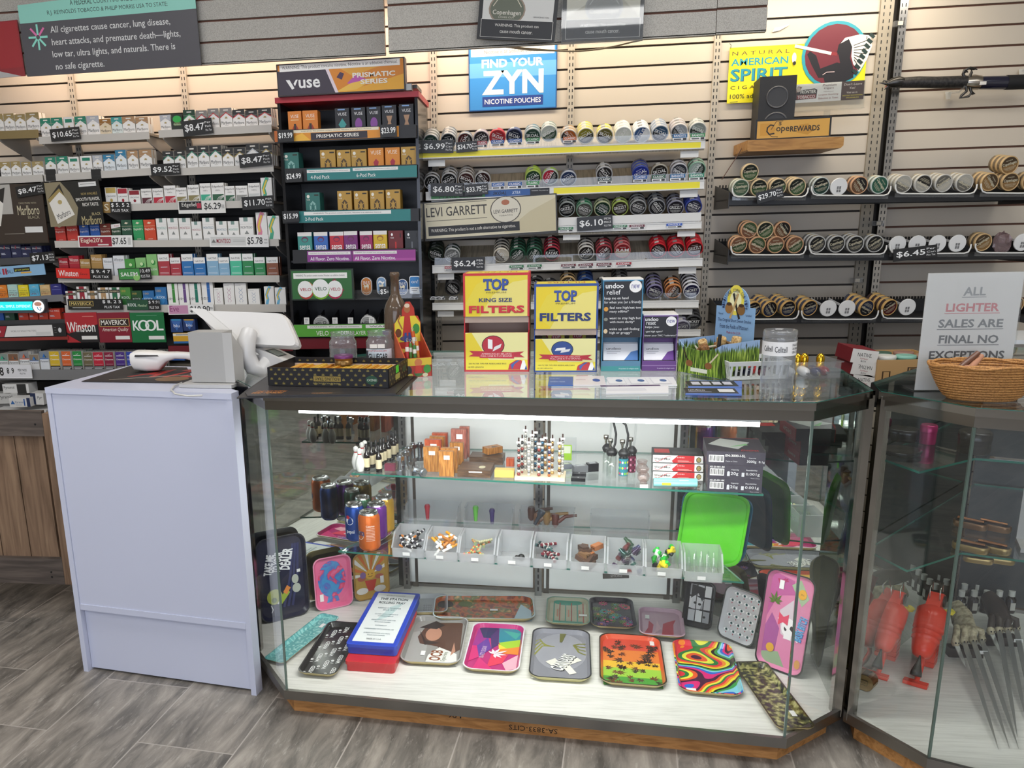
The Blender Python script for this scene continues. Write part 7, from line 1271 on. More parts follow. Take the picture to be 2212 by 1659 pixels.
curved(b,'Celltell',math.pi*1.5-.95,(z0+z1)/2,.62,.014,M('3a3a3c')); curved(b,'Celltell',math.pi*1.5-.15,(z0+z1)/2-.001,.72,.015,M('3a3a3c'))
for k,s_ in enumerate(('DUAL USB','CAR CHARGER','USB-C USB')): curved(b,s_,math.pi*1.5+.85,z1-.008-.009*k,.6,.006,M('2a2a2c'))
b.obj('label',jt)
# ---- paper notice, basket of stone pipes on the second case
na_,nb_ = atz(*K8(1450,1275),gz),atz(*K8(2105,1270),gz); nY = na_.y
m,w_,h_ = quad(K8(1455,1262),K8(2098,1262),K8(1436,460),nY+.03); m.translation.z = gz+.002
t = thing('notice_holder','white paper notice about lighter sales in an acrylic stand','notice',m)
b = B(); b.box(-w_/2,0,0,w_/2,.0012,h_,M('e9e6e2',.5)); f_ = FRONT(w_)
for tx,y,wd,c in (('ALL',.845,.235,'a8a9aa'),('LIGHTER',.71,.56,'d88f92'),('SALES ARE',.575,.68,'8a8c8e'),('FINAL NO',.44,.63,'76787a'),('EXCEPTIONS',.305,.80,'505254')):
    b.text(f_,tx,w_*.51,h_*y,w_*wd,h_*.072,M(c),2,bold=.028); b.poly(f_,[(w_*(.51-wd/2-.01),h_*(y-.052)),(w_*(.51+wd/2+.01),h_*(y-.052)),(w_*(.51+wd/2+.01),h_*(y-.046)),(w_*(.51-wd/2-.01),h_*(y-.046))],M(c),2)
b.obj('paper',t); B().box(-w_/2-.002,-.0032,0,w_/2+.002,-.0008,h_+.002,WRAP).obj('acrylic_front',t); B().box(-w_/2-.002,.0,-.0018,w_/2+.002,.075,-.0002,WRAP).obj('acrylic_foot',t)
kq = atz(*K8(1960,1350),gz); WK = noisemat('wicker',[(.3,'8a5a2c'),(.6,'c08a4c')],(1,1,1),300,3,.6)
ctr = Vector((kq.x+.015,kq.y+.062,gz)); kb = thing('wicker_basket','small woven wicker basket of stone pipes in front of the paper notice','basket',T(ctr.x,ctr.y,gz,R(-8)))
H_ = .075; LX,LY_ = .118,.07; b = B(); nr = 13
for k in range(nr):
    s = k/(nr-1); z = .004+H_*s; fx = .62+.38*s**.7
    pts = [(LX*fx*math.cos(2*math.pi*i/36),LY_*fx*math.sin(2*math.pi*i/36),z+.0012*math.sin(i*math.pi+k*math.pi)) for i in range(37)]; b.tube(pts,.0034,WK,6)
b.obj('weave',kb); b = B()
for i in range(24):
    a = 2*math.pi*i/24; b.tube([(LX*f2*math.cos(a),LY_*f2*math.sin(a),.004+H_*s) for s,f2 in ((0,.60),(.3,.76),(.6,.87),(1,.985))],.0016,WK,5)
b.obj('stake',kb); b = B()
for o in (0,1): b.tube([((LX+.002*o)*math.cos(2*math.pi*i/36),(LY_+.002*o)*math.sin(2*math.pi*i/36),.004+H_+.004+.003*math.sin(i*1.05+o*3)) for i in range(37)],.004,WK,6)
b.obj('rim',kb); b = B(); b.prism([(LX*.62*math.cos(2*math.pi*i/24),LY_*.62*math.sin(2*math.pi*i/24)) for i in range(24)],.0,.004,WK); b.obj('bottom',kb)
KM = Matrix.Translation(ctr) @ Matrix.Rotation(R(-8),4,'Z')
BRN = M('6a4634',.3); PNK = M('b88468',.35); DKW = M('4a3226',.35)
def stone(x,y,z,rz,ry,mat,lab,sq=False):
    t = thing('stone_pipe',lab,'pipe',KM @ T(x,y,z,rz,0,ry),'stone pipes in the basket'); b = B()
    if sq: b.box(-.014,-.012,0,.014,.012,.022,mat); b.lathe([(.008,.0221),(.0075,.015)],'k',12)
    else: b.lathe([(.008,0),(.012,.006),(.012,.02),(.009,.023)],mat,14)
    b.obj('bowl',t); b = B(); b.tube([(.008,0,.01),(.04,0,.014),(.075,0,.018)],[.008,.0075,.006],mat,10); b.obj('stem',t)
stone(-.06,.0,.055,.5,-.5,BRN,'dark square bowled pipe standing up at the side of the basket',True); stone(-.04,-.015,.058,.9,-.3,PNK,'brown pipe leaning across the rim of the basket')
stone(.03,.01,.050,2.6,.15,PNK,'pinkish stone pipe lying in the middle of the basket'); stone(.08,.0,.052,2.9,.1,DKW,'brown stone pipe at the far side of the basket'); stone(.0,.03,.045,.2,.0,BRN,'brown pipe deep in the wicker basket')
# ---- goods standing behind the cases, on a low back shelf
BS = CAM_H-.42; BSY = 3.15
bl_ = thing('back_shelf','low black shelf behind the cases carrying red cartons','shelf',T(1.3,BSY,0))
B().box(-.5,0,.78,.9,.45,.80,BLK).obj('board',bl_); B().box(-.5,.0,0,-.48,.45,.779,BLK).obj('side_panel',bl_); B().box(.88,.0,0,.9,.45,.779,BLK).obj('side_panel',bl_)
for i,(bl,br,tl) in enumerate((((1020,1240),(1180,1248),(1015,1150)),((1010,1142),(1185,1170),(1008,1062)),((1010,1062),(1188,1085),(1005,965)))):
    m,w_,h_ = quad(K8(*bl),K8(*br),K8(*tl),BSY+.02); mm = m.copy(); mm.translation.z = max(m.translation.z,.802+.052*i)
    b = boxmesh('',w_,.16,.05,'e6e4e0',[('t','NATIVE.',.5,.62,.55,.26,'2a2a2a',dict(rot=math.pi if i == 1 else 0)),('t','Full Flavor',.5,.36,.3,.12,'a84a4c'),('t','BOX',.5,.18,.2,.12,'4a4a4a')],[],[],[],side='7a1c28'); b.obj('carton',None,mm,label='dark red and white carton, %s of three piled behind the case corner' % ('lowest','middle','topmost')[i],cat='carton',group='dark red cartons')
m,w_,h_ = quad(K8(1190,1250),K8(1480,1235),K8(1200,1060),BSY+.0); zc = m.translation.z
t = thing('cardboard_box','brown cardboard box of round tins behind the paper notice','box',T(m.translation.x+.05,BSY+.02,.802,R(4))); hc = h_+zc-.802; CB = M('c09a68',.7); s_ = w_/2+.05
b = B(); b.box(-s_,0,0,s_,.004,hc,CB); b.paint(FR((-s_,0,0),(1,0,0),(0,0,1)),2*s_,hc,[('t','LP',.35,.55,.08,.1,'2a2420',dict(rot=math.pi)),('t','Copenhagen',.68,.42,.5,.12,'2a2420',dict(rot=math.pi)),('r',.44,.62,.76,.80,'3a2a20'),('r',.46,.64,.74,.78,'c09a68'),('r',.48,.65,.72,.77,'5a4634'),('r',.08,.45,.2,.7,'4a3626'),('r',.1,.47,.18,.68,'c09a68')]); b.obj('front_panel',t)
for x in (-s_,s_-.004): B().box(x,.004,0,x+.004,.25,hc,CB).obj('side_panel',t)
B().box(-s_+.004,.246,0,s_-.004,.25,hc,CB).obj('back_panel',t)
B().box(-s_+.004,.004,0,s_-.004,.246,.004,CB).obj('floor_panel',t)
for i,(x,y) in enumerate(((-.07,.05),(0,.05),(.07,.05),(-.05,.13),(.03,.13))):
    t2 = thing('tobacco_tin','round tin lying flat in the brown cardboard box, %s' % ORD[i],'tin',T(m.translation.x+.05,BSY+.02,.802,R(4)) @ T(x,y,hc-.012),'tins in the cardboard box'); b = B(); b.lathe([(.033,0),(.034,.004),(.034,.012)],M(('d0d8d0','5a8a78','7a4a34','2f4a44','8a5a4c')[i],.35),20); b.obj('body',t2); b = B(); b.lathe([(.0345,.0122),(.0345,.02),(.032,.022)],M(('e4e6e0','8ac4b4','b08a74','4a6a5c','a07a6c')[i],.35),20); b.obj('lid',t2)
    b = B(); b.lathe([(.0335,-.07),(.0335,-.002)],M('8a7a5c',.4),20); b.obj('roll_below',t2)
t = thing('storage_box','pale clear storage box at the edge behind the paper notice','box',T(1.75,BSY+.0,.802)); b = B(); b.box(-.1,0,0,.2,.25,.19,FROST); b.obj('body',t); B().box(-.11,-.01,.191,.21,.26,.205,M('dfe4e8',.3)).obj('lid',t)
# ================================================================ inside the glass case
Z1,Z2 = .648,.362
fl1,fl2 = atz(751,1022,Z1),atz(1520,1061,Z1)
def gshelf(zs,lab,back,frontpts):
    t = thing('glass_shelf',lab,'glass shelf',None,'glass shelves'); b = B()
    b.prism([(p.x,p.y) for p in frontpts]+back,zs-.006,zs,GLASS,side=GEDGE); b.obj('pane',t); return t
bkn = Vector((-bd.y,bd.x,0)); bk1,bk2 = BR-bkn*.05,BL-bkn*.05+bd*.02
d1 = (fl2-fl1).normalized(); fr1 = fl1+d1*1.30
gshelf(Z1,'upper glass shelf carrying wooden boxes and small pipes inside the case',[(bk1.x,bk1.y),(bk2.x,bk2.y)],[fl1+Vector((.012,.002,0)),fr1])
f2a = atz(723,1190,Z2); f2b = f2a+d1*1.33
gshelf(Z2,'lower glass shelf carrying soda cans and clear bins inside the case',[(bk1.x,bk1.y),(bk2.x,bk2.y)],[f2a+Vector((.012,.002,0)),f2b])
for i,(z,p) in enumerate(((Z1,.015),(Z1,.5),(Z1,.985),(Z2,.015),(Z2,.5),(Z2,.985))):
    q = BL.lerp(BR,p)-bkn*.045; B().box(-.004,-.17,-.022,.004,0,-.0065,STEEL).obj('shelf_bracket',case,T(q.x,q.y,z,CROT))
def on1(K,x,y,dz=.0005): v = atz(*K(x,y),Z1); v.z += dz; return v
def zof(K,x,yt,p): return at(*K(x,yt),p.y).z-p.z
# bowling pins and wine bottles
PINM = M('ecebe6',.2); pin = None
for i,(x,y) in enumerate(((893,688),(922,706),(940,655),(962,640))):
    p = on1(L2,x,y); b = None
    if not pin:
        pin = thing('bowling_pin','','bowling pin',None,'miniature bowling pins'); s = .98*zof(L2,x,508,p)
        b = B(); b.lathe([(s*.13,0),(s*.17,s*.12),(s*.2,s*.3),(s*.17,s*.5),(s*.1,s*.66),(s*.085,s*.72)],PINM,14); b.obj('body',pin)
        b = B(); b.lathe([(s*.086,s*.722),(s*.083,s*.74),(s*.083,s*.755),(s*.088,s*.77)],M('b82c30',.3),14,cap0=False,cap1=False); b.obj('stripe',pin)
        b = B(); b.lathe([(s*.088,s*.772),(s*.11,s*.87),(s*.1,s*.95),(s*.04,s*.995)],PINM,14); b.obj('head',pin); pin.matrix_local = T(*p); pin['label'] = 'white miniature bowling pin, farthest out on the upper glass shelf'
    else: dup(pin,T(*p),'white miniature bowling pin, %s on the upper glass shelf' % ('nearest the shelf edge','third from the mirror','just beside the tiny wine bottles')[i-1])
wb = None
for i,(x,y) in enumerate(((975,700),(1067,712),(1012,678),(1048,668),(1083,655),(1106,645),(1140,628),(1165,590),(1196,585),(1180,600))):
    p = on1(L2,x,y); lb = 'tiny dark wine bottle with a cream label, %s in its cluster' % ORD[i]
    if not wb:
        s = zof(L2,x,495,p); wb = thing('wine_bottle',lb,'miniature bottle',T(*p),'tiny wine bottles')
        b = B(); b.lathe([(s*.11,0),(s*.115,s*.02),(s*.115,s*.55),(s*.1,s*.62),(s*.05,s*.70),(s*.042,s*.9)],M('17110f',.12),14); b.obj('glass',wb)
        b = B(); b.lathe([(s*.118,s*.14),(s*.118,s*.48)],M('d8cba8',.5),14,cap0=False,cap1=False); b.obj('label_band',wb)
        b = B(); b.lathe([(s*.052,s*.8),(s*.052,s*.98),(s*.03,s)],'k',10); b.obj('cap',wb)
    else: dup(wb,T(*p),lb)
BOLT = M('b4b8bc',.22,1); bo = None
for i,(x,y,yt,lie) in enumerate(((1228,728,578,0),(1272,690,530,0),(1298,655,510,0),(1330,628,488,0),(1384,622,505,0),(1345,722,0,1))):
    p = on1(L2,x,y); lb = 'steel bolt shaped pipe, %s on the upper glass shelf' % ('standing nearest the shelf edge','second from the edge','third from the edge','fourth from the edge','standing by the wooden boxes','lying on its side')[i]
    if not bo:
        s = zof(L2,x,yt,p); bo = thing('steel_bolt',lb,'bolt pipe',T(*p),'steel bolt pipes'); hx_ = lambda r: [(r*math.cos(k*math.pi/3),r*math.sin(k*math.pi/3)) for k in range(6)]
        b = B(); b.prism(hx_(s*.22),0,s*.2,BOLT); b.obj('nut',bo); b = B(); b.lathe([(s*.13,s*.2),(s*.13,s*.72)],BOLT,14); b.obj('shaft',bo); b = B(); b.prism(hx_(s*.23),s*.72,s*.92,BOLT); b.lathe([(s*.12,s*.92),(s*.12,s)],BOLT,12); b.obj('head',bo)
    else: dup(bo,T(p.x,p.y,p.z+(.009 if lie else 0),.6,R(82) if lie else 0),lb)
def box1(name,K,x0,x1,yb,yt,d,mat,lab,cat,ops=(),rz=CROT,top=(),side=None,z=None,grp=None,sticker=True,dz=0,right=(),left=()):
    a = atz(*K(x0,yb),Z1 if z is None else z); c = atz(*K(x1,yb),Z1 if z is None else z); w_ = (c-a).length; h_ = at(*K(x0,yt),a.y).z-a.z; o = (a+c)/2
    t = thing(name,lab,cat,T(o.x,o.y,o.z+.0006+dz,rz),grp); boxmesh('',w_,d,h_,mat,ops,top,side=side,right=right,left=left).obj('body',t)
    if sticker: b = B(); b.poly(FRONT(w_),[(w_*.35,h_*.68),(w_*.75,h_*.68),(w_*.75,h_*.84),(w_*.35,h_*.84)],M('f2f1ee'),8); b.obj('price_sticker',t)
    return t
WO = lambda n,a,b_,c,sc=(8,40,5): noisemat(n,[(.3,a),(.5,b_),(.7,c)],sc,1.5,5,.4,2)
W_OL = WO('olive_wood','6a3c1a','b07434','c8914a',(60,20,6)); W_RD = WO('red_wood','8a3018','b8502c','c86a3c',(60,20,6)); W_PK = WO('rose_wood','7a3028','b06a5a','c48a78',(60,20,6)); W_WN = WO('walnut','3a281c','5c4430','7a5f46',(6,60,30))
gw_ = 'small wooden boxes on the upper shelf'
for i,(x0,x1,yb,yt,m_,wd) in enumerate(((1688,1762,600,366,W_PK,'tallest rose wood box at the back of the'),(1622,1742,612,386,W_PK,'tall rose pink wood box behind the'),(1476,1596,600,416,W_RD,'red brown wood box at the back of the'),(1458,1574,630,442,W_OL,'light tan wood box behind the orange red one of the'),(1612,1716,660,490,W_OL,'amber wood box behind the striped ones of the'),(1420,1546,660,466,W_RD,'orange red wood box in the middle of the'),(1545,1672,720,532,W_OL,'second striped wood box of the'),(1410,1532,712,522,W_OL,'dark zebra grained wood box at the front of the'),(1528,1642,748,556,W_OL,'wavy grained wood box nearest the edge of the'))):
    box1('wooden_box',L2,x0,x1,yb,yt,.018,m_,wd+' upper glass shelf','wooden box',grp=gw_)
for i,(x0,x1,yb,yt,d,m_,lb) in enumerate(((1668,1925,755,700,.10,W_WN,'wide dark walnut slab box lying flat at the front of its pile'),(1760,2020,655,600,.07,W_WN,'second flat walnut slab box behind the front one'))):
    box1('wooden_box',L2,x0,x1,yb,yt,d,m_,lb,'wooden box',grp=gw_,top=[('e',.7,.4,.1,.16,'c8c0a0')] if i == 0 else [],sticker=i == 0)
p = on1(L2,1860,640); b = B(); b.box(-.03,-.018,0,.03,.018,.022,W_OL); b.poly(FR((-.03,-.018,.022),(1,0,0),(0,1,0)),[(.02,.006),(.045,.006),(.03,.02)],M('3a2418'),2); b.obj('wooden_pipe_box',None,T(p.x+.035,p.y+.025,Z1+.0005+.029,R(35)),label='small tan wooden pipe case lying crosswise on the walnut slabs',cat='wooden box')
box1('wooden_box',L2,1955,2105,757,700,.03,M('d8b860',.4),'small pale yellow wood box lying at the shelf edge','wooden box',grp=gw_,sticker=False)
box1('wooden_box',L2,2045,2106,672,610,.02,W_RD,'little red brown box behind the pale yellow one','wooden box',grp=gw_,sticker=False)
box1('card_box',L2,1108,1188,706,655,.02,'7a3448','little wine red card box beside the wine bottles','box',sticker=False)
# beaded pipes on their stand
p = on1(L3,255,775); q = on1(L3,640,795); sl_ = (q-p).length; t = thing('pipe_stand','pale wooden board holding upright beaded pipes','stand',T(p.x,p.y,p.z,CROT)); B().box(0,0,0,sl_,.085,.012,M('e2d2b4',.5)).obj('board',t); SMX = T(p.x,p.y,p.z,CROT)
random.seed(11)
for i in range(13):
    x = .012+(i % 5)*(sl_-.03)/4+.008*(i//5); y = .012+.028*(i//5); h_ = .085+.02*random.random()+.01*(i//5); cols = random.choice((('d8d0c4','8a8a88','e0dcd4'),('b0602c','3a3a5a','e0dcd4'),('3a6a8a','d8d8d4','2a2a2e'),('c8a060','e8e4dc','6a4a34'),('8a3a34','c8c4bc','3a3a3a')))
    t = thing('beaded_pipe','thin beaded pipe standing in the pale board, %s' % ORD[i],'pipe',SMX @ T(x,y,.0122),'beaded pipes in the board'); b = B(); z = 0; k = 0
    while z < h_: r = random.uniform(.004,.0065); b.sph((0,0,z+r*.8),r,M(cols[k % 3],.25,.3),8); z += r*1.6; k += 1
    b.obj('beads',t); b = B(); b.cyl((0,0,z),(0,0,z+.022),.0025,'3a2018',8); b.obj('mouthpiece',t); b = B(); b.box(-.007,-.004,z+.004,.007,-.0035,z+.011,'e4e2de'); b.obj('price_tag',t)
p = on1(L3,600,640); b = B(); b.box(0,0,0,.058,.002,.085,WRAP); b.box(.006,-.001,.004,.042,-.0002,.058,M('a8d838',.4)); b.poly(FR((.006,-.001,.004),(1,0,0),(0,0,1)),[(.004,.024),(.032,.024),(.032,.05),(.004,.05)],M('e8f0d0'),2); b.obj('plastic_pouch',None,T(p.x,p.y+.02,p.z,CROT),label='clear pouch with a bright green card behind the beaded pipes',cat='pouch')
for i,(x0,x1,yb,yt,c,lb) in enumerate(((690,800,788,762,'1c1c1e','small flat black case at the shelf edge below another'),(698,805,752,728,'232325','small flat black case just behind the first one'),(712,826,722,668,'8a8c90','silver lighter case behind the flat black cases'),(820,906,712,650,'2a2a2c','dark grey grinder case beside the silver lighter'),(610,700,692,655,'9aa0ac','thin blue silver case lying by the board'))):
    box1('metal_case',L3,x0,x1,yb,yt,.022,M(c,.25,.5),lb,'metal case',sticker=False,grp='little metal cases',rz=CROT+(.4 if i > 1 else 0),top=[('r',.2,.2,.8,.8,M('c8ccd0',.2,.9))] if i > 1 else [('r',.45,.4,.55,.6,'d0d0d0')])
# bubblers with hoses
BLKR = M('1b1b1c',.4)
for i,(x,y,r,yt,pat,lb) in enumerate(((1002,768,.0155,570,None,'clear glass bubbler with a black cap, nearest the front of its pair'),(968,735,.014,540,None,'clear glass bubbler partly behind another clear one'),(1093,800,.0145,580,'2f7a8a','bubbler with a colourful flower printed sleeve'),(1155,770,.0135,560,'6a1c38','bubbler with a dark red printed sleeve'))):
    p = on1(L3,x,y); h_ = zof(L3,x,yt,p)*.98; t = thing('glass_bubbler',lb,'bubbler',T(p.x,p.y+r,p.z),'glass bubblers')
    b = B(); b.lathe([(r*.96,0),(r,.002),(r,h_),(r*.93,h_),(r*.93,.003)],GLASS,18,cap1=False); b.obj('tube',t); b = B(); b.lathe([(r*.9,h_-.008),(r*1.15,h_),(r*1.2,h_+.006),(r*.9,h_+.012),(r*.5,h_+.018)],BLKR,18); b.obj('cap',t)
    b = B(); b.lathe([(.003,h_+.018),(.004,h_+.03),(.008,h_+.036),(.0085,h_+.046),(.007,h_+.047)],M('b0aca4',.2,1),12,(-.005,0,0)); b.obj('bowl',t)
    if pat:
        b = B(); b.lathe([(r*1.02,h_*.25),(r*1.02,h_*.86)],M(pat,.4),18,cap0=False,cap1=False)
        for k in range(18):
            a = math.pi+math.pi*(k % 6+.5)/6; z = h_*(.34+.2*(k//6)); u = Vector((-math.sin(a),math.cos(a),0)); o = Vector((r*1.05*math.cos(a),r*1.05*math.sin(a),z)); b.poly(FR(o,u,(0,0,1)),[(.003*math.cos(j*1.05),.0042*math.sin(j*1.05)) for j in range(6)],M(('d8d040','c83a6a','e8e8e0','7ac03a')[k % 4] if i == 2 else ('d890a8','2a1418')[k % 2]),2)
        b.obj('sleeve',t)
    b = B(); s = 1 if i % 2 == 0 else -1; hz = ZT-.12-p.z
    b.tube([(.004,0,h_+.012),(.010,.002,h_+.03),(.012,.004,h_+.06),(.004,.006,(h_+hz)/2+.02),(-.02,.008,hz-.03),(-.045,.01,hz)] if i in (0,2) else [(.004,0,h_+.012),(.008,.0,h_+.04),(.012,.004,hz-.02)],.0035,BLKR if i in (0,2) else WRAP,8); b.obj('hose',t)
for i,(x,y,lb) in enumerate(((1252,835,'clear pinkish glass skull nearest the edge of the shelf'),(1240,770,'clear glass skull behind the pinkish one'))):
    p = on1(L3,x,y); t = thing('glass_skull',lb,'glass skull',T(p.x,p.y+.02,p.z),'glass skulls'); PKG = glassmat('pink_glass',(.86,.78,.76),1.5,.03,.18,(.7,.6,.58)) if i == 0 else PKG
    b = B(); b.sph((0,0,.030),.019,PKG,14,(1,1.1,1)); b.sph((0,-.006,.012),.012,PKG,10); b.lathe([(.014,.046),(.017,.056),(.015,.058)],PKG,14); b.obj('skull',t); b = B(); b.box(-.012,-.022,-.0,.012,-.018,.010,'ecebe8'); b.obj('price_sticker',t)
# scale boxes
for i in range(3):
    box1('scale_box',L3,1322,1702,775-64*i,715-64*i,.10,'eceae6','white and red scale box, %s of three stacked beside the skulls' % ('lowest','middle','topmost')[i],'box',[('p',[(.42,0),(.83,0),(.83,1),(.50,1),(.38,.3)],'c8282c'),('t','WeighMax',.19,.5,.33,.36,'3a3030',dict(bold=.01)),('s',[(.04,.3),(.1,.15),(.3,.85),(.37,.8)],.06,'c8282c'),('t','SJ-100-BLK',.56,.74,.15,.16,'f0e8e4'),('r',.5,.3,.72,.36,'e8a8a0'),('r',.5,.18,.78,.24,'e8a8a0'),('e',.915,.5,.05,.36,'3a3428'),('e',.915,.5,.038,.27,'b8a060'),('t','LF',.915,.5,.04,.3,'2a2418')],sticker=False,grp='stacked scale boxes',side='2a2a2c',top=[('r',.04,.3,.35,.8,'d03030'),('r',.4,.2,.9,.5,'4a4a4c')],z=Z1+.0002+i*.0235,dz=0)
for i in range(2):
    p = on1(L3,1325,828-22*i); q = on1(L3,1660,832-22*i); t = thing('sleeved_tube','turquoise patterned tube lying in front of the white scale boxes, %s' % ('nearest the edge','behind the first')[i],'tube',None,'turquoise tubes'); b = B(); b.cyl((p.x,p.y,Z1+.011),(q.x,q.y,Z1+.011),.009,M('8ad0d0',.3),14); b.obj('sleeve',t); b = B(); v = p.lerp(q,.3+.4*i); b.box(v.x-.015,v.y-.0098,Z1+.009,v.x+.012,v.y-.0092,Z1+.017,'f0f0ea' if i else 'e8c83c'); b.obj('price_sticker',t)
for i in range(3):
    yb,yt = ((895,740),(752,612),(612,510))[i]; x0,x1 = ((1758,2172),(1762,2182),(1755,2205))[i]; big = i == 2
    a = atz(*L3(1758,893),Z1-.001); Y = a.y; m,w_,h_ = quad(L3(x0,yb),L3(x1,yb+8),L3(x0,yt),Y-.0); z0 = Z1+.0008+i*.0415
    t = thing('scale_box','dark grey scale box with a barcode, %s of three stacked by the green tray' % ('lowest','middle','larger topmost')[i],'box',T(m.translation.x,Y+.03,z0,R(-7)),'dark scale boxes'); DK = '3a3540'
    bcode = [('r',.04,.2,.30,.72,'f0efec')]+[('r',.055+.022*k,.28,.063+.022*k+.006*(k % 3 == 0),.68,'k') for k in range(11)]
    boxmesh('',w_,.15 if not big else .17,.041,DK,bcode+([('t','EN-3000-I-SL',.49,.72,.34,.18,'f0efec',dict(bold=.01)),('t','Made in China',.43,.3,.2,.08,'c8c8cc'),('t','3000g',.77,.3,.16,.24,'e8e8ea'),('t','0.1g',.94,.3,.1,.2,'e8e8ea'),('t','Capacity',.78,.58,.12,.09,'e8e8ea')] if big else [('t','XE-20-001-BK',.17,.86,.28,.12,'f0efec',dict(bold=.01)),('t','Capacity',.50,.68,.14,.12,'e8e8ea'),('e',.38,.45,.025,.12,'c8c8cc'),('r',.355,.2,.405,.38,'c8c8cc'),('t','20g',.49,.38,.14,.28,'e8e8ea'),('r',.62,.2,.67,.5,'c8c8cc'),('t','Readability',.80,.68,.2,.12,'e8e8ea'),('t','0.001g',.82,.38,.25,.26,'e8e8ea'),('t','Made in China',.87,.1,.16,.07,'c8c8cc')]),
      [('p',[(.05,.5),(.3,.95),(.8,.7),(.55,.2)],'c8ccca'),('p',[(.42,.34),(.5,.42),(.72,.6),(.76,.5)],'8ac88a'),('t','ENIGMA',.75,.12,.3,.1,'c8303a',dict(sh=.2))] if big else [],side=DK).obj('body',t)
    b = B(); b.box(-w_/2,.1505 if not big else .1705,0,w_/2,.1525 if not big else .1725,.041,'b8283c'); b.text(FR((w_/2,.153 if not big else .173,0),(-1,0,0),(0,0,1)),'ENIGMA' if big else 'truweigh',w_*.5,.02,w_*.5,.014,M('f0e8e8'),2); b.obj('red_end',t)
# soda cans
for i,(x0,x1,yt,yb,c,tx,c2,lb) in enumerate(((1036,1186,882,1190,'d8a838','Coca-Cola','f4efe0','gold soda can with white script, at the back'),(882,1012,885,1180,'5a8a6c','up','c8d8cc','silver green soda can half hidden at the back'),(972,1130,936,1243,'7a3a9c','fanta','f0ecf4','purple soda can between the gold and orange ones'),(808,956,938,1255,'1f4a9c','pepsi','eef0f4','blue soda can with a round emblem'),(910,1078,1000,1328,'e0702c','fanta','24386c','orange soda can nearest the shelf edge'))):
    a,q = atz(*L2(x0,yb-22),Z2),atz(*L2(x1,yb-22),Z2); r = (q-a).length/2; o = (a+q)/2; hh_ = at(*L2((x0+x1)/2,yt+20),o.y).z-Z2; t = thing('soda_can',lb+' on the lower glass shelf','soda can',T(o.x,o.y+r*.2,Z2+.0006),'soda cans'); AL = M('c8c9ca',.22,1)
    b = B(); b.lathe([(r*.78,0),(r*.98,hh_*.06),(r,hh_*.09),(r,hh_*.86),(r*.86,hh_*.945)],M(c,.22,.45),28)
    def wraptext(s_,a_,z_,wA,h2,mat,vert=False,rr=r*1.006):
        v,f,asp = glyphs(s_,.015,2); b.add([(rr*math.cos(a_+(y if vert else x)*wA*(-1 if vert else 1)),rr*math.sin(a_+(y if vert else x)*wA*(-1 if vert else 1)),z_+(x if vert else y)*h2) for x,y in v],f,mat)
    def disc(a_,z_,R_,mat,rr): b.add([(rr*math.cos(a_+R_/r*math.cos(k*.2618)),rr*math.sin(a_+R_/r*math.cos(k*.2618)),z_+R_*math.sin(k*.2618)) for k in range(24)],[tuple(range(24))],mat)
    fa = math.pi*1.5
    if tx == 'pepsi': disc(fa-.35,hh_*.58,r*.42,M('eef0f4'),r*1.008); disc(fa-.5,hh_*.68,r*.2,M('c02838'),r*1.02); wraptext('pepsi',fa-.3,hh_*.27,.9,hh_*.12,M(c2))
    elif tx == 'Coca-Cola': wraptext(tx,fa+.15,hh_*.45,.5,hh_*.72,M(c2),True)
    elif tx == 'fanta':
        disc(fa-.75,hh_*.42,r*.4,M('e8e0d0' if i == 4 else 'b8d8a0'),r*1.006); wraptext('fanta',fa-.7,hh_*.5,.9,hh_*.17,M(c2),False,r*1.02)
        if i == 4: wraptext('Calories',fa+.3,hh_*.68,.8,hh_*.05,M('f4e4d8')); [wraptext('miimimmiimi',fa+.3,hh_*(.62-.04*k),.8,hh_*.02,M('f4e4d8')) for k in range(9)]
    else: wraptext('7up',fa-.2,hh_*.5,.8,hh_*.2,M(c2))
    b.obj('body',t); b = B(); b.lathe([(r*.86,hh_*.946),(r*.84,hh_*.955),(r*.84,hh_),(r*.79,hh_),(r*.77,hh_*.965),(.0015,hh_*.965)],AL,28); b.obj('lid',t); b = B(); b.prism([(.008*math.cos(k*.5)*1.5-.004,.008*math.sin(k*.5)) for k in range(12)],hh_*.968,hh_*.976,AL); b.obj('pull_tab',t)
# clear bins with their contents
def binbox(lab,M_,w_,d,h_,hf,sticker=True,mat=FROST):
    t = thing('storage_bin',lab,'bin',M_,'clear storage bins'); tp = .004; s_ = w_/2
    b = B(); b.box(-s_+.003,.006,0,s_-.003,d,.002,mat); b.obj('floor',t)
    b = B(); b.prism([(-s_+.003,0),(s_-.003,0),(s_,hf),(-s_,hf)],-.002,0,mat,FR((0,.004,0),(1,0,0),(0,-.12,1))); b.obj('front_lip',t)
    for sg in (-1,1):
        b = B(); b.prism([(.004,0),(d,0),(d,h_),(.045,h_),(.0,hf)],-.001,.001,mat,FR((sg*(s_-.001),0,0),(0,1,0),(0,0,1))); b.bar((sg*s_,.045,h_),(sg*s_,d,h_),.005,.004,mat); b.bar((sg*s_,.0,hf),(sg*s_,.045,h_),.005,.004,mat); b.obj('side',t)
    b = B(); b.box(-s_+.002,d-.002,.0,s_-.002,d,h_+.002,mat); b.obj('back',t)
    if sticker: b = B(); b.prism([(-.012,hf*.25),(.012,hf*.25),(.012,hf*.6),(-.012,hf*.6)],.0006,.0012,M('efeeec'),FR((-.006,.003,0),(1,0,0),(0,-.12,1))); b.obj('price_sticker',t)
    return t
def stick(m,lab,cat,grp,segs,r,name,n=8):
    b = B()
    for z0,z1,c in segs: b.cyl((0,z0,0),(0,z1,0),r,M(c,.35) if isinstance(c,str) else c,n)
    return b.obj(name,None,m,label=lab,cat=cat,group=grp)
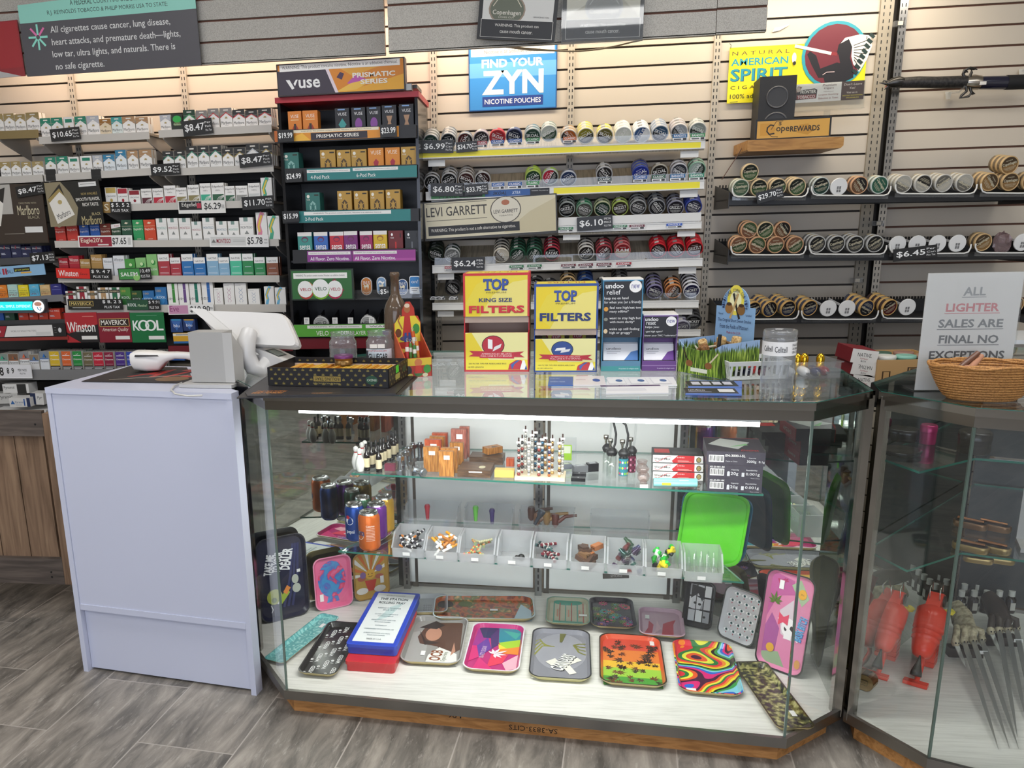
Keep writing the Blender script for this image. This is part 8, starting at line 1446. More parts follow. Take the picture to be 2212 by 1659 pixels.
BZ = Z2+.0008; random.seed(21)
for i,(x0,y0,x1,y1) in enumerate(((20,368,228,384),(236,388,444,405),(452,402,682,422),(696,424,915,438),(926,440,1150,456),(1166,459,1394,478),(1406,479,1645,496),(1652,497,1895,516),(1905,522,2158,548))):
    a,q = atz(*N4(x0,y0),BZ),atz(*N4(x1,y1),BZ); w_ = (q-a).length*.97; o = (a+q)/2; h_ = (.075,.075,.075,.078,.078,.078,.076,.078,.078)[i]; BM_ = T(o.x,o.y,BZ,math.atan2((q-a).y,(q-a).x)*0+CROT)
    binbox('clear bin of %s, %s in the row' % (('black and white sticks','orange and white sticks','pale coiled rods','one black bulb','beaded metal sticks','brown wood pieces','coloured glass tubes','green and yellow bits','clear glass rods')[i],ORD[i]),BM_,w_,.125,h_,.034)
    nn_ = (16,16,10,1,9,12,12,14,14)[i]; g_ = 'contents of the %s clear bin' % ORD[i]
    for k in range(nn_):
        x = random.uniform(-.5,.5)*(w_-.035); y = .03+.075*random.random(); z = .012+.0022*k+.02*(y-.03)/.075; rz = random.uniform(-1.2,1.2); m_ = BM_ @ T(x*.8,y,z,rz,R(random.uniform(-8,25))); nm = ORD[i]
        if i == 0: stick(m_,'short black and white mottled stick in the first clear bin','stick',g_,[(-.025,-.012,'1c1c1e'),(-.012,-.006,'e4e2e0'),(-.006,.008,'2c2a34'),(.008,.016,'d8d4d8'),(.016,.025,'1c1c1e')] if k % 4 else [(-.026,.008,'f0efec'),(.008,.026,'e08a3c')],.0042,'hitter_stick')
        elif i == 1: stick(m_,'cigarette shaped stick with an orange tip in the second bin' if k % 3 else 'plain tan wooden stick in the second bin','stick',g_,[(-.028,.006,'f0efe8'),(.006,.028,'e8a02c')] if k % 3 else [(-.028,.028,'c8823c')],.0048,'hitter_stick')
        elif i == 2: stick(m_,'pale coiled glass rod in the third clear bin','glass rod',g_,[(-.024+.006*j,-.019+.006*j,('c8b870','e8683c','8a9a6c')[(j+k) % 3] if k % 3 else 'b8b48c') for j in range(8)],.0045,'glass_rod')
        elif i == 3: b = B(); b.sph((0,0,0),.012,'k'); b.sph((-.014,-.006,.001),.008,'1a1a1a'); b.cyl((-.02,-.01,0),(-.026,-.013,0),.005,'k',10); b.obj('rubber_bulb',None,BM_ @ T(.02,.05,.014),label='single black rubber bulb in the fourth clear bin',cat='bulb')
        elif i == 4: stick(m_,'beaded metal stick in the fifth clear bin','stick',g_,[(-.03+.006*j,-.0255+.006*j,(('2f5a5a','b0b0ac','1c1c20') if k % 2 else ('7a2430','c8c0bc','5a1c24'))[j % 3]) for j in range(10)],.0055,'beaded_stick')
        elif i == 5: b = B(); c_ = random.choice(('5a4030','7a5a3c','a8683c','4a3428')); b.box(-.011,-.018,-.008,.011,.018,.008,M(c_,.5)); b.lathe([(.003,0),(.0025,-.002)],'k',8,(-.004,-.0182,0),(0,-1,0)); b.lathe([(.003,0),(.0025,-.002)],'k',8,(.005,-.0182,0),(0,-1,0)); b.obj('wood_piece',None,m_,label='small brown drilled wood piece in the sixth clear bin',cat='wood piece',group=g_)
        elif i == 6: c_ = ('1f9a8a','7a3a8c','2446a8','c02838','2f8a4c')[k % 5]; CG = glassmat('tint_'+c_,tuple(.45+.5*v for v in lin(c_)),1.45,.03,.15,tuple(lin(c_))) if k < 5 else bpy.data.materials['tint_'+c_]; b = B(); b.lathe([(.0085,-.03),(.0085,.012),(.004,.022),(.004,.03)],GLASS,12,ax=(0,1,0)); b.lathe([(.009,.008),(.0095,.014),(.006,.026),(.006,.034)],CG,12,ax=(0,1,0)); b.lathe([(.009,-.034),(.009,-.026)],CG,12,ax=(0,1,0)); b.obj('glass_tube',None,BM_ @ T(x*.8,y,z+.012,rz,R(35)),label='clear glass tube with %s ends in the seventh bin' % ('teal','purple','blue','red','green')[k % 5],cat='glass tube',group=g_)
        elif i == 7: c_ = ('2fb83c','f0d82c','2a9a34','e8e8e4','1c1c1e','38c848')[k % 6]; b = B(); b.lathe([(.007,-.012),(.0075,.012),(.005,.012),(.005,.002)],M(c_,.3),12,ax=(0,1,0),cap1=True); b.lathe([(.006,.0),(.006,.016)],M(c_,.3),10,ax=(.3,.3,1)); b.obj('silicone_bit',None,m_,label='%s silicone mouthpiece in the eighth clear bin' % ('green','yellow','dark green','white','black','bright green')[k % 6],cat='mouthpiece',group=g_)
        else: stick(BM_ @ T(-w_*.4+w_*.8*k/nn_,.05+.03*(k % 3),.025+.008*(k % 2),.1*(k % 3-1),R(55)),'thin clear glass rod in the ninth clear bin','glass rod',g_,[(-.035,.035,WRAP)],.003,'glass_rod')
# bins behind, with wooden pipes
for i,(x0,x1,y) in enumerate(((75,440,130),(470,800,150),(830,1200,170),(1290,1680,200))):
    a,q = atz(*N4(x0,y),BZ),atz(*N4(x1,y),BZ); Y = 2.83; a2,q2 = at(*N4(x0,y),Y),at(*N4(x1,y),Y); BM2 = T((a2.x+q2.x)/2,Y-.02*i*0-(a2.x+q2.x)/2*.1,BZ,CROT); w_ = (q2-a2).length*.96
    binbox('wide clear bin in the back row, %s from the soda cans' % ORD[i],BM2,w_,.10,.085,.05,False,PLASTIC)
    for k,(dx_,z,c,lb) in enumerate((((-.02,.078,'b02838','small red bead poking up in the first back bin'),),((-.05,.082,'6ac04a','little green bead cup in the second back bin'),(.01,.074,'3a2c6a','purple crystal bead in the second back bin')),((-.055,.10,'4a2a1c','tall dark brown carved pipe in the third back bin'),(-.035,.08,'6a4a34','round brown pipe in the third back bin'),(.0,.085,'8a6a3c','striped olive wooden pipe in the third back bin'),(.03,.078,'5a2a20','reddish wooden pipe in the third back bin')),())[i]):
        if i < 2: b = B(); b.lathe([(.006,-.05),(.009,-.01),(.011,0),(.008,.008)],M(c,.25),12); b.obj('glass_bead',None,BM2 @ T(dx_,.05,z),label=lb,cat='bead',group='beads')
        else: t = thing('carved_pipe',lb,'pipe',BM2 @ T(dx_,.04,z-.05),'carved pipes'); mm_ = M(c,.3); b = B(); b.lathe([(.006,0),(.012,.01),(.014,.04),(.011,.05)],mm_,14); b.obj('bowl',t); b = B(); b.tube([(.01,0,.02),(.035,.005,.04),(.075,.008,.045)],[.008,.007,.005],mm_,8); b.obj('stem',t)
p = at(*N4(985,80),2.80); b = B(); b.lathe([(.006,-.05),(.007,-.02),(.012,-.008),(.014,.006),(.011,.008)],M('2a3038',.15),14,ax=(.5,0,1)); b.obj('glass_bowl',None,T(p.x,p.y,p.z),label='dark glass bowl piece sticking out of the back bin',cat='bowl piece')
sign('paper_label','torn grey label hanging below the clear bins','label',L3(935,1535),L3(1138,1530),L3(935,1495),2.67,[('t','SMOKE',.52,.5,.44,.5,'b0b0b0')],'4a4a48',.001)
# ---------------------------------------------------------------- rolling trays
def rr(w_,d,r,n=6):
    out = []
    for cx_,cy_,a0 in ((w_-r,d-r,0),(r,d-r,90),(r,r,180),(w_-r,r,270)): out += [(cx_+r*math.cos(R(a0+90*k/n)),cy_+r*math.sin(R(a0+90*k/n))) for k in range(n+1)]
    return out
TB = glassmat; _tn = {}
def tray_at(lab,K,bl,br,tl,mat,ops=(),rim=None,lean=90,z0=ZD,h_=.017,under=None,stick_=None,bank=0,name='rolling_tray',extra=None,cap=None):
    zr = z0+h_ if lean > 80 else z0
    A,Bq = atz(*K(*bl),zr),atz(*K(*br),zr); U = (Bq-A).normalized(); w_ = (Bq-A).length; nb_ = Vector((-U.y,U.x,0)); V = Vector((0,0,1))*math.cos(R(lean))+nb_*math.sin(R(lean)); N_ = U.cross(V)
    Cq = atp(*K(*tl),A,N_)-A; d = Cq.dot(V)
    if lean > 80:
        d = Cq.length; a_ = (math.atan2(Cq.dot(U),Cq.dot(V)))*.5; U,V = U*math.cos(a_)-V*math.sin(a_),U*math.sin(a_)+V*math.cos(a_); N_ = U.cross(V)
    o = A-N_*h_ if lean > 80 else A+N_*.002
    if lean > 80: o = o+Vector((0,0,.0008))
    else: o = o+Vector((0,0,.001+h_*0))
    mtx = Matrix(((U.x,V.x,N_.x,o.x),(U.y,V.y,N_.y,o.y),(U.z,V.z,N_.z,o.z),(0,0,0,1)))
    t = thing(name,lab,'rolling tray',mtx,'rolling trays in the case'); r = min(w_,d)*.2; ins = .012
    outer = rr(w_,d,r); fl_ = [(ins+x*(w_-2*ins)/w_,ins+y*(d-2*ins)/d) for x,y in outer]; inn = [(.004+x*(w_-.008)/w_,.004+y*(d-.008)/d) for x,y in outer]
    rim = rim or mat; b = B(); L3d = lambda P_,z: [(x,y,z) for x,y in P_]
    b.rings([L3d(fl_,0),L3d(outer,h_-.002),L3d(outer,h_)],M(under or 'b8a878',.3,.6 if not under else 0),cap1=False); b.obj('underside',t)
    b = B(); b.rings([L3d(outer,h_+.0002),L3d(inn,h_+.0004),L3d(inn,h_-.002)],M(rim,.25),cap0=False,cap1=False,smooth=False); b.obj('rim',t)
    b = B(); b.rings([L3d(fl_,.0015),L3d(inn,h_-.0015)],M(mat,.22),cap1=False); b.add(L3d(fl_,.0018),[tuple(range(len(fl_)))],M(mat,.22))
    f_ = FR((ins,ins,.0019),(1,0,0),(0,1,0)); b.paint(f_,w_-2*ins,d-2*ins,ops,1)
    if extra: extra(b,f_,w_-2*ins,d-2*ins)
    b.obj('printed_face',t)
    if stick_: x,y,q = stick_; b = B(); b.prism([(w_*x-.007*(1 if q else 2),d*y-.007*(2 if q else 1)),(w_*x+.007*(1 if q else 2),d*y-.007*(2 if q else 1)),(w_*x+.007*(1 if q else 2),d*y+.007*(2 if q else 1)),(w_*x-.007*(1 if q else 2),d*y+.007*(2 if q else 1))],.004,.0045,'f4f3f0'); b.obj('price_sticker',t)
    return t,mtx,w_,d
def wavemat(name,cols,scale,dist,rot=0,dscale=1.2,const=True):
    m,nt,b = newmat(name); N = nt.nodes.new; L = nt.links.new; tc = N('ShaderNodeTexCoord'); mp = N('ShaderNodeMapping'); wv = N('ShaderNodeTexWave'); cr = N('ShaderNodeValToRGB')
    mp.inputs['Rotation'].default_value = (0,0,rot); wv.inputs['Scale'].default_value = scale; wv.inputs['Distortion'].default_value = dist; wv.inputs['Detail'].default_value = 0; wv.inputs['Detail Scale'].default_value = dscale; wv.wave_profile = 'SAW'
    L(tc.outputs['Object'],mp.inputs[0]); L(mp.outputs[0],wv.inputs['Vector']); L(wv.outputs['Fac'],cr.inputs[0]); ramp(cr,cols,const); L(cr.outputs[0],b.inputs['Base Color']); b.inputs['Roughness'].default_value = .2; return m
PSY = ['e03040','f08a28','e8e030','1c1c20','3a9a4a','8ad0e0','2f6ad0','e0287a','4a1a3c','e85a28','e8e84a','2a7a3c']
WAVY = wavemat('psychedelic_waves',[(k/12,c) for k,c in enumerate(PSY)],1.5,7,1.0,5)
TEALW = wavemat('teal_marbling',[(0,'6ab0b0'),(.5,'8accc8'),(.75,'a8dcd8'),(.86,'6ab0b0')],5,10,.6,9)
BUDS = noisemat('green_buds',[(.40,'1a1814'),(.48,'4a4a2c'),(.56,'8a8850'),(.68,'c8c088')],(1,1,1),55,8,.25)
FOOD = noisemat('food_photo',[(.36,'7a2c14'),(.46,'c8642c'),(.52,'8a5a2c'),(.58,'5a6a34'),(.66,'d8a060')],(1,1,1),26,3,.22)
SUNM = noisemat('pop_swirl',[(.40,'4a9ad0'),(.48,'5a70c0'),(.52,'e04a6a'),(.6,'e8709a')],(1,1,1),16,2,.25,1.5)
RAST = noisemat('leaf_speckle',[(.4,'2a1c10'),(.5,'4a2c14')],(1,1,1),60,4,.3)
def leaves(n,s,mats,seed):
    def f(b,f_,W_,H_):
        random.seed(seed)
        for k in range(n): leaf(b,f_,W_*random.uniform(.06,.94),H_*random.uniform(.04,.92),s*random.uniform(.7,1.2),M(random.choice(mats),.3),6+k % 5,7,random.uniform(-3,3))
    return f
def flowers(n,s,cols,seed):
    def f(b,f_,W_,H_):
        random.seed(seed)
        for k in range(n):
            x,y,c = W_*random.uniform(.05,.95),H_*random.uniform(.05,.95),random.choice(cols)
            for j in range(10): a = j*.628; b.poly(f_,[(x,y),(x+s*.7*math.cos(a-.2),y+s*.7*math.sin(a-.2)),(x+s*math.cos(a),y+s*math.sin(a)),(x+s*.7*math.cos(a+.2),y+s*.7*math.sin(a+.2))],M(c,.3),2+k % 4)
            b.poly(f_,[(x+s*.28*math.cos(j*.8),y+s*.28*math.sin(j*.8)) for j in range(8)],M(random.choice(cols),.3),7)
    return f
def eyes(b,f_,W_,H_):
    for j in range(6):
        for i in range(4):
            x = W_*(i+.5+(.5 if j % 2 else 0))/4.3; y = H_*(j+.6)/6.1
            if x > W_*.97: continue
            b.poly(f_,[(x+.011*math.cos(k*.5236),y+.005*math.sin(k*.5236)) for k in range(12)],M('f4f4f4'),2); b.poly(f_,[(x+.0045*math.cos(k*.7),y+.0045*math.sin(k*.7)) for k in range(9)],M('3a6a6c'),3); b.poly(f_,[(x+.002*math.cos(k*.9),y+.002*math.sin(k*.9)) for k in range(7)],M('k'),4)
            for k in range(7): a = .4+k*.39; b.poly(f_,[(x+.010*math.cos(a),y+.006*math.sin(a)),(x+.0105*math.cos(a+.05),y+.006*math.sin(a+.05)),(x+.014*math.cos(a),y+.010*math.sin(a))],M('2a2a2c'),3)
            b.poly(f_,[(x-.002,y-.010),(x,y-.013),(x+.002,y-.010),(x,y-.007)],M('b03040'),3)
def weed(b,f_,W_,H_):
    for i in range(3):
        for j in range(4):
            x = W_*(i+.5)/3; y = H_*(j+.35+(.5 if i % 2 else 0))/4
            b.text(f_,'WEED',x+.006,y,H_*.17,W_*.13,M('f2f2f0'),2,bold=.02,rot=math.pi/2); b.text(f_,'I',x-.012,y-.026,W_*.02,W_*.09,M('f2f2f0'),2,bold=.03,rot=math.pi/2)
            b.poly(f_,[(x-.014+.005*math.cos(k*.7),y-.012+.0055*math.sin(k*.7)) for k in range(9)],M('f2f2f0'),2); leaf(b,f_,x-.012,y-.012,.004,M('k'),4,5,math.pi/2)
# flat on the deck, back row
tray_at('small grey tray with rows of stretched letters behind the blue one',L5,(1310,475),(1595,470),(1330,330),'b0b4b8',[('t',' '.join('GOOD MOOD'),.6,.55-.14*k,.62,.09,'2a2a2c') for k in range(4)],'c4c6c8')
tray_at('long tray printed with a photo of fried food',L6,(-380,520),(420,530),(-360,340),FOOD,[('e',.08,.78,.09,.18,'2a221c'),('p',[(.8,0),(1,0),(1,.5),(.9,.8)],'b8d0dc'),('r',.02,.1,.12,.2,'e8e0d8'),('e',.3,.8,.08,.14,'5a6a34')],'c8d8dc',stick_=(.6,.5,0))
def stack(lab,under_,K,bl,br,tl,cols,*a,**k):
    for q,c in enumerate(cols): tray_at('%s tray, %s in the pile below the %s one' % (c[1],('lowest','second','third')[q],under_),K,(bl[0],bl[1]+(6-3*q)*0),br,tl,c[0],(),c[0],z0=ZD+.006*q,h_=.008)
    return tray_at(lab,K,bl,br,tl,*a,z0=ZD+.006*len(cols)+.003,**k)
stack('pale green tray with teal bamboo print, topmost of its pile','bamboo',L6,(492,552),(838,562),(530,350),[('c87a84','pinkish'),('7ab0b8','light blue'),('d8d0b8','cream')],'b4b298',[('e',.5,.92,.4,.12,'3f9a84')]+[('s',[(.12+.16*k,.08),(.12+.16*k,.9)],.02,'a85a4c' if k % 2 else '4f9a88') for k in range(6)]+[('s',[(.1,.1),(.9,.1)],.06,'4f9a88')]+[('r',.2+.3*k,.3,.24+.3*k,.6,'c08a70') for k in range(3)],'7a9a88',stick_=(.85,.4,0),h_=.012)
stack('black tray with pink and teal daisies, topmost of its pile','daisy',L6,(845,578),(1200,580),(875,355),[('3a3a3c','black'),('c8c8cc','pale grey'),('1c1c20','zebra black')],'1f1a28',(),'2a2430',extra=flowers(26,.019,['d8507a','3f9a98','6a8a3c','7a4a8c','e88a5c'],4),h_=.012)
stack('dusty pink tray with red boots print, topmost of its pile','boot print',L6,(1215,640),(1575,660),(1235,430),[('b87a8c','mauve'),('8a3a44','dark red')],'c8a4b4',[('p',[(.05,.1),(.25,.12),(.3,.45),(.18,.6),(.15,.3)],'b84a5c'),('p',[(.5,.08),(.8,.1),(.82,.5),(.9,.7),(.7,.6),(.55,.5)],'c04a58'),('p',[(.3,.1),(.5,.3),(.4,.6),(.35,.3)],'d8b0bc')],'d0b0c0',stick_=(.2,.7,1),h_=.012)
# front row
tray_at('grey tray with a long haired woman in a brown coat and white letters',L5,(1215,850),(1690,870),(1345,495),'8a8884',[('r',.0,.0,1,1,'97948f'),('p',[(0,0),(.4,0),(.3,.8),(0,.7)],'a8a6a2'),('p',[(.35,.95),(.95,.98),(1,.35),(.8,.2),(.55,.4),(.2,.45),(.12,.6),(.2,.8)],'5a3a2c'),('e',.42,.68,.16,.16,'c08a70'),('p',[(.1,.82),(.45,.80),(.6,.9),(.4,1)],'2c1c18'),('p',[(.12,.75),(.3,.52),(.6,.48),(.3,.42)],'34221c'),('p',[(.55,0),(1,0),(.95,.25),(.6,.38),(.42,.2),(.4,.0)],'ecebe6'),('t','OCB',.57,.20,.40,.13,'8a4a24',dict(rot=1.5,bold=.03)),('t','Organic Hemp',.74,.18,.36,.06,'5a6a3a',dict(rot=1.5)),('p',[(.84,.2),(.92,.3),(.86,.5)],'c08a70')],'b0aeac',stick_=(.34,.25,1))
PRI = ['4a2a6c','2a2c5c','2a8a9c','3fa89a','a8d02c','f0d83c','f08a2c','e83a5a','d82a78','a02a8c','6a3a9c','f4b0c0','7ac8d8']
tray_at('rainbow faceted tray with a white leaf outline',L6,(-155,905),(290,922),(-15,548),'c02c78',[('p',p_,PRI[c]) for p_,c in ((((0,.55),(.3,.5),(.35,1),(.05,1)),9),(((.05,1),(.5,1),(.45,.75),(.2,.75)),1),(((.35,.8),(.5,1),(.55,.6),(.42,.5)),0),(((.5,1),(1,1),(1,.75),(.55,.65)),2),(((.6,.95),(1,.9),(.9,.75)),3),(((.55,.65),(1,.75),(1,.55),(.7,.5)),4),(((.55,.62),(.8,.5),(.6,.42)),5),(((.6,.5),(1,.58),(1,.4),(.5,.42)),6),(((.45,.42),(.8,.4),(.7,.2),(.4,.1)),7),(((.7,.2),(1,.4),(1,.1),(.8,.05)),11),(((.1,.0),(.6,.0),(.4,.15),(.2,.3)),8),(((0,.2),(.2,.3),(.1,.55),(0,.55)),8),(((.2,.3),(.42,.5),(.3,.75),(.1,.55)),10))]+[('t','BLAZY SUSAN',.26,.42,.5,.05,'e8c8e0',dict(rot=1.5))],'e8e0e8',extra=lambda b,f_,W_,H_: leaf(b,f_,W_*.5,H_*.38,.05,M('f4e8f0'),20,7,-1.0))
tray_at('dark grey tray with bubbly white cannabis lettering',L6,(360,968),(850,985),(440,590),'8a8a92',[('e',.5,.6,.5,.4,'9a9aa2')]+[('s',[(.2+.06*k,.7),(.08+.02*k,.85-.05*k),(.0,.8-.1*k)],.02,'8a8a3c') for k in range(4)]+[('s',[(.75,.75),(.85,.6+.06*k),(.98,.55+.08*k)],.02,'7a7a34') for k in range(4)]+[('s',[(.5,.8),(.5+.04*k,1)],.025,'6a6a34') for k in range(3)]+[('p',[(.22,.36),(.4,.44),(.5,.34),(.34,.28)],'e8e4d8'),('s',[(.5,.28),(.86,.45)],.07,'ece8dc'),('s',[(.6,.3),(.74,.14)],.08,'ece8dc'),('t','CANNABIS',.56,.36,.66,.15,'1c1c1e',dict(rot=1.15,bold=.05)),('t','CANNABIS',.55,.365,.65,.14,'f4f3ee',dict(rot=1.15,bold=.02))],'2a2a2c',under='c8c088',stick_=(.12,.06,0))
tray_at('red to green tray covered with dark leaf prints',L6,(910,1010),(1440,1060),(880,625),'d8542c',[('r',0,.75,1,1,'d84a34'),('r',0,.5,1,.75,'e07a2c'),('r',0,.36,1,.5,'e8b82c'),('r',0,.18,1,.36,'9ac83a'),('r',0,0,1,.18,'4a9a34')],'3a2a1c',extra=leaves(46,.026,['3a2414','2a1c10','4a2c18','6a3418'],8),stick_=(.86,.9,1))
tray_at('tray of wild rainbow swirls at the end of the front row',L6,(1525,1075),(2030,1105),(1505,680),WAVY,(),WAVY,stick_=(.2,.1,0))
tray_at('long teal marbled tray lying against the slanted glass',L5,(170,830),(290,895),(450,455),TEALW,(),TEALW,lean=87,h_=.012,stick_=(.6,.8,1))
tray_at('black tray repeating a white word and a leaf heart',L5,(425,935),(706,992),(557,535),'1a1a1c',(),'1a1a1c',extra=weed,lean=87)
tray_at('dark tray printed with green and grey buds, lying near the corner',L7,(500,1370),(770,1330),(340,860),BUDS,(),'3a3424',stick_=(.75,.25,1))
# closed plastic trays
def cased(lab,bl,br,tl,z0,col,ops,paper):
    A,Bq,Cq = [atz(*L5(*p_),z0+.035) for p_ in (bl,br,tl)]; U = (Bq-A).normalized(); w_ = (Bq-A).length; V = Vector((-U.y,U.x,0)); d = (Cq-A).dot(V); sk = (Cq-A).dot(U)
    t = thing('lidded_tray',lab,'rolling tray',Matrix(((U.x,V.x,0,A.x),(U.y,V.y,0,A.y),(0,0,1,z0+.0008),(0,0,0,1))) @ Matrix.Rotation(-math.atan2(sk,d),4,'Z'),'lidded plastic trays'); d = math.hypot(d,sk)
    o = rr(w_,d,.012); i_ = [(.003+x*(w_-.006)/w_,.003+y*(d-.006)/d) for x,y in o]; L_ = lambda P_,z: [(x,y,z) for x,y in P_]
    b = B(); b.rings([L_(i_,0),L_(i_,.022)],M(col,.35),smooth=False); b.obj('base',t)
    b = B(); b.rings([L_(o,.0222),L_(o,.034),L_(i_,.035)],M(col,.35),smooth=False); b.obj('lid',t)
    if paper: b = B(); b.box(.016,.02,.0352,w_-.016,d-.016,.0356,M('e8ecec',.4)); b.paint(FR((.016,.02,.0357),(1,0,0),(0,1,0)),w_-.032,d-.036,ops,1); b.obj('paper_label',t)
cased('red lidded plastic tray under the blue one',(800,850),(1190,868),(1020,440),ZD,'c8242c',[],False)
cased('blue lidded plastic tray with a printed white label',(808,715),(1205,735),(1040,310),ZD+.037,'2446c0',[('t','BEWARE OF KNOCKOFFS!',.5,.95,.5,.02,'3a3a3c'),('p',[(.3,.4),(.6,.5),(.8,.8),(.5,.7)],'c8dcdc'),('t','THE STATION',.5,.87,.74,.05,'2a3a44',dict(bold=.03)),('t','ROLLING TRAY',.5,.79,.70,.05,'2a3a44',dict(bold=.02)),('t','KEEPING IT TOGETHER',.5,.67,.6,.025,'3a5a6a'),('t','SINCE 1972',.5,.63,.3,.025,'3a5a6a'),('t','CLOSES INTO 2 SEPARATE',.5,.54,.6,.02,'3a5a6a'),('t','COMPARTMENTS',.5,.50,.4,.02,'3a5a6a'),('t','GREAT STORAGE AREA FOR',.5,.42,.62,.02,'3a5a6a'),('t','ROLLING PAPERS',.5,.38,.4,.02,'3a5a6a'),('t','WATERPROOF',.5,.31,.3,.02,'3a5a6a'),('t','UNBREAKABLE WITH NORMAL USE',.5,.24,.74,.02,'3a5a6a'),('t','A MUST HAVE FOR ANY ROLL',.5,.16,.66,.02,'3a5a6a'),('t','YOUR OWN SMOKER',.5,.12,.44,.02,'3a5a6a'),('t','MADE IN U.S.A.',.5,.05,.36,.025,'2a3a44')],True)
# leaning ones
ALIEN = [('t','TAKE ME',.22,.68,.48,.10,'f0f0f2',dict(rot=1.35,bold=.04)),('t','TO YOUR',.42,.70,.48,.11,'f0f0f2',dict(rot=1.35,bold=.04)),('t','DEALER',.63,.72,.50,.13,'f0f0f2',dict(rot=1.35,bold=.04)),('e',.3,.26,.18,.1,'b0b850'),('p',[(.36,.2),(.6,.34),(.66,.28),(.44,.14)],'9ab03c'),('p',[(.5,.3),(.6,.38),(.68,.34),(.58,.26)],'e08a3c'),('e',.82,.32,.1,.06,'b8bcb0'),('e',.8,.44,.08,.06,'b8bcb0'),('e',.28,.22,.06,.035,'6a7a3c'),('s',[(.2,.16),(.24,.1),(.2,.06)],.012,'e8e8ea'),('s',[(.36,.16),(.44,.22)],.02,'f0f0f0'),('r',.85,.52,.93,.56,'f0f0ee')]
tray_at('big dark navy tray with tilted white lettering and a green spaceman',L5,(150,560),(525,468),(100,-85),'20233c',[('s',[(.5+.1*k,.1),(.7+.08*k,.5),(.8+.06*k,.9)],.03,'2c3260') for k in range(3)]+ALIEN,'2a2c34',lean=1.5,under='8a8c94')
tray_at('pink tray with a blue and red swirl print leaning on the mirror',L5,(570,462),(858,400),(545,60),'e8709a',[('e',.5,.55,.44,.40,SUNM),('p',[(.3,.05),(.7,.05),(.6,.35),(.42,.35)],SUNM)],'e890b0',lean=3,stick_=(.2,.22,1))
tray_at('gold rimmed tray with a smiling sunburst leaning on the mirror',L5,(870,385),(1140,330),(860,20),'c8a050',[('p',[(.5,.5),(.5+.7*math.cos(a-.09),.5+.6*math.sin(a-.09)),(.5+.7*math.cos(a+.09),.5+.6*math.sin(a+.09))],c) for a,c in [(R(20+20*k),('f0ece0','d8702c')[k % 2]) for k in range(9)]]+[('e',.5,.5,.17,.12,'e8b03c'),('e',.44,.51,.02,.012,'4a3a20'),('e',.56,.51,.02,.012,'4a3a20'),('s',[(.43,.46),(.5,.44),(.57,.46)],.01,'4a3a20'),('e',.2,.42,.14,.06,'b8624c'),('e',.8,.42,.14,.06,'b8624c'),('e',.25,.5,.1,.08,'8a6a9c'),('e',.8,.62,.12,.08,'8a7aa8'),('p',[(.4,.1),(.6,.1),(.7,.36),(.3,.36)],'c83a2c'),('e',.2,.12,.2,.08,'f0ece4'),('e',.8,.12,.2,.08,'e8e4dc')],'a8803c',lean=3,stick_=(.82,.35,1),under='a8803c')
tray_at('black and white comic panel tray leaning at the back corner',L6,(1550,560),(1780,610),(1560,200),'2a2a2c',[('r',.04+.32*i,.04+.32*j,.32+.32*i,.32+.32*j,('c8c8ca','e4e4e4','9a9a9c')[(i+j) % 3]) for i in range(3) for j in range(3)]+[('p',[(.1,.36),(.5,.3),(.66,.6),(.2,.7)],'d8d8da'),('p',[(.1,.6),(.4,.75),(.6,.55),(.7,.9),(.1,.95)],'1a1a1c'),('e',.3,.5,.07,.03,'k'),('e',.5,.48,.07,.03,'k'),('s',[(.0,.33),(1,.36)],.02,'k'),('s',[(.35,0),(.33,1)],.02,'k'),('e',.75,.18,.06,.03,'k'),('e',.2,.83,.06,.03,'k')],'1c1c1e',lean=14)
tray_at('white tray with a repeating eye pattern leaning near the comic one',L6,(1830,640),(2110,760),(1880,235),'cfcfd2',(),'4a4e4c',extra=eyes,lean=14,under='3a3e3c')
tray_at('olive gold tray standing behind the pink skull tray',L7,(760,920),(960,800),(700,70),M('7d7440',.2),(),M('4a4628',.3),lean=8,under='3a3828')
tray_at('long pink tray with a cartoon skull, bow and blue lettering',L7,(335,850),(700,985),(430,110),'e08ab0',[('p',[(0,.5),(.2,.75),(.6,.8),(.55,.95),(0,1)],'c0609a'),('p',[(0,.0),(.3,.0),(.35,.4),(.12,.55),(0,.4)],'a85a98'),('p',[(0,.1),(.4,.15),(.6,.0),(0,0)],'98b08c'),('p',[(.5,.9),(.8,.7),(.95,.8),(.7,.98)],'a8c09a'),('p',[(.3,.6),(.6,.75),(.7,.3),(.4,.35)],'d8c8d0'),('e',.56,.44,.17,.10,'f4f0f0'),('e',.5,.43,.04,.035,'3a3a3c'),('e',.64,.43,.04,.035,'3a3a3c'),('r',.48,.31,.66,.36,'f4f0f0'),('s',[(.3,.52),(.84,.32)],.03,'f4f0f0'),('p',[(.3,.58),(.42,.54),(.42,.48),(.3,.44)],'e0506c'),('p',[(.54,.58),(.42,.54),(.42,.48),(.54,.46)],'e0506c'),('e',.78,.83,.1,.055,'f0b02c'),('t','Xo',.78,.83,.08,.02,'4a2a10'),('t','BASIX BITCH',.86,.46,.62,.09,'2a6ab0',dict(rot=1.42,bold=.05)),('t','BASIX BITCH',.855,.465,.61,.08,'6ab8e8',dict(rot=1.42,bold=.02)),('t','Basic',.28,.93,.24,.05,'c83a6c',dict(rot=.4,bold=.02)),('e',.2,.17,.1,.05,'e0a83c'),('e',.9,.08,.07,.05,'d89a4c')],'2a2a2c',lean=9,under='3a3a3c',stick_=(.3,.85,1),extra=lambda b,f_,W_,H_: leaf(b,f_,W_*.16,H_*.68,.035,M('5a7a2c'),20,7))
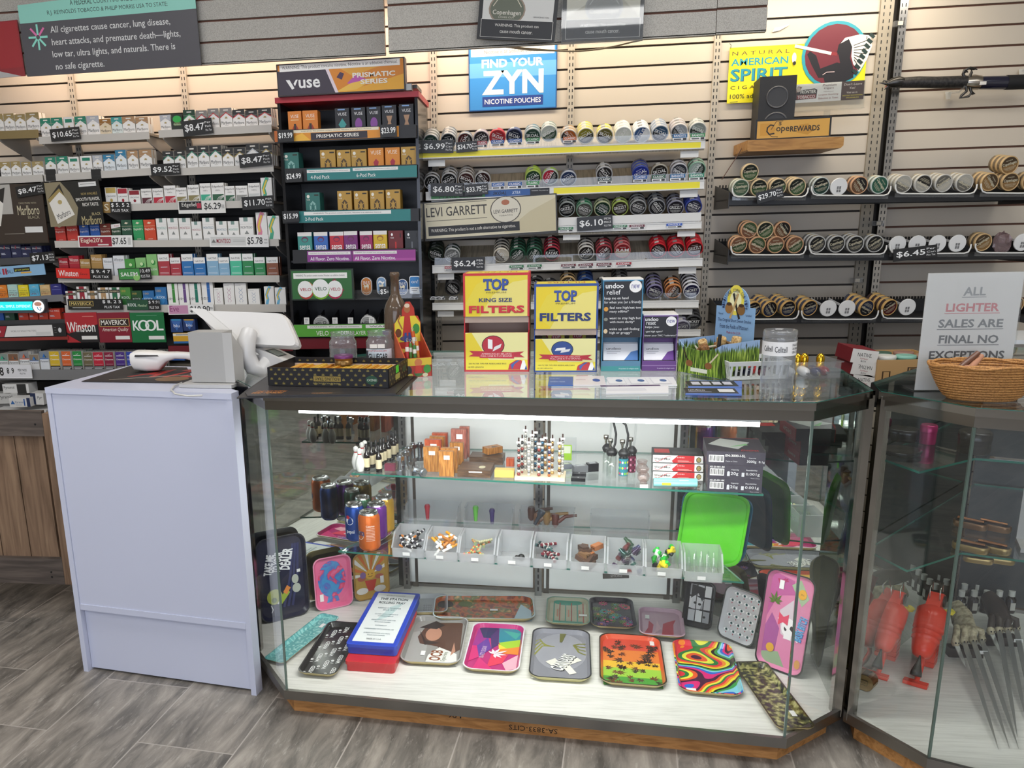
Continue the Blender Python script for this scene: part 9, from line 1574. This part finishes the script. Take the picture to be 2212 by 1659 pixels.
# big silicone trays hanging at the mirror end
def sili(lab,K,pts,Y,col,dz=0):
    q = [at(*K(x,y),Y+dy) for x,y,dy in pts]; o = sum(q,Vector())/4; q = [v-o for v in q]; t = thing('silicone_tray',lab,'silicone tray',T(*o),'silicone trays'); n_ = (q[1]-q[0]).cross(q[3]-q[0]).normalized()
    if n_.y > 0: n_ = -n_
    ou = rquad(q,.045,6); inn = [v*.93 for v in ou]; mm_ = M(col,.35); b = B(); b.rings([[v*.9-n_*.016 for v in ou],ou,inn,[v*.9-n_*.010 for v in ou]],mm_,cap0=True,cap1=True); b.obj('body',t); b = B(); b.rings([[v+n_*.0015 for v in ou],[v*.985+n_*.003 for v in ou],[v*.955+n_*.001 for v in ou]],M(col,.3),cap0=False,cap1=False); b.obj('rim',t)
f7 = crop(1430,1030,.42)
sili('teal silicone tray tucked behind the bright green one',f7,[(70,440,.03),(420,455,-.04),(480,115,-.02),(110,60,.05)],2.73,'1f6a84')
sili('bright green silicone tray hanging below the dark scale boxes',f7,[(62,440,.0),(400,470,-.07),(465,105,-.05),(120,62,.02)],2.70,'5ac81c')
# ================================================================ inside the second case
ZA,ZB = .80,.53
c2m = Vector((sum(p.x for p in HEX2)/6,sum(p.y for p in HEX2)/6,0)); in2 = [Vector((*p,0)) for p in off(HEX2,.03)]
for i,z in enumerate((ZA,ZB)):
    t = thing('glass_shelf','dark %s glass shelf inside the unlit case' % ('upper','lower')[i],'glass shelf',None,'glass shelves'); k = .16
    pl = [in2[6],in2[6].lerp(in2[1],.5),in2[1].lerp(in2[5],.3),in2[2].lerp(in2[4],.35),in2[4],in2[5]]
    B().prism([(p.x,p.y) for p in pl],z-.006,z,GLASS,side=GEDGE).obj('pane',t)
def z2(px,py,z): return atz(px,py,z)
RG = M('e8402c',.3)
def gun(px,py,lab,s=1,rz=0):
    p = z2(px,py,ZD); t = thing('toy_ray_gun',lab,'toy gun',T(p.x,p.y,ZD+.001,rz) @ Matrix.Scale(s,4),'red ray guns')
    b = B(); b.lathe([(.012,0),(.024,.006),(.03,.02),(.036,.05),(.034,.055),(.040,.06),(.040,.066),(.036,.07),(.042,.078),(.042,.084),(.038,.088),(.044,.096),(.044,.102),(.046,.13),(.046,.16),(.03,.175)],RG,20,(0,-.055,.085),(0,.72,.69)); b.obj('barrel',t)
    b = B(); b.prism([(-.035,.12),(.02,.11),(.09,.17),(.125,.235),(.085,.255),(.03,.22)],-.02,.02,RG,FR((0,0,0),(0,1,0),(0,0,1))); b.obj('housing',t)
    b = B()
    for k in range(9): b.box(-.022,.06+.004*math.sin(k),.004+k*.017,.022,.115,.004+k*.017+.014,RG)
    b.box(-.02,.065,.0,.02,.11,.16,RG); b.obj('grip',t)
    b = B(); b.tube([(0,-.02,.075),(0,-.012,.045),(0,-.035,.022),(0,-.075,.008)],.008,RG,8); b.box(-.034,-.092,0,.034,-.068,.012,RG); b.obj('foot_stand',t)
    b = B(); b.lathe([(.001,-.03),(.006,-.005),(.007,0),(.016,.03),(.017,.042),(.012,.043)],M('2a2828',.3),14,(0,-.075,.075),(0,-.55,-.83)); b.obj('nozzle',t)
    b = B()
    for x in (-.014,.014): b.tube([(x,.06,.24),(x,.05,.275),(x,.09,.29),(x,.10,.255)],.0018,M('b8b4ac',.25,1),6)
    b.obj('wire_sight',t); b = B(); b.cyl((.02,.10,.19),(.045,.10,.19),.008,'e8d82c',10); b.cyl((.04,.10,.19),(.045,.10,.20),.012,'e8d82c',10); b.obj('yellow_knob',t)
    b = B(); b.cyl((.0205,.095,.225),(.026,.095,.225),.018,'2a2422',14); b.obj('wheel',t)
gun(1908,1442,'red toy ray gun farther back in the unlit case',.9,R(-34)); gun(1990,1458,'red toy ray gun nearest the glass with a black nozzle',.95,R(-34))
# clawed hands
BONE = noisemat('old_bone',[(.35,'8a7d64'),(.6,'c8bc9c')],(60,60,60),1,3,.6); BLADE = M('c8c8c6',.38,.85); DKB = M('3a2f28',.5)
for h_,(fx,fy,tips,wr,lb) in enumerate(((2085,1420,[(2137,1622),(2156,1622),(2180,1620)],(2060,1372),'bone coloured claw hand with four long blades, nearer the guns'),(2160,1395,[(2178,1592),(2197,1595),(2216,1560)],(2130,1350),'darker claw hand with long blades, beside the first'))):
    o = z2(fx,fy,ZD); t = thing('claw_hand',lb,'claw hand',T(o.x,o.y,ZD+.001),'claw hands'); w_ = z2(*wr,ZD)-o
    b = B(); b.tube([(w_.x,w_.y+.02,.10),(w_.x*.5,w_.y*.5+.01,.095),(0,0,.075)],[.022,.034,.03],DKB if h_ else BONE,12,.55); b.obj('palm',t)
    for k in range(4):
        kx = -.045+.03*k; kn = Vector((kx,-.02+.01*k,.06))
        b = B(); b.tube([(kx*.5,.03,.09),(kx*.8,.0,.092),kn],[.009,.010,.011],BONE if not h_ else DKB,8); b.sph(kn,.0125,BONE,10,(1,1.1,1.25)); b.sph(kn+Vector((-.004,-.011,.003)),.003,'k',6); b.sph(kn+Vector((.004,-.011,.003)),.003,'k',6); b.obj('finger',t)
        tp = (z2(*tips[min(k,2)],ZD)-o) if k else Vector((kx+.0,-.09,.0)); tp.x += 0 if k != 3 else .022; tp.z = .004
        if k == 0: tp = Vector((kx+.01,-.075,.006))
        d = tp-kn; sd = Vector((-d.y,d.x,0)).normalized(); b = B(); wd = .0075; up = sd.cross(d).normalized()*.0018
        vs = [kn+sd*wd*.8,kn-sd*wd*.8,kn+d*.12+sd*wd,kn+d*.12-sd*wd,kn+d*.75+sd*wd*.6,kn+d*.75-sd*wd*.6,tp]
        b.add([v+up for v in vs]+[v-up for v in vs],[(0,2,3,1),(2,4,5,3),(4,6,5),(7,8,10,9),(9,10,12,11),(11,12,13),(0,7,9,2),(2,9,11,4),(4,11,13,6),(1,3,10,8),(3,5,12,10),(5,6,13,12)],BLADE); b.obj('blade',t)
    b = B(); b.box(-.05,-.005,.0,.05,.03,.03,DKB); b.obj('rest',t)
    b = B(); b.box(.004,-.062,.044,.03,-.0612,.055,'f0efec'); b.obj('price_sticker',t)
# lighter tins
TIN = M('a08a5c',.3,.9); TIN2 = M('8a6a50',.3,.9); CUP = M('b07a54',.2,1)
def tin(px,py,z,lab,rz,m_,s=1,lidded=False):
    p = z2(px,py,z); t = thing('lighter_tin',lab,'lighter tin',T(p.x,p.y,p.z+.0008,rz) @ Matrix.Scale(s,4),'bronze lighter tins'); q = [(x-.045,y-.018) for x,y in rr(.09,.036,.0175)]; L_ = lambda P_,zz: [(x,y,zz) for x,y in P_]
    b = B(); b.rings([L_([(x*.94,y*.9) for x,y in q],0),L_(q,.004),L_(q,.012),L_(q,.018),L_([(x*.95,y*.92) for x,y in q],.019)],m_); b.obj('body',t)
    if not lidded: b = B(); b.prism([(x*.9,y*.85) for x,y in q],.0192,.0196,'1c1a18'); b.obj('lining',t); b = B(); b.tube([(-.034,0,.024),(.034,0,.024)],[.006,.0045],CUP,10); b.obj('lighter',t)
for i,(x,y,z,rz,m_) in enumerate(((2095,1140,ZB,-.7,TIN2),(2145,1145,ZB,-.7,TIN2),(2095,1190,ZB,-.7,TIN),(2142,1192,ZB,-.7,TIN))):
    tin(x,y,z,'bronze lighter tin with a lighter on top, %s on the lower dark shelf' % ORD[i],rz,m_)
for i,(x,y) in enumerate(((2112,1215),(2158,1216))): tin(x,y,ZB-.03,'closed bronze tin, %s under the open tins' % ('first','second')[i],-.4,TIN,.8,True)
p = z2(1868,1462,ZD+.04); t = thing('clipper_tin','rounded gold tin stamped with a framed name near the post','lighter tin',T(p.x,p.y+.01,ZD+.001,R(-40))); b = B(); b.rings([[(x-.035,-.02*s,y) for x,y in rr(.07,.05,.022)] for s in (.9,1,-1,-.9)],M('b08e60',.32,.8)); b.obj('body',t); b = B(); f_ = FR((-.026,-.0206,.014),(1,0,0),(0,0,1)); b.poly(f_,[(.008,.004),(.046,.004),(.046,.020),(.008,.020)],M('3a2c1c'),1); b.poly(f_,[(.0095,.0055),(.0445,.0055),(.0445,.0185),(.0095,.0185)],M('b08e60',.32,.8),2); b.text(f_,'CLIPPER',.027,.012,.03,.007,M('3a2c1c'),3); b.obj('stamp',t)
BB = None
for i in range(16):
    x,y = 2072+27*(i % 5)+6*(i//5),1322-15*(i//5); p = z2(x,y,ZD)
    lb = 'dark little bottle with a grey cap standing behind the claws, %s' % ORD[i]
    if not BB:
        BB = thing('small_bottle',lb,'bottle',T(p.x,p.y,ZD+.001),'dark little bottles'); b = B(); b.lathe([(.016,0),(.016,.05),(.008,.06)],M('241c18',.15),12); b.obj('body',BB); b = B(); b.lathe([(.0105,.06),(.0105,.08)],M('d0cec8',.4),12); b.obj('cap',BB); b = B(); b.box(-.008,-.0165,.012,.008,-.0161,.04,'c8c4bc'); b.obj('label',BB)
    else: dup(BB,T(p.x,p.y,ZD+.001),lb)
def cyl2(px,py,z,r,h_,col,lab,name,cat,metal=.0):
    p = z2(px,py,z); t = thing(name,lab,cat,T(p.x,p.y+r,z+.0008)); b = B(); b.lathe([(r*.96,0),(r,.004),(r,h_*.62)],M(col,.25,metal),22); b.obj('body',t); b = B(); b.lathe([(r*1.03,h_*.63),(r*1.03,h_*.94),(r*.9,h_)],M(col,.25,metal),22); b.obj('lid',t)
cyl2(2010,962,ZA,.022,.055,'a0245c','magenta round tin on the upper dark shelf','round_tin','tin',.4); cyl2(1968,958,ZA,.036,.035,'2c2a2a','wide black round case on the upper dark shelf','round_case','case'); cyl2(2118,985,ZA,.04,.06,'2c2a28','large black drum case beside the case corner','round_case','case'); cyl2(1962,990,ZA,.05,.012,'262424','flat black dish in front of the wide round case','round_dish','dish')
p = z2(2195,1200,ZB); t = thing('display_rack','pale grey angled display rack at the end of the dark shelf','display rack',T(p.x+.02,p.y+.02,ZB+.001,R(-20))); B().box(0,0,0,.1,.10,.012,M('a8a6a4',.4)).obj('base',t); b = B(); b.prism([(0,.012),(.1,.012),(.1,.12),(.07,.16),(0,.16)],0,.004,M('b0aeac',.4),FR((0,.09,0),(1,0,0),(0,0,1))); b.obj('back_panel',t)
